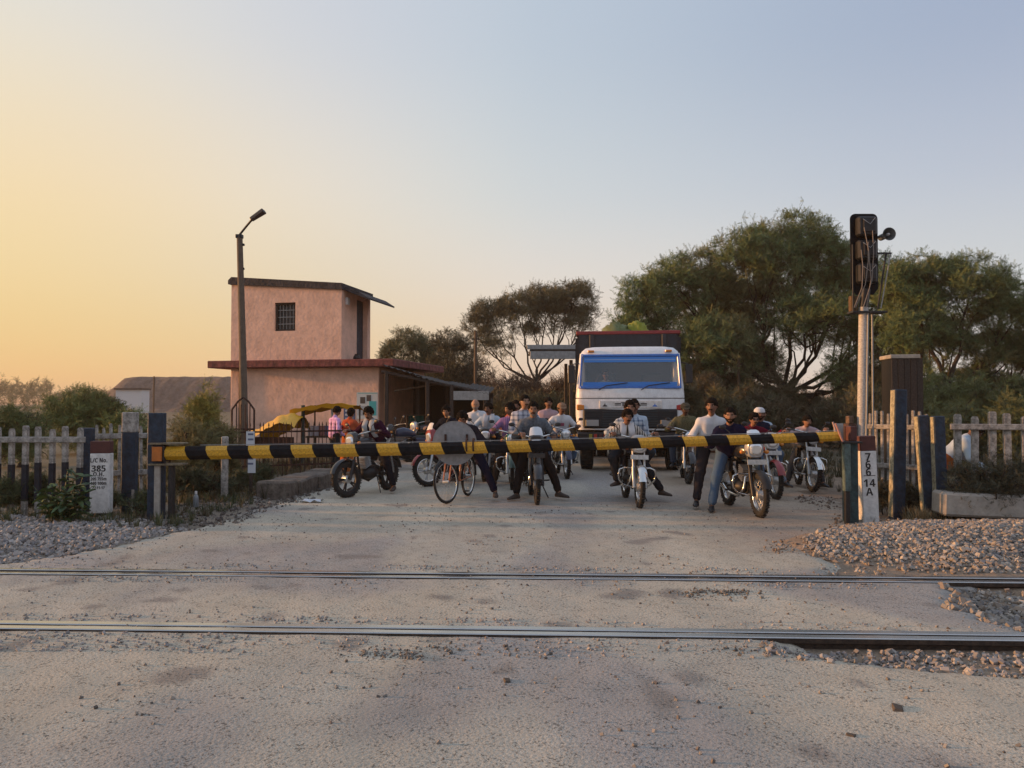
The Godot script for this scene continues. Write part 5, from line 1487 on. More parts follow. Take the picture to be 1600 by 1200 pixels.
# o: tank, cowl (materials), style, steer, guard, visor, plate, mud
func motorcycle(label: String, contact: Vector3, heading: float, o := {}) -> Node3D:
	var fw := Vector3(sin(heading), 0, cos(heading))
	var t := thing("motorcycle", label, "motorcycle", Vector3(contact.x, 0.0, contact.z) - fw * 0.63, heading, "motorcycles waiting at the boom")
	t.rotation.z = o.get("lean", 0.0)
	var tank: Material = o.get("tank", M.black_plastic)
	var cowl: Material = o.get("cowl", tank)
	var style: String = o.get("style", "spoke")
	var hp := Vector3(0, 0.93, 0.37)
	var axis := Vector3(0, cos(0.42), -sin(0.42))
	var S := Transform3D(Basis(), hp) * Transform3D(Basis(axis, o.get("steer", 0.0)), Vector3.ZERO) * Transform3D(Basis(), -hp)
	wheel(t, "front_wheel", S * Transform3D(Basis(), Vector3(0, 0.3, 0.63)), 0.3, 0.045, style, "mw")
	wheel(t, "rear_wheel", Transform3D(Basis(), Vector3(0, 0.3, -0.63)), 0.3, 0.05, style, "mr")
	var f := func(k: String, g: Callable): return cm("mc_" + k, func(): return g.call().mesh())
	for s: float in [-1.0, 1.0]:
		part(t, "fork_leg", f.call("fork%d" % int(s), func():
			var mb := MB.new()
			mb.tube([Vector3(s * 0.085, 0.29, 0.635), Vector3(s * 0.085, 0.6, 0.515)], [0.03, 0.028], 10)
			mb.tube([Vector3(s * 0.085, 0.6, 0.515), Vector3(s * 0.085, 0.98, 0.37)], 0.018, 10)
			return mb), o.get("fork", M.alu), S)
		part(t, "indicator", f.call("ind%d" % int(s), func():
			var mb := MB.new()
			mb.tube([Vector3(s * 0.09, 0.88, 0.43), Vector3(s * 0.15, 0.88, 0.45)], 0.01, 6)
			mb.ell(Vector3(s * 0.175, 0.88, 0.455), Vector3(0.035, 0.028, 0.03))
			return mb), M.amber, S)
		var mr := part(t, "mirror", f.call("mirror%d" % int(s), func():
			var mb := MB.new()
			mb.tube([Vector3(s * 0.24, 1.06, 0.25), Vector3(s * 0.28, 1.15, 0.24), Vector3(s * 0.345, 1.205, 0.22)], 0.007, 6)
			mb.ell(Vector3(s * 0.37, 1.22, 0.22), Vector3(0.052, 0.032, 0.016), Basis(), 8, 14)
			return mb), M.black_plastic, S)
		part(mr, "mirror_glass", f.call("mglass%d" % int(s), func():
			var mb := MB.new()
			mb.ell(Vector3(s * 0.37, 1.22, 0.208), Vector3(0.045, 0.026, 0.008), Basis(), 6, 14)
			return mb), M.mirror)
		part(t, "grip", f.call("grip%d" % int(s), func():
			var mb := MB.new()
			mb.tube([Vector3(s * 0.24, 1.055, 0.25), Vector3(s * 0.36, 1.06, 0.18)], 0.018, 8)
			mb.tube([Vector3(s * 0.24, 1.05, 0.29), Vector3(s * 0.35, 1.045, 0.24)], 0.006, 5)
			return mb), M.black_plastic, S)
		part(t, "foot_peg", f.call("peg%d" % int(s), func():
			var mb := MB.new()
			mb.tube([Vector3(s * 0.1, 0.3, 0.0), Vector3(s * 0.26, 0.31, 0.0)], 0.014, 6)
			mb.tube([Vector3(s * 0.1, 0.36, -0.38), Vector3(s * 0.24, 0.38, -0.38)], 0.013, 6)
			return mb), M.dark_metal)
		part(t, "side_panel", f.call("side%d" % int(s), func():
			var mb := MB.new()
			mb.hull8(Vector3(s * 0.115, 0.63, -0.28), Basis(), [Vector3(0.03, 0.1, 0.14), Vector3(0.03, 0.1, 0.14), Vector3(0.025, 0.11, 0.2), Vector3(0.025, 0.11, 0.2), Vector3(0.03, 0.08, 0.12), Vector3(0.03, 0.08, 0.12), Vector3(0.025, 0.11, 0.14), Vector3(0.025, 0.11, 0.14)], 0.02)
			return mb), tank)
		part(t, "shock_absorber", f.call("shock%d" % int(s), func():
			var mb := MB.new()
			mb.tube([Vector3(s * 0.12, 0.32, -0.62), Vector3(s * 0.12, 0.68, -0.5)], 0.012, 6)
			for k in 9: mb.torus(0.022, 0.005, 10, 5, Transform3D(Basis(Vector3.RIGHT, -0.32) * Basis(Vector3(0, 0, 1), PI / 2), Vector3(s * 0.12, 0.38 + k * 0.03, -0.6 + k * 0.01)))
			return mb), M.alu)
	part(t, "fork_yoke", f.call("yoke", func():
		var mb := MB.new()
		mb.box(Vector3(0, 0.96, 0.385), Vector3(0.22, 0.03, 0.07), Basis(Vector3.RIGHT, 0.4), 0.008)
		mb.box(Vector3(0, 0.76, 0.46), Vector3(0.22, 0.03, 0.07), Basis(Vector3.RIGHT, 0.4), 0.008)
		return mb), M.dark_metal, S)
	part(t, "front_mudguard", f.call("fmud", func(): return arc_guard(0.345, 0.35, 2.5, 0.062)), o.get("mud", tank), S * Transform3D(Basis(), Vector3(0, 0.3, 0.63)))
	part(t, "handlebar", f.call("bar", func():
		var mb := MB.new()
		mb.tube([Vector3(-0.37, 1.06, 0.175), Vector3(-0.22, 1.055, 0.26), Vector3(-0.1, 1.03, 0.35), Vector3(0, 1.0, 0.37), Vector3(0.1, 1.03, 0.35), Vector3(0.22, 1.055, 0.26), Vector3(0.37, 1.06, 0.175)], 0.012, 8)
		return mb), M.chrome, S)
	# headlamp cowl
	var cw: MeshInstance3D
	if o.get("round", false):
		cw = part(t, "headlamp_bowl", f.call("bowl", func():
			var mb := MB.new()
			mb.lathe([Vector2(0.0, -0.1), Vector2(0.05, -0.09), Vector2(0.085, -0.05), Vector2(0.095, 0.0), Vector2(0.098, 0.012), Vector2(0.088, 0.016)], 22, Transform3D(Basis(Vector3.RIGHT, PI / 2), Vector3(0, 0.92, 0.5)))
			return mb), cowl, S)
		part(cw, "headlamp_lens", f.call("rlens", func():
			var mb := MB.new()
			mb.ell(Vector3(0, 0.92, 0.505), Vector3(0.087, 0.087, 0.025), Basis(), 10, 20)
			return mb), M.lens)
	else: cw = part(t, "headlamp_cowl", f.call("cowl", func(): return loft([[0.36, 0.93, 0.09, 0.1], [0.42, 0.94, 0.13, 0.14], [0.475, 0.935, 0.125, 0.14], [0.51, 0.925, 0.105, 0.115]], 18, 3.0)), cowl, S)
	if not o.get("round", false): part(cw, "headlamp_lens", f.call("lens", func(): return loft([[0.5, 0.92, 0.092, 0.085], [0.522, 0.918, 0.085, 0.078], [0.532, 0.917, 0.06, 0.055]], 18, 3.0)), M.lens)
	if o.has("visor"):
		part(cw, "fly_screen", f.call("visor", func():
			var mb := MB.new()
			mb.rows([[Vector3(-0.11, 1.05, 0.47), Vector3(-0.05, 1.06, 0.5), Vector3(0.05, 1.06, 0.5), Vector3(0.11, 1.05, 0.47)], [Vector3(-0.1, 1.12, 0.44), Vector3(-0.045, 1.13, 0.465), Vector3(0.045, 1.13, 0.465), Vector3(0.1, 1.12, 0.44)], [Vector3(-0.085, 1.17, 0.4), Vector3(-0.04, 1.19, 0.42), Vector3(0.04, 1.19, 0.42), Vector3(0.085, 1.17, 0.4)]])
			return mb), o.visor)
	part(t, "number_plate", f.call("plate", func():
		var mb := MB.new()
		mb.box(Vector3(0, 0.745, 0.55), Vector3(0.27, 0.07, 0.006), Basis(Vector3.RIGHT, -0.1), 0.002)
		mb.box(Vector3(0, 0.76, 0.5), Vector3(0.03, 0.02, 0.1))
		return mb), o.get("plate", M.plate), S)
	part(t, "fuel_tank", f.call("tank", func(): return loft([[0.31, 0.86, 0.05, 0.06], [0.27, 0.87, 0.1, 0.1], [0.14, 0.88, 0.145, 0.115], [0.0, 0.865, 0.14, 0.105], [-0.12, 0.83, 0.1, 0.075], [-0.17, 0.82, 0.07, 0.05]], 20, 2.5)), tank)
	part(t, "seat", f.call("seat", func(): return loft([[-0.06, 0.76, 0.07, 0.03], [-0.15, 0.75, 0.115, 0.045], [-0.4, 0.75, 0.135, 0.05], [-0.7, 0.77, 0.13, 0.05], [-0.82, 0.78, 0.09, 0.035]], 16, 3.0)), M.seat)
	var tl := part(t, "tail_piece", f.call("tail", func(): return loft([[-0.45, 0.73, 0.1, 0.05], [-0.75, 0.77, 0.1, 0.05], [-0.92, 0.8, 0.06, 0.035]], 14, 3.0)), tank)
	part(tl, "tail_light", f.call("tlight", func():
		var mb := MB.new()
		mb.ell(Vector3(0, 0.78, -0.93), Vector3(0.06, 0.035, 0.025))
		return mb), M.red_lens)
	part(t, "rear_mudguard", f.call("rmud", func(): return arc_guard(0.36, 1.0, 3.0, 0.075)), M.black_plastic, Transform3D(Basis(), Vector3(0, 0.32, -0.63)))
	var en := part(t, "engine", f.call("eng", func():
		var mb := MB.new()
		mb.ell(Vector3(0, 0.36, 0.0), Vector3(0.16, 0.12, 0.2), Basis(), 10, 16)
		mb.box(Vector3(0, 0.4, -0.12), Vector3(0.22, 0.16, 0.2), Basis(), 0.03)
		return mb), M.dark_metal)
	for k in 7:
		part(en, "cooling_fin", f.call("fin", func():
			var mb := MB.new()
			mb.box(Vector3.ZERO, Vector3(0.19, 0.012, 0.18), Basis(), 0.004)
			return mb), M.alu, Transform3D(Basis(Vector3.RIGHT, 0.35), Vector3(0, 0.48 + k * 0.028, 0.12 + k * 0.008)))
	part(t, "frame", f.call("frame", func():
		var mb := MB.new()
		mb.tube([Vector3(0, 0.9, 0.35), Vector3(0, 0.55, 0.3), Vector3(0, 0.3, 0.22), Vector3(0, 0.22, 0.0), Vector3(0, 0.3, -0.25)], 0.02, 8)
		mb.tube([Vector3(0, 0.82, 0.33), Vector3(0, 0.75, -0.1), Vector3(0, 0.7, -0.5)], 0.02, 8)
		for s in [-1, 1]: mb.tube([Vector3(s * 0.07, 0.36, -0.15), Vector3(s * 0.09, 0.3, -0.63)], 0.018, 6)
		mb.tube([Vector3(0.11, 0.3, -0.1), Vector3(0.24, 0.02, -0.02)], 0.01, 6)
		return mb), M.dark_metal)
	part(t, "exhaust", f.call("exh", func():
		var mb := MB.new()
		mb.tube([Vector3(-0.04, 0.52, 0.22), Vector3(-0.09, 0.36, 0.28), Vector3(-0.13, 0.24, 0.16), Vector3(-0.14, 0.25, -0.2), Vector3(-0.16, 0.33, -0.36), Vector3(-0.165, 0.4, -0.85)], [0.018, 0.018, 0.018, 0.022, 0.042, 0.045], 10)
		return mb), M.chrome)
	if o.get("guard", false):
		part(t, "leg_guard", f.call("guard", func():
			var mb := MB.new()
			for s: float in [-1.0, 1.0]:
				mb.tube([Vector3(s * 0.03, 0.56, 0.33), Vector3(s * 0.2, 0.57, 0.36), Vector3(s * 0.27, 0.54, 0.37), Vector3(s * 0.285, 0.46, 0.37), Vector3(s * 0.27, 0.38, 0.36), Vector3(s * 0.2, 0.3, 0.33), Vector3(s * 0.04, 0.26, 0.24)], 0.013, 8)
			return mb), M.chrome)
	if o.has("skirt"):
		part(t, "leg_shield", f.call("skirt", func():
			var mb := MB.new()
			for s: float in [-1.0, 1.0]:
				mb.hull8(Vector3(s * 0.19, 0.5, 0.22), Basis(Vector3.UP, -s * 0.25), [Vector3(0.1, 0.22, 0.03), Vector3(0.1, 0.22, 0.03), Vector3(0.12, 0.22, 0.05), Vector3(0.12, 0.22, 0.05), Vector3(0.1, 0.22, 0.03), Vector3(0.1, 0.22, 0.03), Vector3(0.12, 0.22, 0.05), Vector3(0.12, 0.22, 0.05)], 0.02)
			return mb), o.skirt)
	return t

func bicycle(label: String, contact: Vector3, heading: float) -> Node3D:
	var fw := Vector3(sin(heading), 0, cos(heading))
	var t := thing("bicycle", label, "bicycle", Vector3(contact.x, 0, contact.z) - fw * 0.52, heading)
	var r := 0.335
	var or_ := paint(0.5, 0.12, 0.015)
	var S := Transform3D(Basis(), Vector3(0, 0.8, 0.36)) * Transform3D(Basis(Vector3(0, 0.94, -0.33).normalized(), -0.25), Vector3.ZERO) * Transform3D(Basis(), Vector3(0, -0.8, -0.36))
	wheel(t, "front_wheel", S * Transform3D(Basis(), Vector3(0, r, 0.52)), r, 0.022, "spoke", "bw")
	wheel(t, "rear_wheel", Transform3D(Basis(), Vector3(0, r, -0.52)), r, 0.022, "spoke", "bw")
	var fr := MB.new()
	fr.tube([Vector3(0, 0.8, 0.36), Vector3(0, 0.62, 0.42)], 0.02, 8)
	fr.tube([Vector3(0, 0.78, 0.36), Vector3(0, 0.8, -0.2)], 0.015, 8)
	fr.tube([Vector3(0, 0.66, 0.4), Vector3(0, 0.3, -0.08)], 0.017, 8)
	fr.tube([Vector3(0, 0.86, -0.22), Vector3(0, 0.3, -0.08)], 0.016, 8)
	for s: float in [-1.0, 1.0]:
		fr.tube([Vector3(s * 0.02, 0.3, -0.08), Vector3(s * 0.055, r, -0.52)], 0.009, 6)
		fr.tube([Vector3(s * 0.02, 0.8, -0.2), Vector3(s * 0.055, r, -0.52)], 0.009, 6)
	part(t, "frame", fr, or_)
	var fk := MB.new()
	for s: float in [-1.0, 1.0]: fk.tube([Vector3(s * 0.055, r, 0.52), Vector3(s * 0.055, 0.6, 0.43), Vector3(s * 0.03, 0.67, 0.405)], 0.012, 8)
	part(t, "fork", fk, or_, S)
	for q in [[0.52, S, 0.6, 2.4], [-0.52, Transform3D(), 0.4, 3.2]]:
		part(t, "mudguard", arc_guard(r + 0.035, q[2], q[3], 0.032), M.dark_metal, q[1] * Transform3D(Basis(), Vector3(0, r, q[0])))
	var hb := MB.new()
	hb.tube([Vector3(0, 0.8, 0.36), Vector3(0, 0.95, 0.31)], 0.012, 8)
	hb.tube([Vector3(-0.27, 0.98, 0.08), Vector3(-0.27, 1.0, 0.2), Vector3(-0.2, 0.98, 0.32), Vector3(0, 0.95, 0.33), Vector3(0.2, 0.98, 0.32), Vector3(0.27, 1.0, 0.2), Vector3(0.27, 0.98, 0.08)], 0.011, 8)
	part(t, "handlebar", hb, M.chrome, S)
	part(t, "saddle", loft([[-0.36, 0.9, 0.09, 0.035], [-0.25, 0.91, 0.1, 0.035], [-0.1, 0.9, 0.04, 0.025], [-0.04, 0.895, 0.025, 0.02]], 14, 2.4), M.seat)
	var ch := MB.new()
	ch.box(Vector3(-0.06, 0.32, -0.28), Vector3(0.02, 0.1, 0.46), Basis(), 0.01)
	part(t, "chain_case", ch, M.dark_metal)
	for s: float in [-1.0, 1.0]:
		var cr := MB.new()
		cr.tube([Vector3(s * 0.07, 0.3, -0.08), Vector3(s * 0.08, 0.3 - s * 0.16, -0.05)], 0.009, 6)
		cr.box(Vector3(s * 0.13, 0.3 - s * 0.16, -0.05), Vector3(0.09, 0.02, 0.07), Basis(), 0.005)
		part(t, "pedal", cr, M.dark_metal)
	var ca := MB.new()
	for x: float in [-0.06, 0.0, 0.06]: ca.tube([Vector3(x, 0.75, -0.3), Vector3(x, 0.75, -0.72)], 0.006, 5)
	for s: float in [-1.0, 1.0]: ca.tube([Vector3(s * 0.06, 0.75, -0.6), Vector3(s * 0.06, r, -0.52)], 0.005, 5)
	part(t, "carrier", ca, M.dark_metal)
	return t

func cab_ring(y: float, hw: float, zf: float, zb: float, r: float, bow := 0.05) -> Array:
	var o := []
	for k in 7:
		var u := k / 6.0 * 2.0 - 1.0
		o.append(Vector3(u * (hw - r), y, zf + bow * (1.0 - u * u)))
	for k in 4: o.append(Vector3(hw - r + r * sin((k + 1) / 4.0 * PI / 2), y, zf - r + r * cos((k + 1) / 4.0 * PI / 2)))
	o.append(Vector3(hw, y, zb)); o.append(Vector3(-hw, y, zb))
	for k in 4: o.append(Vector3(-hw + r - r * cos(k / 4.0 * PI / 2), y, zf - r + r * sin(k / 4.0 * PI / 2)))
	return o

func make_truck() -> Node3D:
	var d := 17.5
	var t := thing("tipper_truck", "white forward-cab tipper truck with blue windscreen frame and dark body", "truck", Vector3(xat(984, d), 0, -d), -0.13)
	var white := mat(lin(0.86, 0.87, 0.88), 0.4, 0.0, "plaster", 0.8)
	white.clearcoat_enabled = true; white.clearcoat = 0.3
	var blue := paint(0.02, 0.16, 0.6)
	var lo := MB.new()
	lo.rows([cab_ring(0.95, 1.2, 0.0, -1.7, 0.16), cab_ring(1.3, 1.235, 0.02, -1.7, 0.17), cab_ring(1.66, 1.235, 0.03, -1.7, 0.17)], true, true)
	part(t, "cab_shell", lo, white)
	var lo2 := MB.new()
	lo2.rows([cab_ring(1.675, 1.22, 0.01, -1.69, 0.17), cab_ring(1.69, 1.235, 0.03, -1.7, 0.17), cab_ring(1.9, 1.22, 0.0, -1.7, 0.17)], true, true)
	part(t, "cab_shell", lo2, white)
	var gap := MB.new()
	gap.rows([cab_ring(1.655, 1.19, -0.02, -1.65, 0.15), cab_ring(1.68, 1.19, -0.02, -1.65, 0.15)], true, false)
	part(t, "panel_gap", gap, M.black_plastic)
	var rf := MB.new()
	rf.rows([cab_ring(2.66, 1.14, -0.1, -1.7, 0.17), cab_ring(2.76, 1.1, -0.13, -1.68, 0.18), cab_ring(2.84, 1.02, -0.22, -1.6, 0.2), cab_ring(2.875, 0.88, -0.4, -1.45, 0.2)], true, true)
	part(t, "cab_roof", rf, white)
	for s: float in [-1.0, 1.0]:
		var pl := MB.new()
		pl.tube([Vector3(s * 1.165, 1.88, -0.1), Vector3(s * 1.085, 2.7, -0.2)], 0.055, 10)
		part(t, "pillar", pl, white)
		part(t, "rear_pillar", slab(Vector3(s * 1.1 - 0.05, 1.88, -1.7), Vector3(s * 1.1 + 0.05, 2.68, -1.0), 0.02), white)
		part(t, "side_window", slab(Vector3(s * 1.12 - 0.004, 1.9, -1.0), Vector3(s * 1.12 + 0.004, 2.66, -0.22)), M.glass)
		part(t, "roof_marker", slab(Vector3(s * 0.88 - 0.075, 2.73, -0.13), Vector3(s * 0.88 + 0.075, 2.78, -0.06), 0.012), M.amber)
		part(t, "indicator", slab(Vector3(s * 1.12 - 0.09, 1.4, -0.06), Vector3(s * 1.12 + 0.1, 1.53, 0.035), 0.02), M.amber if s < 0 else M.red_lens)
		var mr := part(t, "mirror_arm", beam(Vector3(s * 1.14, 2.5, -0.2), Vector3(s * 1.32, 2.45, -0.05), 0.014), M.black_plastic)
		part(mr, "mirror", slab(Vector3(s * 1.33 - 0.08, 2.02, -0.09), Vector3(s * 1.33 + 0.08, 2.44, -0.04), 0.015), M.black_plastic)
	part(t, "cab_back", slab(Vector3(-1.05, 1.88, -1.69), Vector3(1.05, 2.68, -1.64)), M.dark_metal)
	# windscreen with its blue surround
	var ang := atan2(0.1, 0.78)
	var wt := Transform3D(Basis(Vector3.RIGHT, -ang), Vector3(0, 2.29, -0.025))
	var fr := MB.new()
	for s: float in [-1.0, 1.0]: fr.box(Vector3(s * 1.11, 0, 0.0), Vector3(0.05, 0.8, 0.05), Basis(Vector3(0, 0, 1), s * 0.06), 0.012)
	fr.box(Vector3(0, 0.365, 0.004), Vector3(2.16, 0.06, 0.05), Basis(), 0.012)
	fr.box(Vector3(0, -0.375, 0.004), Vector3(2.26, 0.06, 0.05), Basis(), 0.012)
	var ws := part(t, "windscreen_surround", fr, blue, wt)
	var gl := MB.new()
	gl.quad(Vector3(-1.1, -0.34, 0.0), Vector3(1.1, -0.34, 0.0), Vector3(1.06, 0.33, 0.0), Vector3(-1.06, 0.33, 0.0))
	part(ws, "windscreen_glass", gl, M.glass)
	part(ws, "sun_strip", slab(Vector3(-1.04, 0.21, 0.003), Vector3(1.04, 0.332, 0.008)), mat(lin(0.03, 0.2, 0.62), 0.4))
	part(ws, "rail_strip", slab(Vector3(-1.02, 0.262, 0.0085), Vector3(1.02, 0.275, 0.012)), mat(lin(0.3, 0.42, 0.6), 0.4))
	part(ws, "lower_strip", slab(Vector3(-1.06, -0.342, 0.003), Vector3(1.06, -0.25, 0.008)), mat(lin(0.025, 0.17, 0.55), 0.4))
	for q in [[-0.65, -0.05], [0.3, 0.9]]:
		var wp := MB.new()
		wp.tube([Vector3(q[0] - 0.05, -0.44, 0.045), Vector3(q[0] + 0.12, -0.34, 0.05), Vector3(q[1], -0.27, 0.035)], 0.011, 6)
		part(ws, "wiper", wp, M.black_plastic)
	part(t, "dashboard", slab(Vector3(-1.0, 1.86, -0.55), Vector3(1.0, 1.98, -0.15), 0.03), M.black_plastic)
	part(t, "steering_wheel", truck_wheel(), M.black_plastic)
	for s: float in [-0.55, 0.55]: part(t, "cab_seat", slab(Vector3(s - 0.25, 1.6, -1.4), Vector3(s + 0.25, 2.3, -1.25), 0.05), M.seat)
	# name strip and grille
	part(t, "name_strip", slab(Vector3(-0.68, 1.45, 0.03), Vector3(0.72, 1.615, 0.09), 0.008), M.sign_white)
	lettering(t, "lettering", "TATA", 0.095, M.letter, Transform3D(Basis(), Vector3(0.02, 1.535, 0.0925)), 1.5)
	for q in [[-0.34, -0.2], [0.24, 0.38]]:
		for k in 2: part(t, "letter_bar", slab(Vector3(q[0], 1.51 + k * 0.035, 0.0905), Vector3(q[1], 1.53 + k * 0.035, 0.094)), M.letter)
	for q in [[-0.56, M.letter], [0.56, blue]]:
		var em := MB.new()
		em.prism(PackedVector2Array([Vector2(-0.06, 0), Vector2(0.06, 0), Vector2(0.035, 0.03), Vector2(0.015, 0.03), Vector2(0.0, 0.08), Vector2(-0.02, 0.03), Vector2(-0.035, 0.03)]), 0.0905, 0.094, Transform3D(Basis(), Vector3(q[0], 1.485, 0)))
		part(t, "emblem", em, q[1])
	var gm := mat(lin(0.006, 0.01, 0.014), 0.6)
	var gp_ := part(t, "grille", slab(Vector3(-1.06, 0.99, 0.0), Vector3(1.06, 1.43, 0.085), 0.03), gm)
	for k in 7: part(gp_, "grille_bar", slab(Vector3(-0.62, 1.03 + k * 0.055, 0.086), Vector3(0.62, 1.05 + k * 0.055, 0.1), 0.003), mat(lin(0.012, 0.025, 0.034), 0.5))
	for s: float in [-1.0, 1.0]:
		for k in 3: part(gp_, "vent_bar", slab(Vector3(s * 0.84 - 0.19, 1.24 + k * 0.055, 0.086), Vector3(s * 0.84 + 0.19, 1.26 + k * 0.055, 0.096), 0.003), gm)
		var hl := part(t, "headlight", slab(Vector3(s * 0.84 - 0.17, 1.02, 0.06), Vector3(s * 0.84 + 0.17, 1.2, 0.11), 0.03), M.dark_metal)
		part(hl, "headlight_lens", slab(Vector3(s * 0.84 - 0.14, 1.04, 0.1105), Vector3(s * 0.84 + 0.14, 1.18, 0.118), 0.004), mat(lin(0.3, 0.31, 0.32), 0.15, 0.3))
	part(t, "bumper", slab(Vector3(-1.22, 0.55, -0.3), Vector3(1.22, 0.9, 0.12), 0.04), M.dark_metal)
	for k in 4: part(t, "bumper_stripe", slab(Vector3(-0.92 + k * 0.11, 0.72, 0.1205), Vector3(-0.85 + k * 0.11, 0.86, 0.124)), [mat(lin(0.3, 0.25, 0.03), 0.6), M.red_lens, M.maroon, M.red_lens][k])
	part(t, "number_plate", slab(Vector3(-0.3, 0.6, 0.1205), Vector3(0.3, 0.72, 0.13), 0.003), M.plate)
	# chassis, wheels
	for s: float in [-0.45, 0.45]: part(t, "chassis_rail", slab(Vector3(s - 0.05, 0.7, -6.8), Vector3(s + 0.05, 0.95, -0.3)), M.dark_metal)
	part(t, "front_axle", beam(Vector3(-1.0, 0.5, -0.75), Vector3(1.0, 0.5, -0.75), 0.06), M.dark_metal)
	part(t, "rear_axle", beam(Vector3(-1.0, 0.5, -5.2), Vector3(1.0, 0.5, -5.2), 0.08), M.dark_metal)
	var tw := MB.new()
	var rot := Transform3D(Basis(Vector3(0, 0, 1), PI / 2), Vector3.ZERO)
	tw.lathe([Vector2(0.28, -0.13), Vector2(0.42, -0.15), Vector2(0.49, -0.13), Vector2(0.51, -0.09), Vector2(0.51, 0.09), Vector2(0.49, 0.13), Vector2(0.42, 0.15), Vector2(0.28, 0.13)], 36, rot)
	for k in 44:
		var a := TAU * k / 44.0
		tw.box(Vector3(0.06 if k % 2 else -0.06, sin(a) * 0.512, cos(a) * 0.512), Vector3(0.13, 0.02, 0.045), Basis(Vector3.RIGHT, -a))
	var rm := MB.new()
	rm.lathe([Vector2(0.28, -0.13), Vector2(0.28, -0.02), Vector2(0.12, 0.03), Vector2(0.1, 0.08), Vector2(0.0, 0.08)], 24, rot)
	rm.lathe([Vector2(0.0, -0.08), Vector2(0.1, -0.08), Vector2(0.12, -0.03), Vector2(0.28, 0.02), Vector2(0.28, 0.13)], 24, rot)
	var twm := tw.mesh(); var rmm := rm.mesh()
	for q in [[-1.0, -0.75], [1.0, -0.75], [-1.02, -5.2], [1.02, -5.2], [-0.7, -5.2], [0.7, -5.2]]:
		var w := Node3D.new()
		w.name = "wheel"; w.position = Vector3(q[0], 0.51, q[1])
		t.add_child(w, true)
		part(w, "tyre", twm, M.tyre)
		part(w, "rim", rmm, M.dark_metal)
	# mudflap dark boxes behind front wheels, fuel tank
	part(t, "fuel_tank", slab(Vector3(0.62, 0.55, -3.4), Vector3(1.1, 1.0, -2.2), 0.08), M.dark_metal)
	part(t, "battery_box", slab(Vector3(-1.1, 0.55, -3.0), Vector3(-0.62, 0.95, -2.2), 0.04), M.dark_metal)
	# tipper body
	var bm := mat(lin(0.018, 0.022, 0.035), 0.55, 0.0, "grime", 1.0)
	var hw := 1.22; var y0 := 1.15; var y1 := 3.3
	part(t, "body_front", slab(Vector3(-hw, y0, -1.95), Vector3(hw, y1, -1.86)), bm)
	for s: float in [-1.0, 1.0]:
		part(t, "body_side", slab(Vector3(s * hw - 0.05, y0, -6.8), Vector3(s * hw + 0.05, y1 - 0.02, -1.95)), bm)
		for k in 6: part(t, "side_rib", slab(Vector3(s * (hw + 0.085) - 0.035, y0, -2.3 - k * 0.85), Vector3(s * (hw + 0.085) + 0.035, y1 - 0.06, -2.2 - k * 0.85)), bm)
		part(t, "side_rim", slab(Vector3(s * hw - 0.08, y1 - 0.02, -6.8), Vector3(s * hw + 0.08, y1 + 0.08, -1.97)), M.red_slab)
	part(t, "front_rim", slab(Vector3(-hw - 0.08, y1, -1.97), Vector3(hw + 0.08, y1 + 0.085, -1.83), 0.015), mat(lin(0.26, 0.03, 0.03), 0.6, 0.0, "stain", 1.5))
	part(t, "body_floor", slab(Vector3(-hw, y0 - 0.05, -6.8), Vector3(hw, y0, -1.95)), bm)
	part(t, "tail_gate", slab(Vector3(-hw, y0, -6.85), Vector3(hw, y1, -6.8)), bm)
	for s: float in [-0.9, 0.9]: part(t, "front_rib", slab(Vector3(s - 0.06, y0, -1.86), Vector3(s + 0.06, y1, -1.8), 0.01), bm)
	# load: bundles under green and yellow sheets
	for q in [[936, 988, 504, "crumpled pale green sheet heaped on the truck load", Color(0.17, 0.2, 0.07)], [980, 1014, 500, "bright yellow-green bundle on top of the truck load", Color(0.3, 0.32, 0.02)]]:
		var dd := 20.4
		var b := thing("load_bundle", q[3], "bundle", Vector3(xat((q[0] + q[1]) / 2.0, dd), y1 - 0.5, -dd))
		var mb := MB.new()
		mb.ell(Vector3(0, 0.36, 0), Vector3((q[1] - q[0]) * 0.5 * dd / FPX, hgt(q[2], dd) - y1 + 0.06, 0.55), Basis(Vector3(0, 0, 1), 0.12), 30, 40)
		for k in mb.v.size(): mb.v[k] += mb.n[k] * (0.12 * nz.get_noise_3d(mb.v[k].x * 420.0, mb.v[k].y * 420.0 + q[0], mb.v[k].z * 420.0) + 0.13 * absf(nz.get_noise_3d(mb.v[k].x * 900.0, mb.v[k].y * 900.0 + q[0], mb.v[k].z * 900.0)))
		part(b, "sheet_cover", mb, mat(lin(q[4].r, q[4].g, q[4].b), 0.6, 0.0, "stain", 3.0, "n_mid", 1.0))
		part(b, "bundle_base", slab(Vector3(-0.2, 0, -0.3), Vector3(0.2, 0.3, 0.3), 0.05), M.dark_wood)
	var ld := MB.new()
	var rs := []
	for k in 11:
		var r := []
		for q in 9: r.append(Vector3(-hw + 0.06 + q * (hw - 0.06) * 2.0 / 8.0, y1 - 0.32 - 0.06 * absf(q - 4.0) + 0.1 * nz.get_noise_2d(q * 90.0, k * 90.0), -2.0 - k * 0.47))
		rs.append(r)
	ld.rows(rs)
	part(t, "load_top", ld, mat(lin(0.12, 0.1, 0.07), 0.9, 0.0, "grime", 1.0))
	return t

func truck_wheel() -> MB:
	var mb := MB.new()
	mb.torus(0.24, 0.016, 24, 8, Transform3D(Basis(Vector3.RIGHT, 0.3) * Basis(Vector3.UP, PI / 2), Vector3(-0.55, 2.02, -0.62)))
	mb.tube([Vector3(-0.55, 1.9, -0.4), Vector3(-0.55, 2.02, -0.62)], 0.03, 8)
	mb.tube([Vector3(-0.78, 2.02, -0.62), Vector3(-0.32, 2.02, -0.62)], 0.013, 6)
	return mb

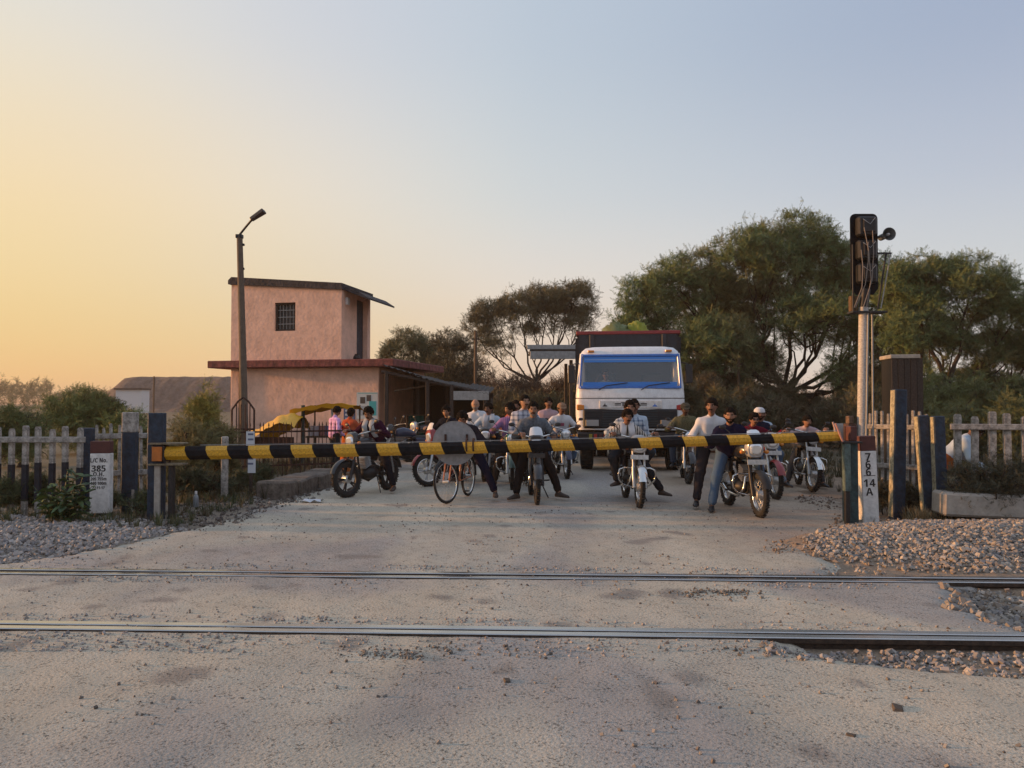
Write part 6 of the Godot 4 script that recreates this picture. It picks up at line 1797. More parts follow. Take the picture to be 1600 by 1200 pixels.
# ---------------------------------------------------------------- people
# one continuous skin from tapered capsules joined by a smooth minimum, meshed as surface nets
func net(mb: MB, bones: Array, cell: float, k: float, wr := 0.0) -> void:
	var lo := Vector3(1e9, 1e9, 1e9); var hi := -lo
	for b in bones:
		var r := maxf(b[2], b[3]) + k + cell * 2.0
		for q in 2:
			lo = lo.min(b[q] - Vector3.ONE * r); hi = hi.max(b[q] + Vector3.ONE * r)
	var dim := Vector3i(((hi - lo) / cell).ceil()) + Vector3i.ONE
	var nx := dim.x; var nxy := dim.x * dim.y
	var f := PackedFloat32Array(); f.resize(nxy * dim.z); f.fill(1.0)
	for b in bones:
		var a: Vector3 = b[0]; var ab: Vector3 = b[1] - b[0]
		var ra: float = b[2]; var dr: float = b[3] - b[2]
		var il := 1.0 / maxf(ab.length_squared(), 1e-9)
		var pad := maxf(b[2], b[3]) + k + cell * 1.5
		var l := Vector3i(((a.min(b[1]) - Vector3.ONE * pad - lo) / cell).floor()).clamp(Vector3i.ZERO, dim - Vector3i.ONE)
		var h := Vector3i(((a.max(b[1]) + Vector3.ONE * pad - lo) / cell).ceil()).clamp(Vector3i.ZERO, dim - Vector3i.ONE)
		for z in range(l.z, h.z + 1):
			for y in range(l.y, h.y + 1):
				var i := z * nxy + y * nx + l.x
				var p := lo + Vector3(l.x, y, z) * cell - a
				for x in range(l.x, h.x + 1):
					var t := clampf(p.dot(ab) * il, 0.0, 1.0)
					var d := (p - ab * t).length() - ra - dr * t
					var o := f[i]
					var e := k - absf(d - o)
					f[i] = minf(d, o) - (e * e / (4.0 * k) if e > 0.0 else 0.0)
					i += 1
					p.x += cell
	var idx := {}
	var st := mb.v.size()
	var offs := [0, 1, nx, nx + 1, nxy, nxy + 1, nxy + nx, nxy + nx + 1]
	var lim := cell * 1.8
	var cells := PackedInt32Array()
	for z in dim.z - 1:
		for y in dim.y - 1:
			var i := z * nxy + y * nx
			for x in dim.x - 1:
				if absf(f[i]) < lim:
					var neg := 0
					for q in offs:
						if f[i + q] < 0.0: neg += 1
					if neg > 0 and neg < 8:
						var s := Vector3.ZERO; var c := 0
						for e in [[0, 1], [2, 3], [4, 5], [6, 7], [0, 2], [1, 3], [4, 6], [5, 7], [0, 4], [1, 5], [2, 6], [3, 7]]:
							var fa := f[i + offs[e[0]]]; var fb := f[i + offs[e[1]]]
							if (fa < 0.0) != (fb < 0.0):
								var u := fa / (fa - fb)
								var pa := Vector3(e[0] & 1, (e[0] >> 1) & 1, e[0] >> 2); var pb := Vector3(e[1] & 1, (e[1] >> 1) & 1, e[1] >> 2)
								s += pa.lerp(pb, u); c += 1
						idx[i] = mb.vert(lo + (Vector3(x, y, z) + s / c) * cell, Vector3.ZERO)
						cells.append(i)
				i += 1
	for i in cells:
		for ax in 3:
			var du: int = [1, nx, nxy][ax]
			var dv: int = [nx, nxy, 1][ax]; var dw: int = [nxy, 1, nx][ax]
			var inside := f[i] < 0.0
			if inside == (f[i + du] < 0.0): continue
			if not (idx.has(i - dv) and idx.has(i - dv - dw) and idx.has(i - dw)): continue
			var q := [idx[i], idx[i - dv], idx[i - dv - dw], idx[i - dw]]
			if not inside: q.reverse()
			var nn := (mb.v[q[2]] - mb.v[q[0]]).cross(mb.v[q[3]] - mb.v[q[1]])
			for w in q: mb.n[w] += nn
			mb.ix.append_array([q[0], q[2], q[1], q[0], q[3], q[2]])
	for i in range(st, mb.v.size()):
		mb.n[i] = mb.n[i].normalized()
		if wr > 0.0:
			var p := mb.v[i]
			mb.v[i] = p + mb.n[i] * wr * (nz.get_noise_3d(p.x * 700.0 + st, p.y * 420.0, p.z * 700.0) + 0.6 * nz.get_noise_3d(p.x * 1500.0, p.y * 1500.0 + st, p.z * 1500.0))

func ik(a: Vector3, t: Vector3, l1: float, l2: float, pole: Vector3) -> Array:
	var v := t - a
	var d := clampf(v.length(), 0.05, (l1 + l2) * 0.995)
	var u := v.normalized()
	var c := (l1 * l1 + d * d - l2 * l2) / (2.0 * d)
	var h := sqrt(maxf(l1 * l1 - c * c, 0.0))
	var w := (pole - u * pole.dot(u)).normalized()
	return [a + u * c + w * h, a + u * d]

func head_point(v: Vector3, grow: float) -> Vector3:
	var p := v * (Vector3(0.076, 0.11, 0.094) + Vector3.ONE * grow)
	if v.y < 0.0:
		p.x *= 1.0 - 0.3 * pow(-v.y, 1.3)
		p.z += 0.014 * maxf(v.z, 0.0) * -v.y
		if v.z < 0.0: p.z *= 1.0 - 0.35 * -v.y
	if v.z > 0.0:
		p.z += 0.024 * exp(-pow(v.x / 0.13, 2.0) - pow((v.y + 0.16) / 0.17, 2.0))
		p.z -= 0.009 * exp(-pow((absf(v.x) - 0.36) / 0.16, 2.0) - pow((v.y - 0.07) / 0.11, 2.0))
		p.z += 0.006 * exp(-pow(v.x / 0.6, 2.0) - pow((v.y - 0.24) / 0.09, 2.0))
		p.z += 0.006 * exp(-pow(v.x / 0.25, 2.0) - pow((v.y + 0.52) / 0.08, 2.0))
	return p

func head_rows(mb: MB, xf: Transform3D, rings: int, segs: int, fn: Callable) -> void:
	var rs := []
	for k in rings + 1:
		var a := PI * clampf(float(k) / rings, 0.004, 0.996)
		var r := []
		for s in segs:
			var b := TAU * s / segs
			var v := Vector3(sin(a) * cos(b), cos(a), sin(a) * sin(b))
			r.append(xf * fn.call(v))
		rs.append(r)
	mb.rows(rs, true)

func hand(mb: MB, xf: Transform3D, curl: float, side: float, s: float) -> void:
	# fingers along +y, palm towards -z, thumb on +x * side
	mb.box(xf * Vector3(0, 0.045 * s, 0), Vector3(0.08, 0.095, 0.028) * s, xf.basis, 0.012)
	for k in 4:
		var x := (-0.03 + k * 0.02) * side
		var l: float = [0.058, 0.072, 0.078, 0.068][k] * s
		var p0 := Vector3(x * s, 0.085 * s, 0)
		var p1 := p0 + Vector3(0, cos(curl * 0.6), -sin(curl * 0.6)) * l * 0.5
		var p2 := p1 + Vector3(0, cos(curl * 1.5), -sin(curl * 1.5)) * l * 0.35
		var p3 := p2 + Vector3(0, cos(curl * 2.2), -sin(curl * 2.2)) * l * 0.25
		mb.tube([xf * p0, xf * p1, xf * p2, xf * p3], [0.0095 * s, 0.009 * s, 0.0085 * s, 0.007 * s], 6)
	var t0 := Vector3(0.036 * side, 0.03, 0) * s; var t1 := Vector3(0.062 * side, 0.062, -0.014) * s; var t2 := Vector3(0.06 * side, 0.092, -0.03) * s
	mb.tube([xf * t0, xf * t1, xf * t2], [0.012 * s, 0.0105 * s, 0.008 * s], 6)

const SKINS := [Color(0.25, 0.125, 0.075), Color(0.19, 0.09, 0.054), Color(0.31, 0.165, 0.1), Color(0.13, 0.064, 0.04)]

# p: pelvis, lean, side, twist, hl, hr, fl, fr (targets), look [yaw, pitch], skin, shirt, legs, shoe, sleeve, hair, scale ...
func person(label: String, at: Vector3, turn: float, p: Dictionary) -> Node3D:
	var t := thing("person", label, "person", at, turn, p.get("group", ""))
	var s: float = p.get("scale", 1.0)
	var P: Vector3 = p.pelvis
	var B := Basis(Vector3.UP, p.get("twist", 0.0)) * Basis(Vector3.RIGHT, p.get("lean", 0.2)) * Basis(Vector3(0, 0, 1), p.get("side", 0.0))
	var u := B.y; var sx := B.x
	var N := P + u * 0.475 * s
	var hd := N + (u * 0.5 + Vector3.UP * 0.5).normalized() * 0.085 * s + B.z * 0.025
	var look: Array = p.get("look", [0.0, 0.0])
	var HB := Basis(Vector3.UP, p.get("twist", 0.0) + look[0]) * Basis(Vector3.RIGHT, look[1] + p.get("lean", 0.2) * 0.3)
	var hc := hd + HB * Vector3(0, 0.08, 0.018) * s
	var skin: Color = SKINS[p.get("skin", 0)]
	var ank := []; var kne := []; var wri := []; var elb := []; var sho := []; var hip := []
	for q in [["l", 1.0], ["r", -1.0]]:
		var side: float = q[1]
		var h := P + Basis(Vector3.UP, p.get("twist", 0.0)).x * side * 0.09 * s
		var foot: Vector3 = p["f" + q[0]]
		var kp: Vector3 = p.get("knee", Vector3(side * 0.5, 0.35, 1.0))
		var r := ik(h, foot, 0.45 * s, 0.44 * s, Vector3(kp.x * (side if p.has("knee") else 1.0), kp.y, kp.z))
		hip.append(h); kne.append(r[0]); ank.append(r[1])
		var S := N - u * 0.085 * s + sx * side * 0.168 * s
		var w: Array = ik(S, p["h" + q[0]], 0.285 * s, 0.26 * s, p.get("elbow", Vector3(side * 0.7, -0.8, -0.4)))
		sho.append(S); elb.append(w[0]); wri.append(w[1])
	var skinb := []; var shirt := []; var leg := []
	var hm := P + u * 0.02 * s
	skinb.append([hip[0], hip[1], 0.095 * s, 0.095 * s])
	for side: float in [1.0, -1.0]:
		var a := P + sx * side * 0.06 * s; var b := P + u * 0.36 * s + sx * side * 0.085 * s + B.z * 0.01
		skinb.append([a, b, 0.088 * s, 0.095 * s])
		shirt.append([P + u * 0.02 * s + sx * side * 0.065 * s, b, 0.118 * s, 0.11 * s])
	shirt.append([P + u * 0.2 * s + B.z * 0.035 * s, P + u * 0.05 * s + B.z * 0.045 * s, 0.08 * s, 0.09 * s])
	skinb.append([sho[0], sho[1], 0.055 * s, 0.055 * s])
	for q in 2: shirt.append([N - u * 0.04 * s, sho[q], 0.068 * s, 0.064 * s])
	shirt.append([N - u * 0.03 * s, N + (hd - N) * 0.2, 0.066 * s, 0.058 * s])
	skinb.append([N - u * 0.03 * s, hc - HB.y * 0.05 * s, 0.056 * s, 0.05 * s])
	var longs: bool = p.get("sleeve", "long") == "long"
	for k in 2:
		skinb.append([hip[k], kne[k], 0.082 * s, 0.056 * s])
		skinb.append([kne[k], ank[k], 0.056 * s, 0.038 * s])
		leg.append([hip[k], kne[k], 0.1 * s, 0.078 * s])
		leg.append([kne[k], ank[k] + (kne[k] - ank[k]).normalized() * 0.05, 0.076 * s, 0.062 * s])
		skinb.append([sho[k], elb[k], 0.052 * s, 0.041 * s])
		skinb.append([elb[k], wri[k], 0.041 * s, 0.028 * s])
		if longs:
			shirt.append([sho[k], elb[k], 0.068 * s, 0.056 * s])
			shirt.append([elb[k], wri[k].lerp(elb[k], 0.12), 0.055 * s, 0.043 * s])
		else:
			shirt.append([sho[k], sho[k].lerp(elb[k], 0.72), 0.068 * s, 0.062 * s])
	leg.append([hip[0] + u * 0.03, hip[1] + u * 0.03, 0.108 * s, 0.108 * s])
	var body := MB.new()
	body.col = skin
	net(body, skinb, 0.026, 0.035)
	# head with face
	var hx := Transform3D(HB * (s * 1.08), hc)
	head_rows(body, hx, 22, 26, func(v): return head_point(v, 0.0))
	var dark := Color(skin.r * 0.55, skin.g * 0.38, skin.b * 0.4)
	for e: float in [-1.0, 1.0]:
		body.col = Color(0.5, 0.46, 0.42)
		body.ell(hx * Vector3(e * 0.03, 0.01, 0.081), Vector3(0.014, 0.0075, 0.006) * s, HB, 6, 8)
		body.col = Color(0.012, 0.01, 0.01)
		body.ell(hx * Vector3(e * 0.03, 0.01, 0.0865), Vector3(0.0095, 0.008, 0.004) * s, HB, 6, 8)
		body.col = skin
		body.ell(hx * Vector3(e * 0.078, -0.005, -0.005), Vector3(0.01, 0.03, 0.018) * s, HB, 6, 8)
	body.col = dark
	body.ell(hx * Vector3(0, -0.058, 0.094), Vector3(0.023, 0.007, 0.007) * s, HB, 6, 10)
	# hands
	body.col = skin
	for k in 2:
		var side := 1.0 if k == 0 else -1.0
		var y: Vector3 = (wri[k] - elb[k]).normalized()
		if p.get("grip", true): y = (y + Vector3(side * 0.25, -0.15, 0.9)).normalized()
		var z := (Vector3.UP - y * y.y)
		if z.length() < 0.2: z = Vector3(side, 0, 0) - y * y.dot(Vector3(side, 0, 0))
		z = z.normalized()
		hand(body, Transform3D(Basis(y.cross(z), y, z), wri[k] - y * 0.012), p.get("curl", 0.9), -side if y.cross(z).dot(Vector3(side, 0, 0)) > 0.0 else side, s)
	part(t, "body", body, cm("skin_mat", func():
		var m := mat(Color(1, 1, 1), 0.6)
		m.vertex_color_use_as_albedo = true
		return m))
	var sm := MB.new()
	net(sm, shirt, 0.02, 0.03, 0.011)
	part(t, p.get("top_name", "shirt"), sm, p.shirt)
	var lm := MB.new()
	net(lm, leg, 0.022, 0.03, 0.012)
	part(t, p.get("leg_name", "trousers"), lm, p.legs)
	# shoes
	for k in 2:
		var fx: float = (0.35 if k == 0 else -0.35) * p.get("toe", 1.0)
		var fb := Basis(Vector3.UP, fx)
		var sh := MB.new()
		var o: Vector3 = ank[k] - Vector3(0, 0.08 * s, 0)
		var rs := []
		for q in [[-0.07, 0.03, 0.05], [-0.05, 0.04, 0.085], [0.0, 0.042, 0.09], [0.06, 0.045, 0.065], [0.12, 0.05, 0.05], [0.17, 0.042, 0.04], [0.2, 0.022, 0.025]]:
			var r := []
			for m in 10:
				var a := TAU * m / 10.0
				r.append(o + fb * (Vector3(cos(a) * q[1], maxf(0.0, q[2] * (0.5 + 0.62 * sin(a))), q[0]) * s))
			rs.append(r)
		sh.rows(rs, true, true)
		part(t, "shoe", sh, p.get("shoe", M.black_plastic))
	# hair or headgear
	var style: String = p.get("hair", "short")
	var hmat: Material = p.get("hair_mat", M.hair)
	if style in ["short", "thick", "bald", "long"]:
		var g := 0.02 if style in ["thick", "long"] else 0.009
		var hr := MB.new()
		var line := 0.42 if style != "bald" else -0.1
		head_rows(hr, hx, 18, 24, func(v):
			var edge: float = lerpf(line, 0.0, smoothstep(0.5, 0.82, absf(v.x))) if v.z > 0.15 else lerpf(-0.45 if style != "long" else -0.9, lerpf(line, 0.0, smoothstep(0.5, 0.82, absf(v.x))), clampf((v.z + 0.5) / 0.65, 0.0, 1.0))
			edge += 0.1 * nz.get_noise_2d(v.x * 250.0 + hc.x * 900.0, hc.y * 500.0)
			var on: bool = v.y > edge if style != "bald" else (v.y < 0.5 and v.y > -0.4 and v.z < 0.05)
			return head_point(v, (g + 0.012 * nz.get_noise_3d(v.x * 300.0 + hc.z * 900.0, v.y * 300.0, v.z * 300.0)) if on else -0.012))
		part(t, "hair", hr, hmat)
	if p.get("moustache", true):
		var ms := MB.new()
		for e: float in [-1.0, 1.0]: ms.ell(hx * Vector3(e * 0.016, -0.044, 0.099), Vector3(0.021, 0.0075, 0.006) * s, HB * Basis(Vector3(0, 0, 1), -e * 0.25), 6, 8)
		part(t, "moustache", ms, hmat)
	for e: float in [-1.0, 1.0]:
		var eb := MB.new()
		eb.ell(hx * Vector3(e * 0.031, 0.027, 0.089), Vector3(0.02, 0.0055, 0.007) * s, HB, 5, 8)
		part(t, "eyebrow", eb, hmat)
	if p.has("beard"):
		var bd := MB.new()
		head_rows(bd, hx, 16, 20, func(v): return head_point(v, 0.01 if v.y < -0.38 and v.z > -0.1 and (absf(v.x) > 0.3 or v.y < -0.6) else -0.012))
		part(t, "beard", bd, p.beard)
	if p.has("cap"):
		var cp := MB.new()
		cp.lathe([Vector2(0.0, 0.125), Vector2(0.05, 0.12), Vector2(0.088, 0.09), Vector2(0.1, 0.045), Vector2(0.099, 0.03)], 20, hx)
		if p.get("brim", true):
			cp.ell(hx * Vector3(0, 0.042, 0.105), Vector3(0.08, 0.006, 0.07) * s, HB * Basis(Vector3.RIGHT, 0.15), 6, 14)
		part(t, "cap", cp, p.cap)
	if p.has("glasses"):
		var gl := MB.new()
		for e: float in [-1.0, 1.0]: gl.ell(hx * Vector3(e * 0.032, 0.008, 0.095), Vector3(0.027, 0.02, 0.006) * s, HB, 6, 10)
		gl.tube([hx * Vector3(-0.06, 0.018, 0.09), hx * Vector3(0.06, 0.018, 0.09)], 0.003, 4)
		part(t, "glasses", gl, M.black_plastic)
	if p.has("scarf"):
		for e: float in [-1.0, 1.0]:
			var sc := MB.new()
			var rs := []
			for q in 8:
				var v := q / 7.0
				var c := N + sx * e * (0.06 + 0.035 * v) - u * (0.34 * v - 0.05) * s + B.z * (0.1 + 0.03 * sin(v * 3.0)) - B.z * 0.1 * (1.0 - smoothstep(0.0, 0.25, v))
				rs.append([c - sx * 0.05 + B.z * 0.012, c - sx * 0.02 + B.z * 0.03, c + sx * 0.02 + B.z * 0.022, c + sx * 0.05 + B.z * 0.0])
			sc.rows(rs)
			part(t, "scarf", sc, p.scarf)
	if p.has("sari"):
		var sk := MB.new()
		var rs := []
		for q in 7:
			var v := q / 6.0
			var r := []
			for m in 24:
				var a := TAU * m / 24.0
				var rad := lerpf(0.17, 0.24, v) * (1.0 + 0.05 * sin(a * 9.0) * v)
				r.append(Vector3(P.x + cos(a) * rad, lerpf(P.y + 0.1, 0.05, v), P.z + sin(a) * rad * 0.75))
			rs.append(r)
		sk.rows(rs, true)
		part(t, "skirt", sk, p.sari)
	if p.has("badge"):
		var bg := MB.new()
		bg.box(P + u * 0.3 * s + B.z * 0.128 * s, Vector3(0.11, 0.07, 0.006), B, 0.002)
		part(t, "shirt_print", bg, p.badge)
	return t

func ride(o: Dictionary, row := 0) -> Dictionary:
	var p := {"scale": 0.96, "pelvis": Vector3(0, 0.87, -0.26), "lean": 0.34, "hl": Vector3(0.325, 1.09, 0.14), "hr": Vector3(-0.325, 1.09, 0.14), "fl": Vector3(0.32, 0.085, -0.08), "fr": Vector3(-0.32, 0.085, -0.08)}
	if row >= 1:
		p = {"scale": 0.96, "pelvis": Vector3(0, 0.89 + 0.01 * row, -0.3 - 0.27 * row), "lean": 0.12, "hl": Vector3(0.16, 1.02, -0.12 - 0.25 * row), "hr": Vector3(-0.16, 1.02, -0.12 - 0.25 * row), "fl": Vector3(0.2, 0.46, -0.12 - 0.24 * row), "fr": Vector3(-0.2, 0.46, -0.12 - 0.24 * row), "curl": 0.5, "grip": false}
	p.merge(o, true)
	return p

func make_traffic() -> void:
	var black := paint(0.012, 0.012, 0.014)
	var red := paint(0.3, 0.012, 0.016)
	var silver := paint(0.42, 0.43, 0.45)
	var green := paint(0.01, 0.06, 0.04)
	var navy := paint(0.015, 0.025, 0.07)
	var white := cloth(0.72, 0.72, 0.74); var pale := cloth(0.5, 0.6, 0.7)
	var dark := cloth(0.018, 0.018, 0.024); var jean := cloth(0.09, 0.15, 0.24); var brown := cloth(0.05, 0.035, 0.028); var grey := cloth(0.07, 0.07, 0.075)
	var slip := mat(lin(0.05, 0.035, 0.028), 0.8)
	var b: Node3D
	# dark motorcycle by the stone ledge
	b = motorcycle("black motorcycle with red tank panel and dark leg shields by the ledge", gp(541, 777), -0.42, {"tank": black, "cowl": black, "mud": black, "steer": -0.25, "plate": mat(lin(0.35, 0.05, 0.06), 0.5), "fork": M.dark_metal, "style": "alloy_dark"})
	person("rider in dark maroon shirt with pale scarf round the neck", b.position, -0.42, ride({"shirt": cloth(0.045, 0.012, 0.03), "legs": dark, "scarf": cloth(0.5, 0.52, 0.54), "skin": 1, "look": [0.25, 0.3], "lean": 0.45, "scale": 0.92, "hair": "thick", "fl": Vector3(0.4, 0.085, -0.2), "shoe": slip}))
	# red motorcycle with wheel turned
	b = motorcycle("red motorcycle with pale spoked alloy wheel turned sideways behind the disc", gp(667, 760), -0.5, {"tank": red, "cowl": red, "mud": red, "style": "alloy", "steer": -0.5, "visor": M.sign_white})
	person("young rider in black shirt on the red motorcycle", b.position, -0.5, ride({"shirt": cloth(0.014, 0.016, 0.026), "legs": cloth(0.06, 0.05, 0.05), "skin": 2, "scale": 0.88, "moustache": false, "pelvis": Vector3(0, 0.88, -0.2), "look": [0.4, 0.15], "hair": "thick", "fl": Vector3(0.22, 0.36, 0.0), "fr": Vector3(-0.22, 0.36, 0.0)}))
	# bicycle
	b = bicycle("orange bicycle held upright behind the grey stop disc", gp(697, 787), -0.28)
	person("cyclist in dark navy clothes with one leg stretched to the road", b.position, -0.28, {"pelvis": Vector3(0.12, 0.82, -0.26), "lean": 0.55, "side": 0.05, "hl": Vector3(0.26, 1.02, 0.04), "hr": Vector3(-0.26, 1.02, 0.04), "fl": Vector3(0.66, 0.085, -0.02), "fr": Vector3(-0.1, 0.36, -0.05), "shirt": cloth(0.03, 0.026, 0.035), "legs": cloth(0.014, 0.014, 0.03), "skin": 1, "look": [0.2, 0.35], "hair": "thick", "shoe": slip, "scale": 0.94})
	# two men in pale shirts behind
	b = motorcycle("dark motorcycle carrying two men in pale shirts behind the cyclist", gp(757, 752), -0.1, {"tank": black, "cowl": black})
	person("balding man in white shirt leaning out behind the cyclist", b.position, -0.1, ride({"pelvis": Vector3(-0.3, 0.93, -0.6), "side": 0.12, "hl": Vector3(0.0, 1.05, -0.2), "hr": Vector3(-0.35, 1.0, -0.3), "shirt": white, "legs": grey, "skin": 2, "hair": "bald", "hair_mat": M.grey_hair, "beard": M.grey_hair, "look": [0.2, 0.15]}, 1))
	person("man in pale blue open-collar shirt seated behind dark handlebars", b.position, -0.1, ride({"shirt": pale, "legs": dark, "skin": 1, "hair": "thick", "look": [-0.35, 0.0], "fl": Vector3(0.24, 0.36, 0.0), "fr": Vector3(-0.24, 0.36, 0.0), "scarf": white}))
	# mauve rider
	b = motorcycle("green-black motorcycle with bright green lamp cover", gp(800, 765), 0.02, {"tank": green, "cowl": mat(lin(0.02, 0.32, 0.14), 0.35), "mud": green, "guard": true, "round": true})
	person("rider in mauve shirt looking away over his shoulder", b.position, 0.02, ride({"shirt": woven("stripe", Color(0.56, 0.44, 0.6), Color(0.44, 0.34, 0.5)), "legs": brown, "skin": 1, "hair": "thick", "look": [-1.15, 0.0], "fl": Vector3(0.34, 0.085, 0.0), "shoe": slip}))
	person("passenger in orange top half hidden behind the mauve rider", b.position, 0.02, ride({"pelvis": Vector3(0.1, 0.95, -0.62), "shirt": cloth(0.5, 0.13, 0.06), "legs": dark, "skin": 1, "hair": "thick", "scale": 0.88}, 1))
	# black motorcycle in front
	b = motorcycle("black motorcycle with pale fly screen and green-tinted tyre at the boom", gp(839, 788), 0.05, {"tank": black, "cowl": black, "mud": black, "visor": mat(lin(0.6, 0.64, 0.68), 0.3), "fork": M.dark_metal, "plate": black, "style": "alloy_dark"})
	person("man in grey denim jacket with both feet on the road", b.position, 0.05, ride({"beard": M.grey_hair, "shirt": mat_cloth_stain(0.18, 0.21, 0.25), "top_name": "jacket", "legs": cloth(0.022, 0.018, 0.018), "skin": 0, "hair": "short", "look": [-0.1, 0.08], "fl": Vector3(0.42, 0.085, 0.12), "fr": Vector3(-0.3, 0.085, 0.14), "hl": Vector3(0.3, 1.05, 0.16), "hr": Vector3(-0.2, 1.08, 0.22), "shoe": slip, "toe": 2.2, "scale": 1.0}))
	person("man in pale checked shirt close behind the denim jacket rider", b.position, 0.05, ride({"pelvis": Vector3(-0.12, 0.98, -0.58), "shirt": woven("check", Color(0.75, 0.76, 0.8), Color(0.35, 0.38, 0.45)), "legs": brown, "skin": 2, "hair": "short", "look": [0.3, 0.0]}, 1))
	# capped rider
	b = motorcycle("dark motorcycle of the capped rider beside the truck corner", gp(886, 748), 0.1, {"tank": navy, "cowl": M.chrome, "guard": true, "round": true})
	person("rider in white printed shirt and tan flat cap", b.position, 0.1, ride({"shirt": white, "legs": jean, "skin": 1, "hair": "short", "cap": cloth(0.32, 0.2, 0.13), "look": [0.1, 0.1], "sleeve": "short", "badge": mat(lin(0.3, 0.07, 0.12), 0.8), "fl": Vector3(0.24, 0.36, 0.0), "fr": Vector3(-0.24, 0.36, 0.0)}))
	person("dark-haired passenger in pink shirt behind the capped rider", b.position, 0.1, ride({"pelvis": Vector3(-0.22, 0.96, -0.6), "shirt": cloth(0.5, 0.36, 0.4), "legs": dark, "skin": 1, "hair": "thick"}, 1))
	# chrome motorcycle with three men
	b = motorcycle("motorcycle with chrome leg guard and three men aboard", gp(999, 793), 0.02, {"tank": paint(0.02, 0.02, 0.035), "cowl": M.alu, "guard": true, "lean": -0.03, "mud": M.chrome})
	person("driver of three in striped black and white shirt", b.position, 0.02, ride({"lean": 0.45, "pelvis": Vector3(-0.08, 0.82, -0.2), "shirt": woven("stripe", Color(0.75, 0.73, 0.7), Color(0.14, 0.14, 0.15)), "legs": cloth(0.03, 0.033, 0.04), "skin": 1, "hair": "thick", "look": [0.05, 0.1], "fl": Vector3(0.56, 0.085, -0.06), "fr": Vector3(-0.24, 0.34, 0.05), "shoe": slip, "toe": 2.0, "scale": 0.93, "scarf": white}))
	person("second of three men in checked grey-blue shirt with moustache", b.position, 0.02, ride({"pelvis": Vector3(0.04, 0.88, -0.5), "shirt": woven("check", Color(0.7, 0.74, 0.78), Color(0.25, 0.32, 0.42)), "legs": cloth(0.05, 0.06, 0.07), "skin": 0, "hair": "thick", "look": [-0.05, 0.0]}, 1))
	person("third of three men, pale blue shirt, seated last", b.position, 0.02, ride({"pelvis": Vector3(0.16, 0.9, -0.76), "shirt": pale, "legs": jean, "skin": 1, "hair": "short", "scale": 0.97}, 2))
	# olive rider near the truck
	b = motorcycle("dark motorcycle with red and white plate beside the truck", gp(1077, 756), -0.12, {"tank": black, "cowl": black, "plate": mat(lin(0.5, 0.2, 0.18), 0.5), "steer": 0.15, "round": true, "style": "alloy_dark"})
	person("rider in olive camouflage jacket and brimmed hat", b.position, -0.12, ride({"shirt": woven("camo", Color(0.5, 0.47, 0.37), Color(0.25, 0.26, 0.18)), "top_name": "jacket", "legs": cloth(0.05, 0.075, 0.12), "skin": 3, "cap": cloth(0.1, 0.085, 0.06), "look": [0.0, 0.15], "fl": Vector3(0.24, 0.36, 0.0), "fr": Vector3(-0.24, 0.36, 0.0)}))
	# silver motorcycle on the right
	b = motorcycle("silver-fronted motorcycle carrying a navy and a white shirt", gp(1187, 808), 0.06, {"tank": black, "cowl": silver, "mud": M.dark_metal, "guard": true, "fork": M.dark_metal, "visor": M.lens})
	person("driver in navy shirt and blue jeans on silver motorcycle", b.position, 0.06, ride({"lean": 0.4, "pelvis": Vector3(-0.12, 0.82, -0.26), "side": 0.05, "shirt": cloth(0.014, 0.014, 0.04), "legs": jean, "skin": 0, "look": [-0.25, 0.0], "beard": M.hair, "fr": Vector3(-0.47, 0.085, 0.02), "fl": Vector3(0.24, 0.34, 0.05), "twist": -0.1, "hl": Vector3(0.3, 1.07, 0.1), "hr": Vector3(-0.33, 1.08, 0.12)}))
	person("passenger in white shirt and dark trousers with moustache", b.position, 0.06, ride({"pelvis": Vector3(-0.3, 0.9, -0.55), "shirt": white, "legs": cloth(0.03, 0.028, 0.034), "hr": Vector3(-0.52, 0.98, -0.28), "skin": 1, "hair": "thick", "look": [-0.5, 0.0], "fr": Vector3(-0.62, 0.085, -0.25), "fl": Vector3(0.1, 0.4, -0.36), "scale": 0.97}, 1))
	# red motorcycle beside it
	b = motorcycle("red motorcycle with white headlamp crowded beside the silver one", gp(1212, 780), 0.02, {"tank": red, "cowl": M.sign_white, "mud": red, "guard": true})
	person("rider in black sunglasses and dark red jacket", b.position, 0.02, ride({"lean": 0.5, "scale": 0.9, "pelvis": Vector3(-0.12, 0.78, -0.3), "shirt": cloth(0.14, 0.012, 0.03), "top_name": "jacket", "legs": cloth(0.2, 0.24, 0.3), "skin": 0, "hair": "thick", "glasses": true, "fl": Vector3(0.45, 0.085, 0.2), "fr": Vector3(-0.24, 0.34, 0.0)}))
	person("bearded passenger in navy top and white skullcap", b.position, 0.02, ride({"scale": 0.9, "pelvis": Vector3(0.12, 0.8, -0.56), "shirt": cloth(0.02, 0.022, 0.045), "legs": jean, "skin": 1, "hair": "short", "beard": M.hair, "cap": white, "brim": false, "fl": Vector3(0.35, 0.3, -0.3)}, 1))
	person("third man in pale blue shirt behind the white skullcap", b.position, 0.02, ride({"scale": 0.9, "pelvis": Vector3(0.26, 0.8, -0.84), "shirt": pale, "legs": jean, "skin": 1, "hair": "short"}, 2))
	# motorcycle by the rest post
	b = motorcycle("chrome-guarded motorcycle standing near the boom rest post", gp(1272, 768), -0.15, {"tank": black, "cowl": silver, "guard": true, "steer": 0.2, "round": true, "mud": M.chrome})
	person("bending man in pink shirt beside the boom rest post", b.position, -0.15, ride({"scale": 0.88, "pelvis": Vector3(0.05, 0.76, -0.4), "shirt": cloth(0.5, 0.38, 0.4), "legs": grey, "skin": 0, "hair": "thick", "lean": 0.6, "look": [0.2, 0.0]}))
	# parked motorcycle in the shade of the shed
	b = motorcycle("dark parked motorcycle standing sideways in front of the shed", gp(598, 735), -1.15, {"tank": navy, "cowl": black, "guard": true, "lean": 0.08})
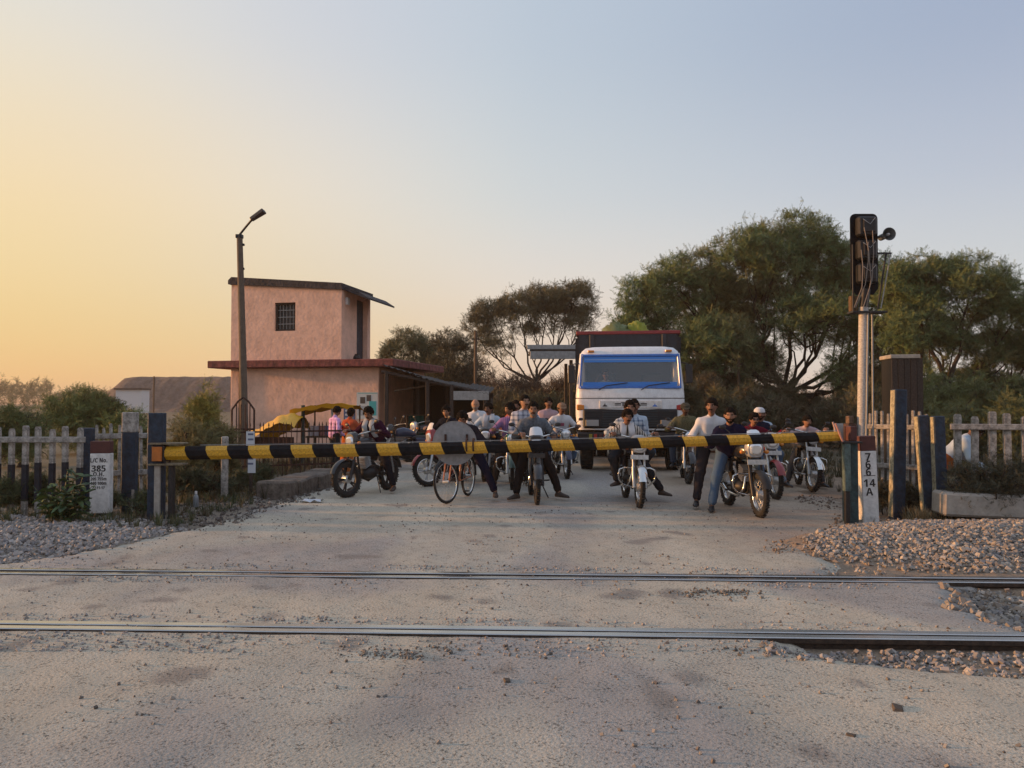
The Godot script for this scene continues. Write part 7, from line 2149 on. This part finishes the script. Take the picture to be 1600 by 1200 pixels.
	b = motorcycle("dark parked motorcycle with silver lamp between shed and boom", gp(640, 722), -0.9, {"tank": black, "cowl": M.alu, "lean": 0.08})
	# people on foot by the stall
	var f := gp(522, 741)
	person("standing man in lavender shirt seen from behind at the stall", Vector3(f.x, 0, f.z), 2.3, {"pelvis": Vector3(0, 0.84, 0), "lean": 0.03, "hl": Vector3(0.18, 1.05, 0.28), "hr": Vector3(-0.2, 0.86, 0.12), "fl": Vector3(0.12, 0.085, 0.02), "fr": Vector3(-0.12, 0.085, -0.04), "knee": Vector3(0.1, 0, 1), "shirt": woven("check", Color(0.86, 0.7, 0.84), Color(0.68, 0.5, 0.72)), "legs": cloth(0.03, 0.04, 0.045), "skin": 1, "hair": "thick", "grip": false, "curl": 0.5, "look": [0.3, 0.2], "scale": 0.86})
	f = Vector3(xat(546, 17.2), 0, -17.2)
	person("woman in orange and red sari beside the lavender shirt", f, 2.6, {"pelvis": Vector3(0, 0.8, 0), "lean": 0.03, "hl": Vector3(0.2, 0.9, 0.18), "hr": Vector3(-0.12, 1.1, 0.26), "fl": Vector3(0.1, 0.085, 0.02), "fr": Vector3(-0.1, 0.085, 0.0), "knee": Vector3(0.1, 0, 1), "shirt": cloth(0.5, 0.11, 0.05), "top_name": "blouse", "legs": cloth(0.5, 0.11, 0.05), "leg_name": "petticoat", "sari": cloth(0.52, 0.16, 0.05), "skin": 1, "hair": "long", "moustache": false, "grip": false, "curl": 0.5, "scale": 0.85})
	# person behind the right fence
	f = Vector3(xat(1486, 11.6), 0, -11.6)
	person("stooping person in pale blue shirt and orange wrap behind the fence", f, 1.2, {"pelvis": Vector3(0, 0.72, -0.1), "lean": 0.75, "hl": Vector3(0.2, 0.6, 0.4), "hr": Vector3(-0.2, 0.6, 0.4), "fl": Vector3(0.14, 0.085, 0.05), "fr": Vector3(-0.14, 0.085, -0.05), "knee": Vector3(0.2, 0, 1), "shirt": pale, "legs": cloth(0.35, 0.1, 0.03), "leg_name": "wrap", "skin": 3, "hair": "thick", "grip": false, "curl": 0.5, "look": [0, 0.5], "scale": 0.95})
	# truck driver
	f = Vector3(xat(984, 17.5), 0, -17.5)
	person("truck driver in pale shirt behind the windscreen", f, -0.13, {"pelvis": Vector3(-0.55, 1.62, -1.1), "lean": 0.05, "hl": Vector3(-0.36, 2.0, -0.66), "hr": Vector3(-0.76, 2.0, -0.66), "fl": Vector3(-0.42, 1.2, -0.55), "fr": Vector3(-0.68, 1.2, -0.55), "shirt": cloth(0.4, 0.42, 0.45), "legs": grey, "skin": 1, "hair": "thick"})

func mat_cloth_stain(r: float, g: float, b: float) -> StandardMaterial3D:
	var m := mat(lin(r, g, b), 0.95, 0.0, "grime", 4.0, "n_mid", 0.6)
	return m

func _ready() -> void:
	rng.seed = 20241
	nz.seed = 77; nz.frequency = 0.01; nz.noise_type = FastNoiseLite.TYPE_SIMPLEX_SMOOTH; nz.fractal_octaves = 2
	# camera
	var cam := Camera3D.new()
	cam.name = "camera"
	add_child(cam)
	cam.position = Vector3(0, CAM_H, 0)
	cam.rotation.x = atan(PITCH)
	cam.fov = rad_to_deg(2.0 * atan(600.0 / FPX))
	cam.near = 0.05; cam.far = 6000.0
	cam.current = true
	# sky, air and exposure
	var we := WorldEnvironment.new()
	we.name = "world_environment"
	var env := Environment.new()
	env.background_mode = Environment.BG_SKY
	env.sky = make_sky()
	env.tonemap_mode = Environment.TONE_MAPPER_LINEAR
	env.tonemap_exposure = 1.1
	env.sdfgi_enabled = true; env.ssao_enabled = true; env.ssil_enabled = true
	env.fog_enabled = true; env.fog_density = 0.0007; env.fog_light_color = Color(0.95, 0.85, 0.74)
	we.environment = env
	add_child(we)
	# low sun, left and beyond the crossing
	var sun := DirectionalLight3D.new()
	sun.name = "sun"
	add_child(sun)
	var az := deg_to_rad(SUN_AZ); var el := deg_to_rad(SUN_EL)
	var to_sun := Vector3(sin(az) * cos(el), sin(el), -cos(az) * cos(el))
	sun.look_at_from_position(to_sun * 50.0, Vector3.ZERO)
	sun.light_color = Color(1.0, 0.72, 0.45)
	sun.light_energy = 1.55
	sun.light_angular_distance = 2.0
	sun.shadow_enabled = true

	make_textures()
	make_materials()
	make_ground()
	print("ground ", Time.get_ticks_msec())
	make_far()
	make_house()
	make_shed()
	make_canopy()
	make_vegetation()
	print("plants ", Time.get_ticks_msec())
	make_fences()
	make_boom()
	make_signal()
	make_lamp()
	make_stall()
	make_roadside()
	make_truck()
	print("objects ", Time.get_ticks_msec())
	make_traffic()
	print("traffic ", Time.get_ticks_msec())
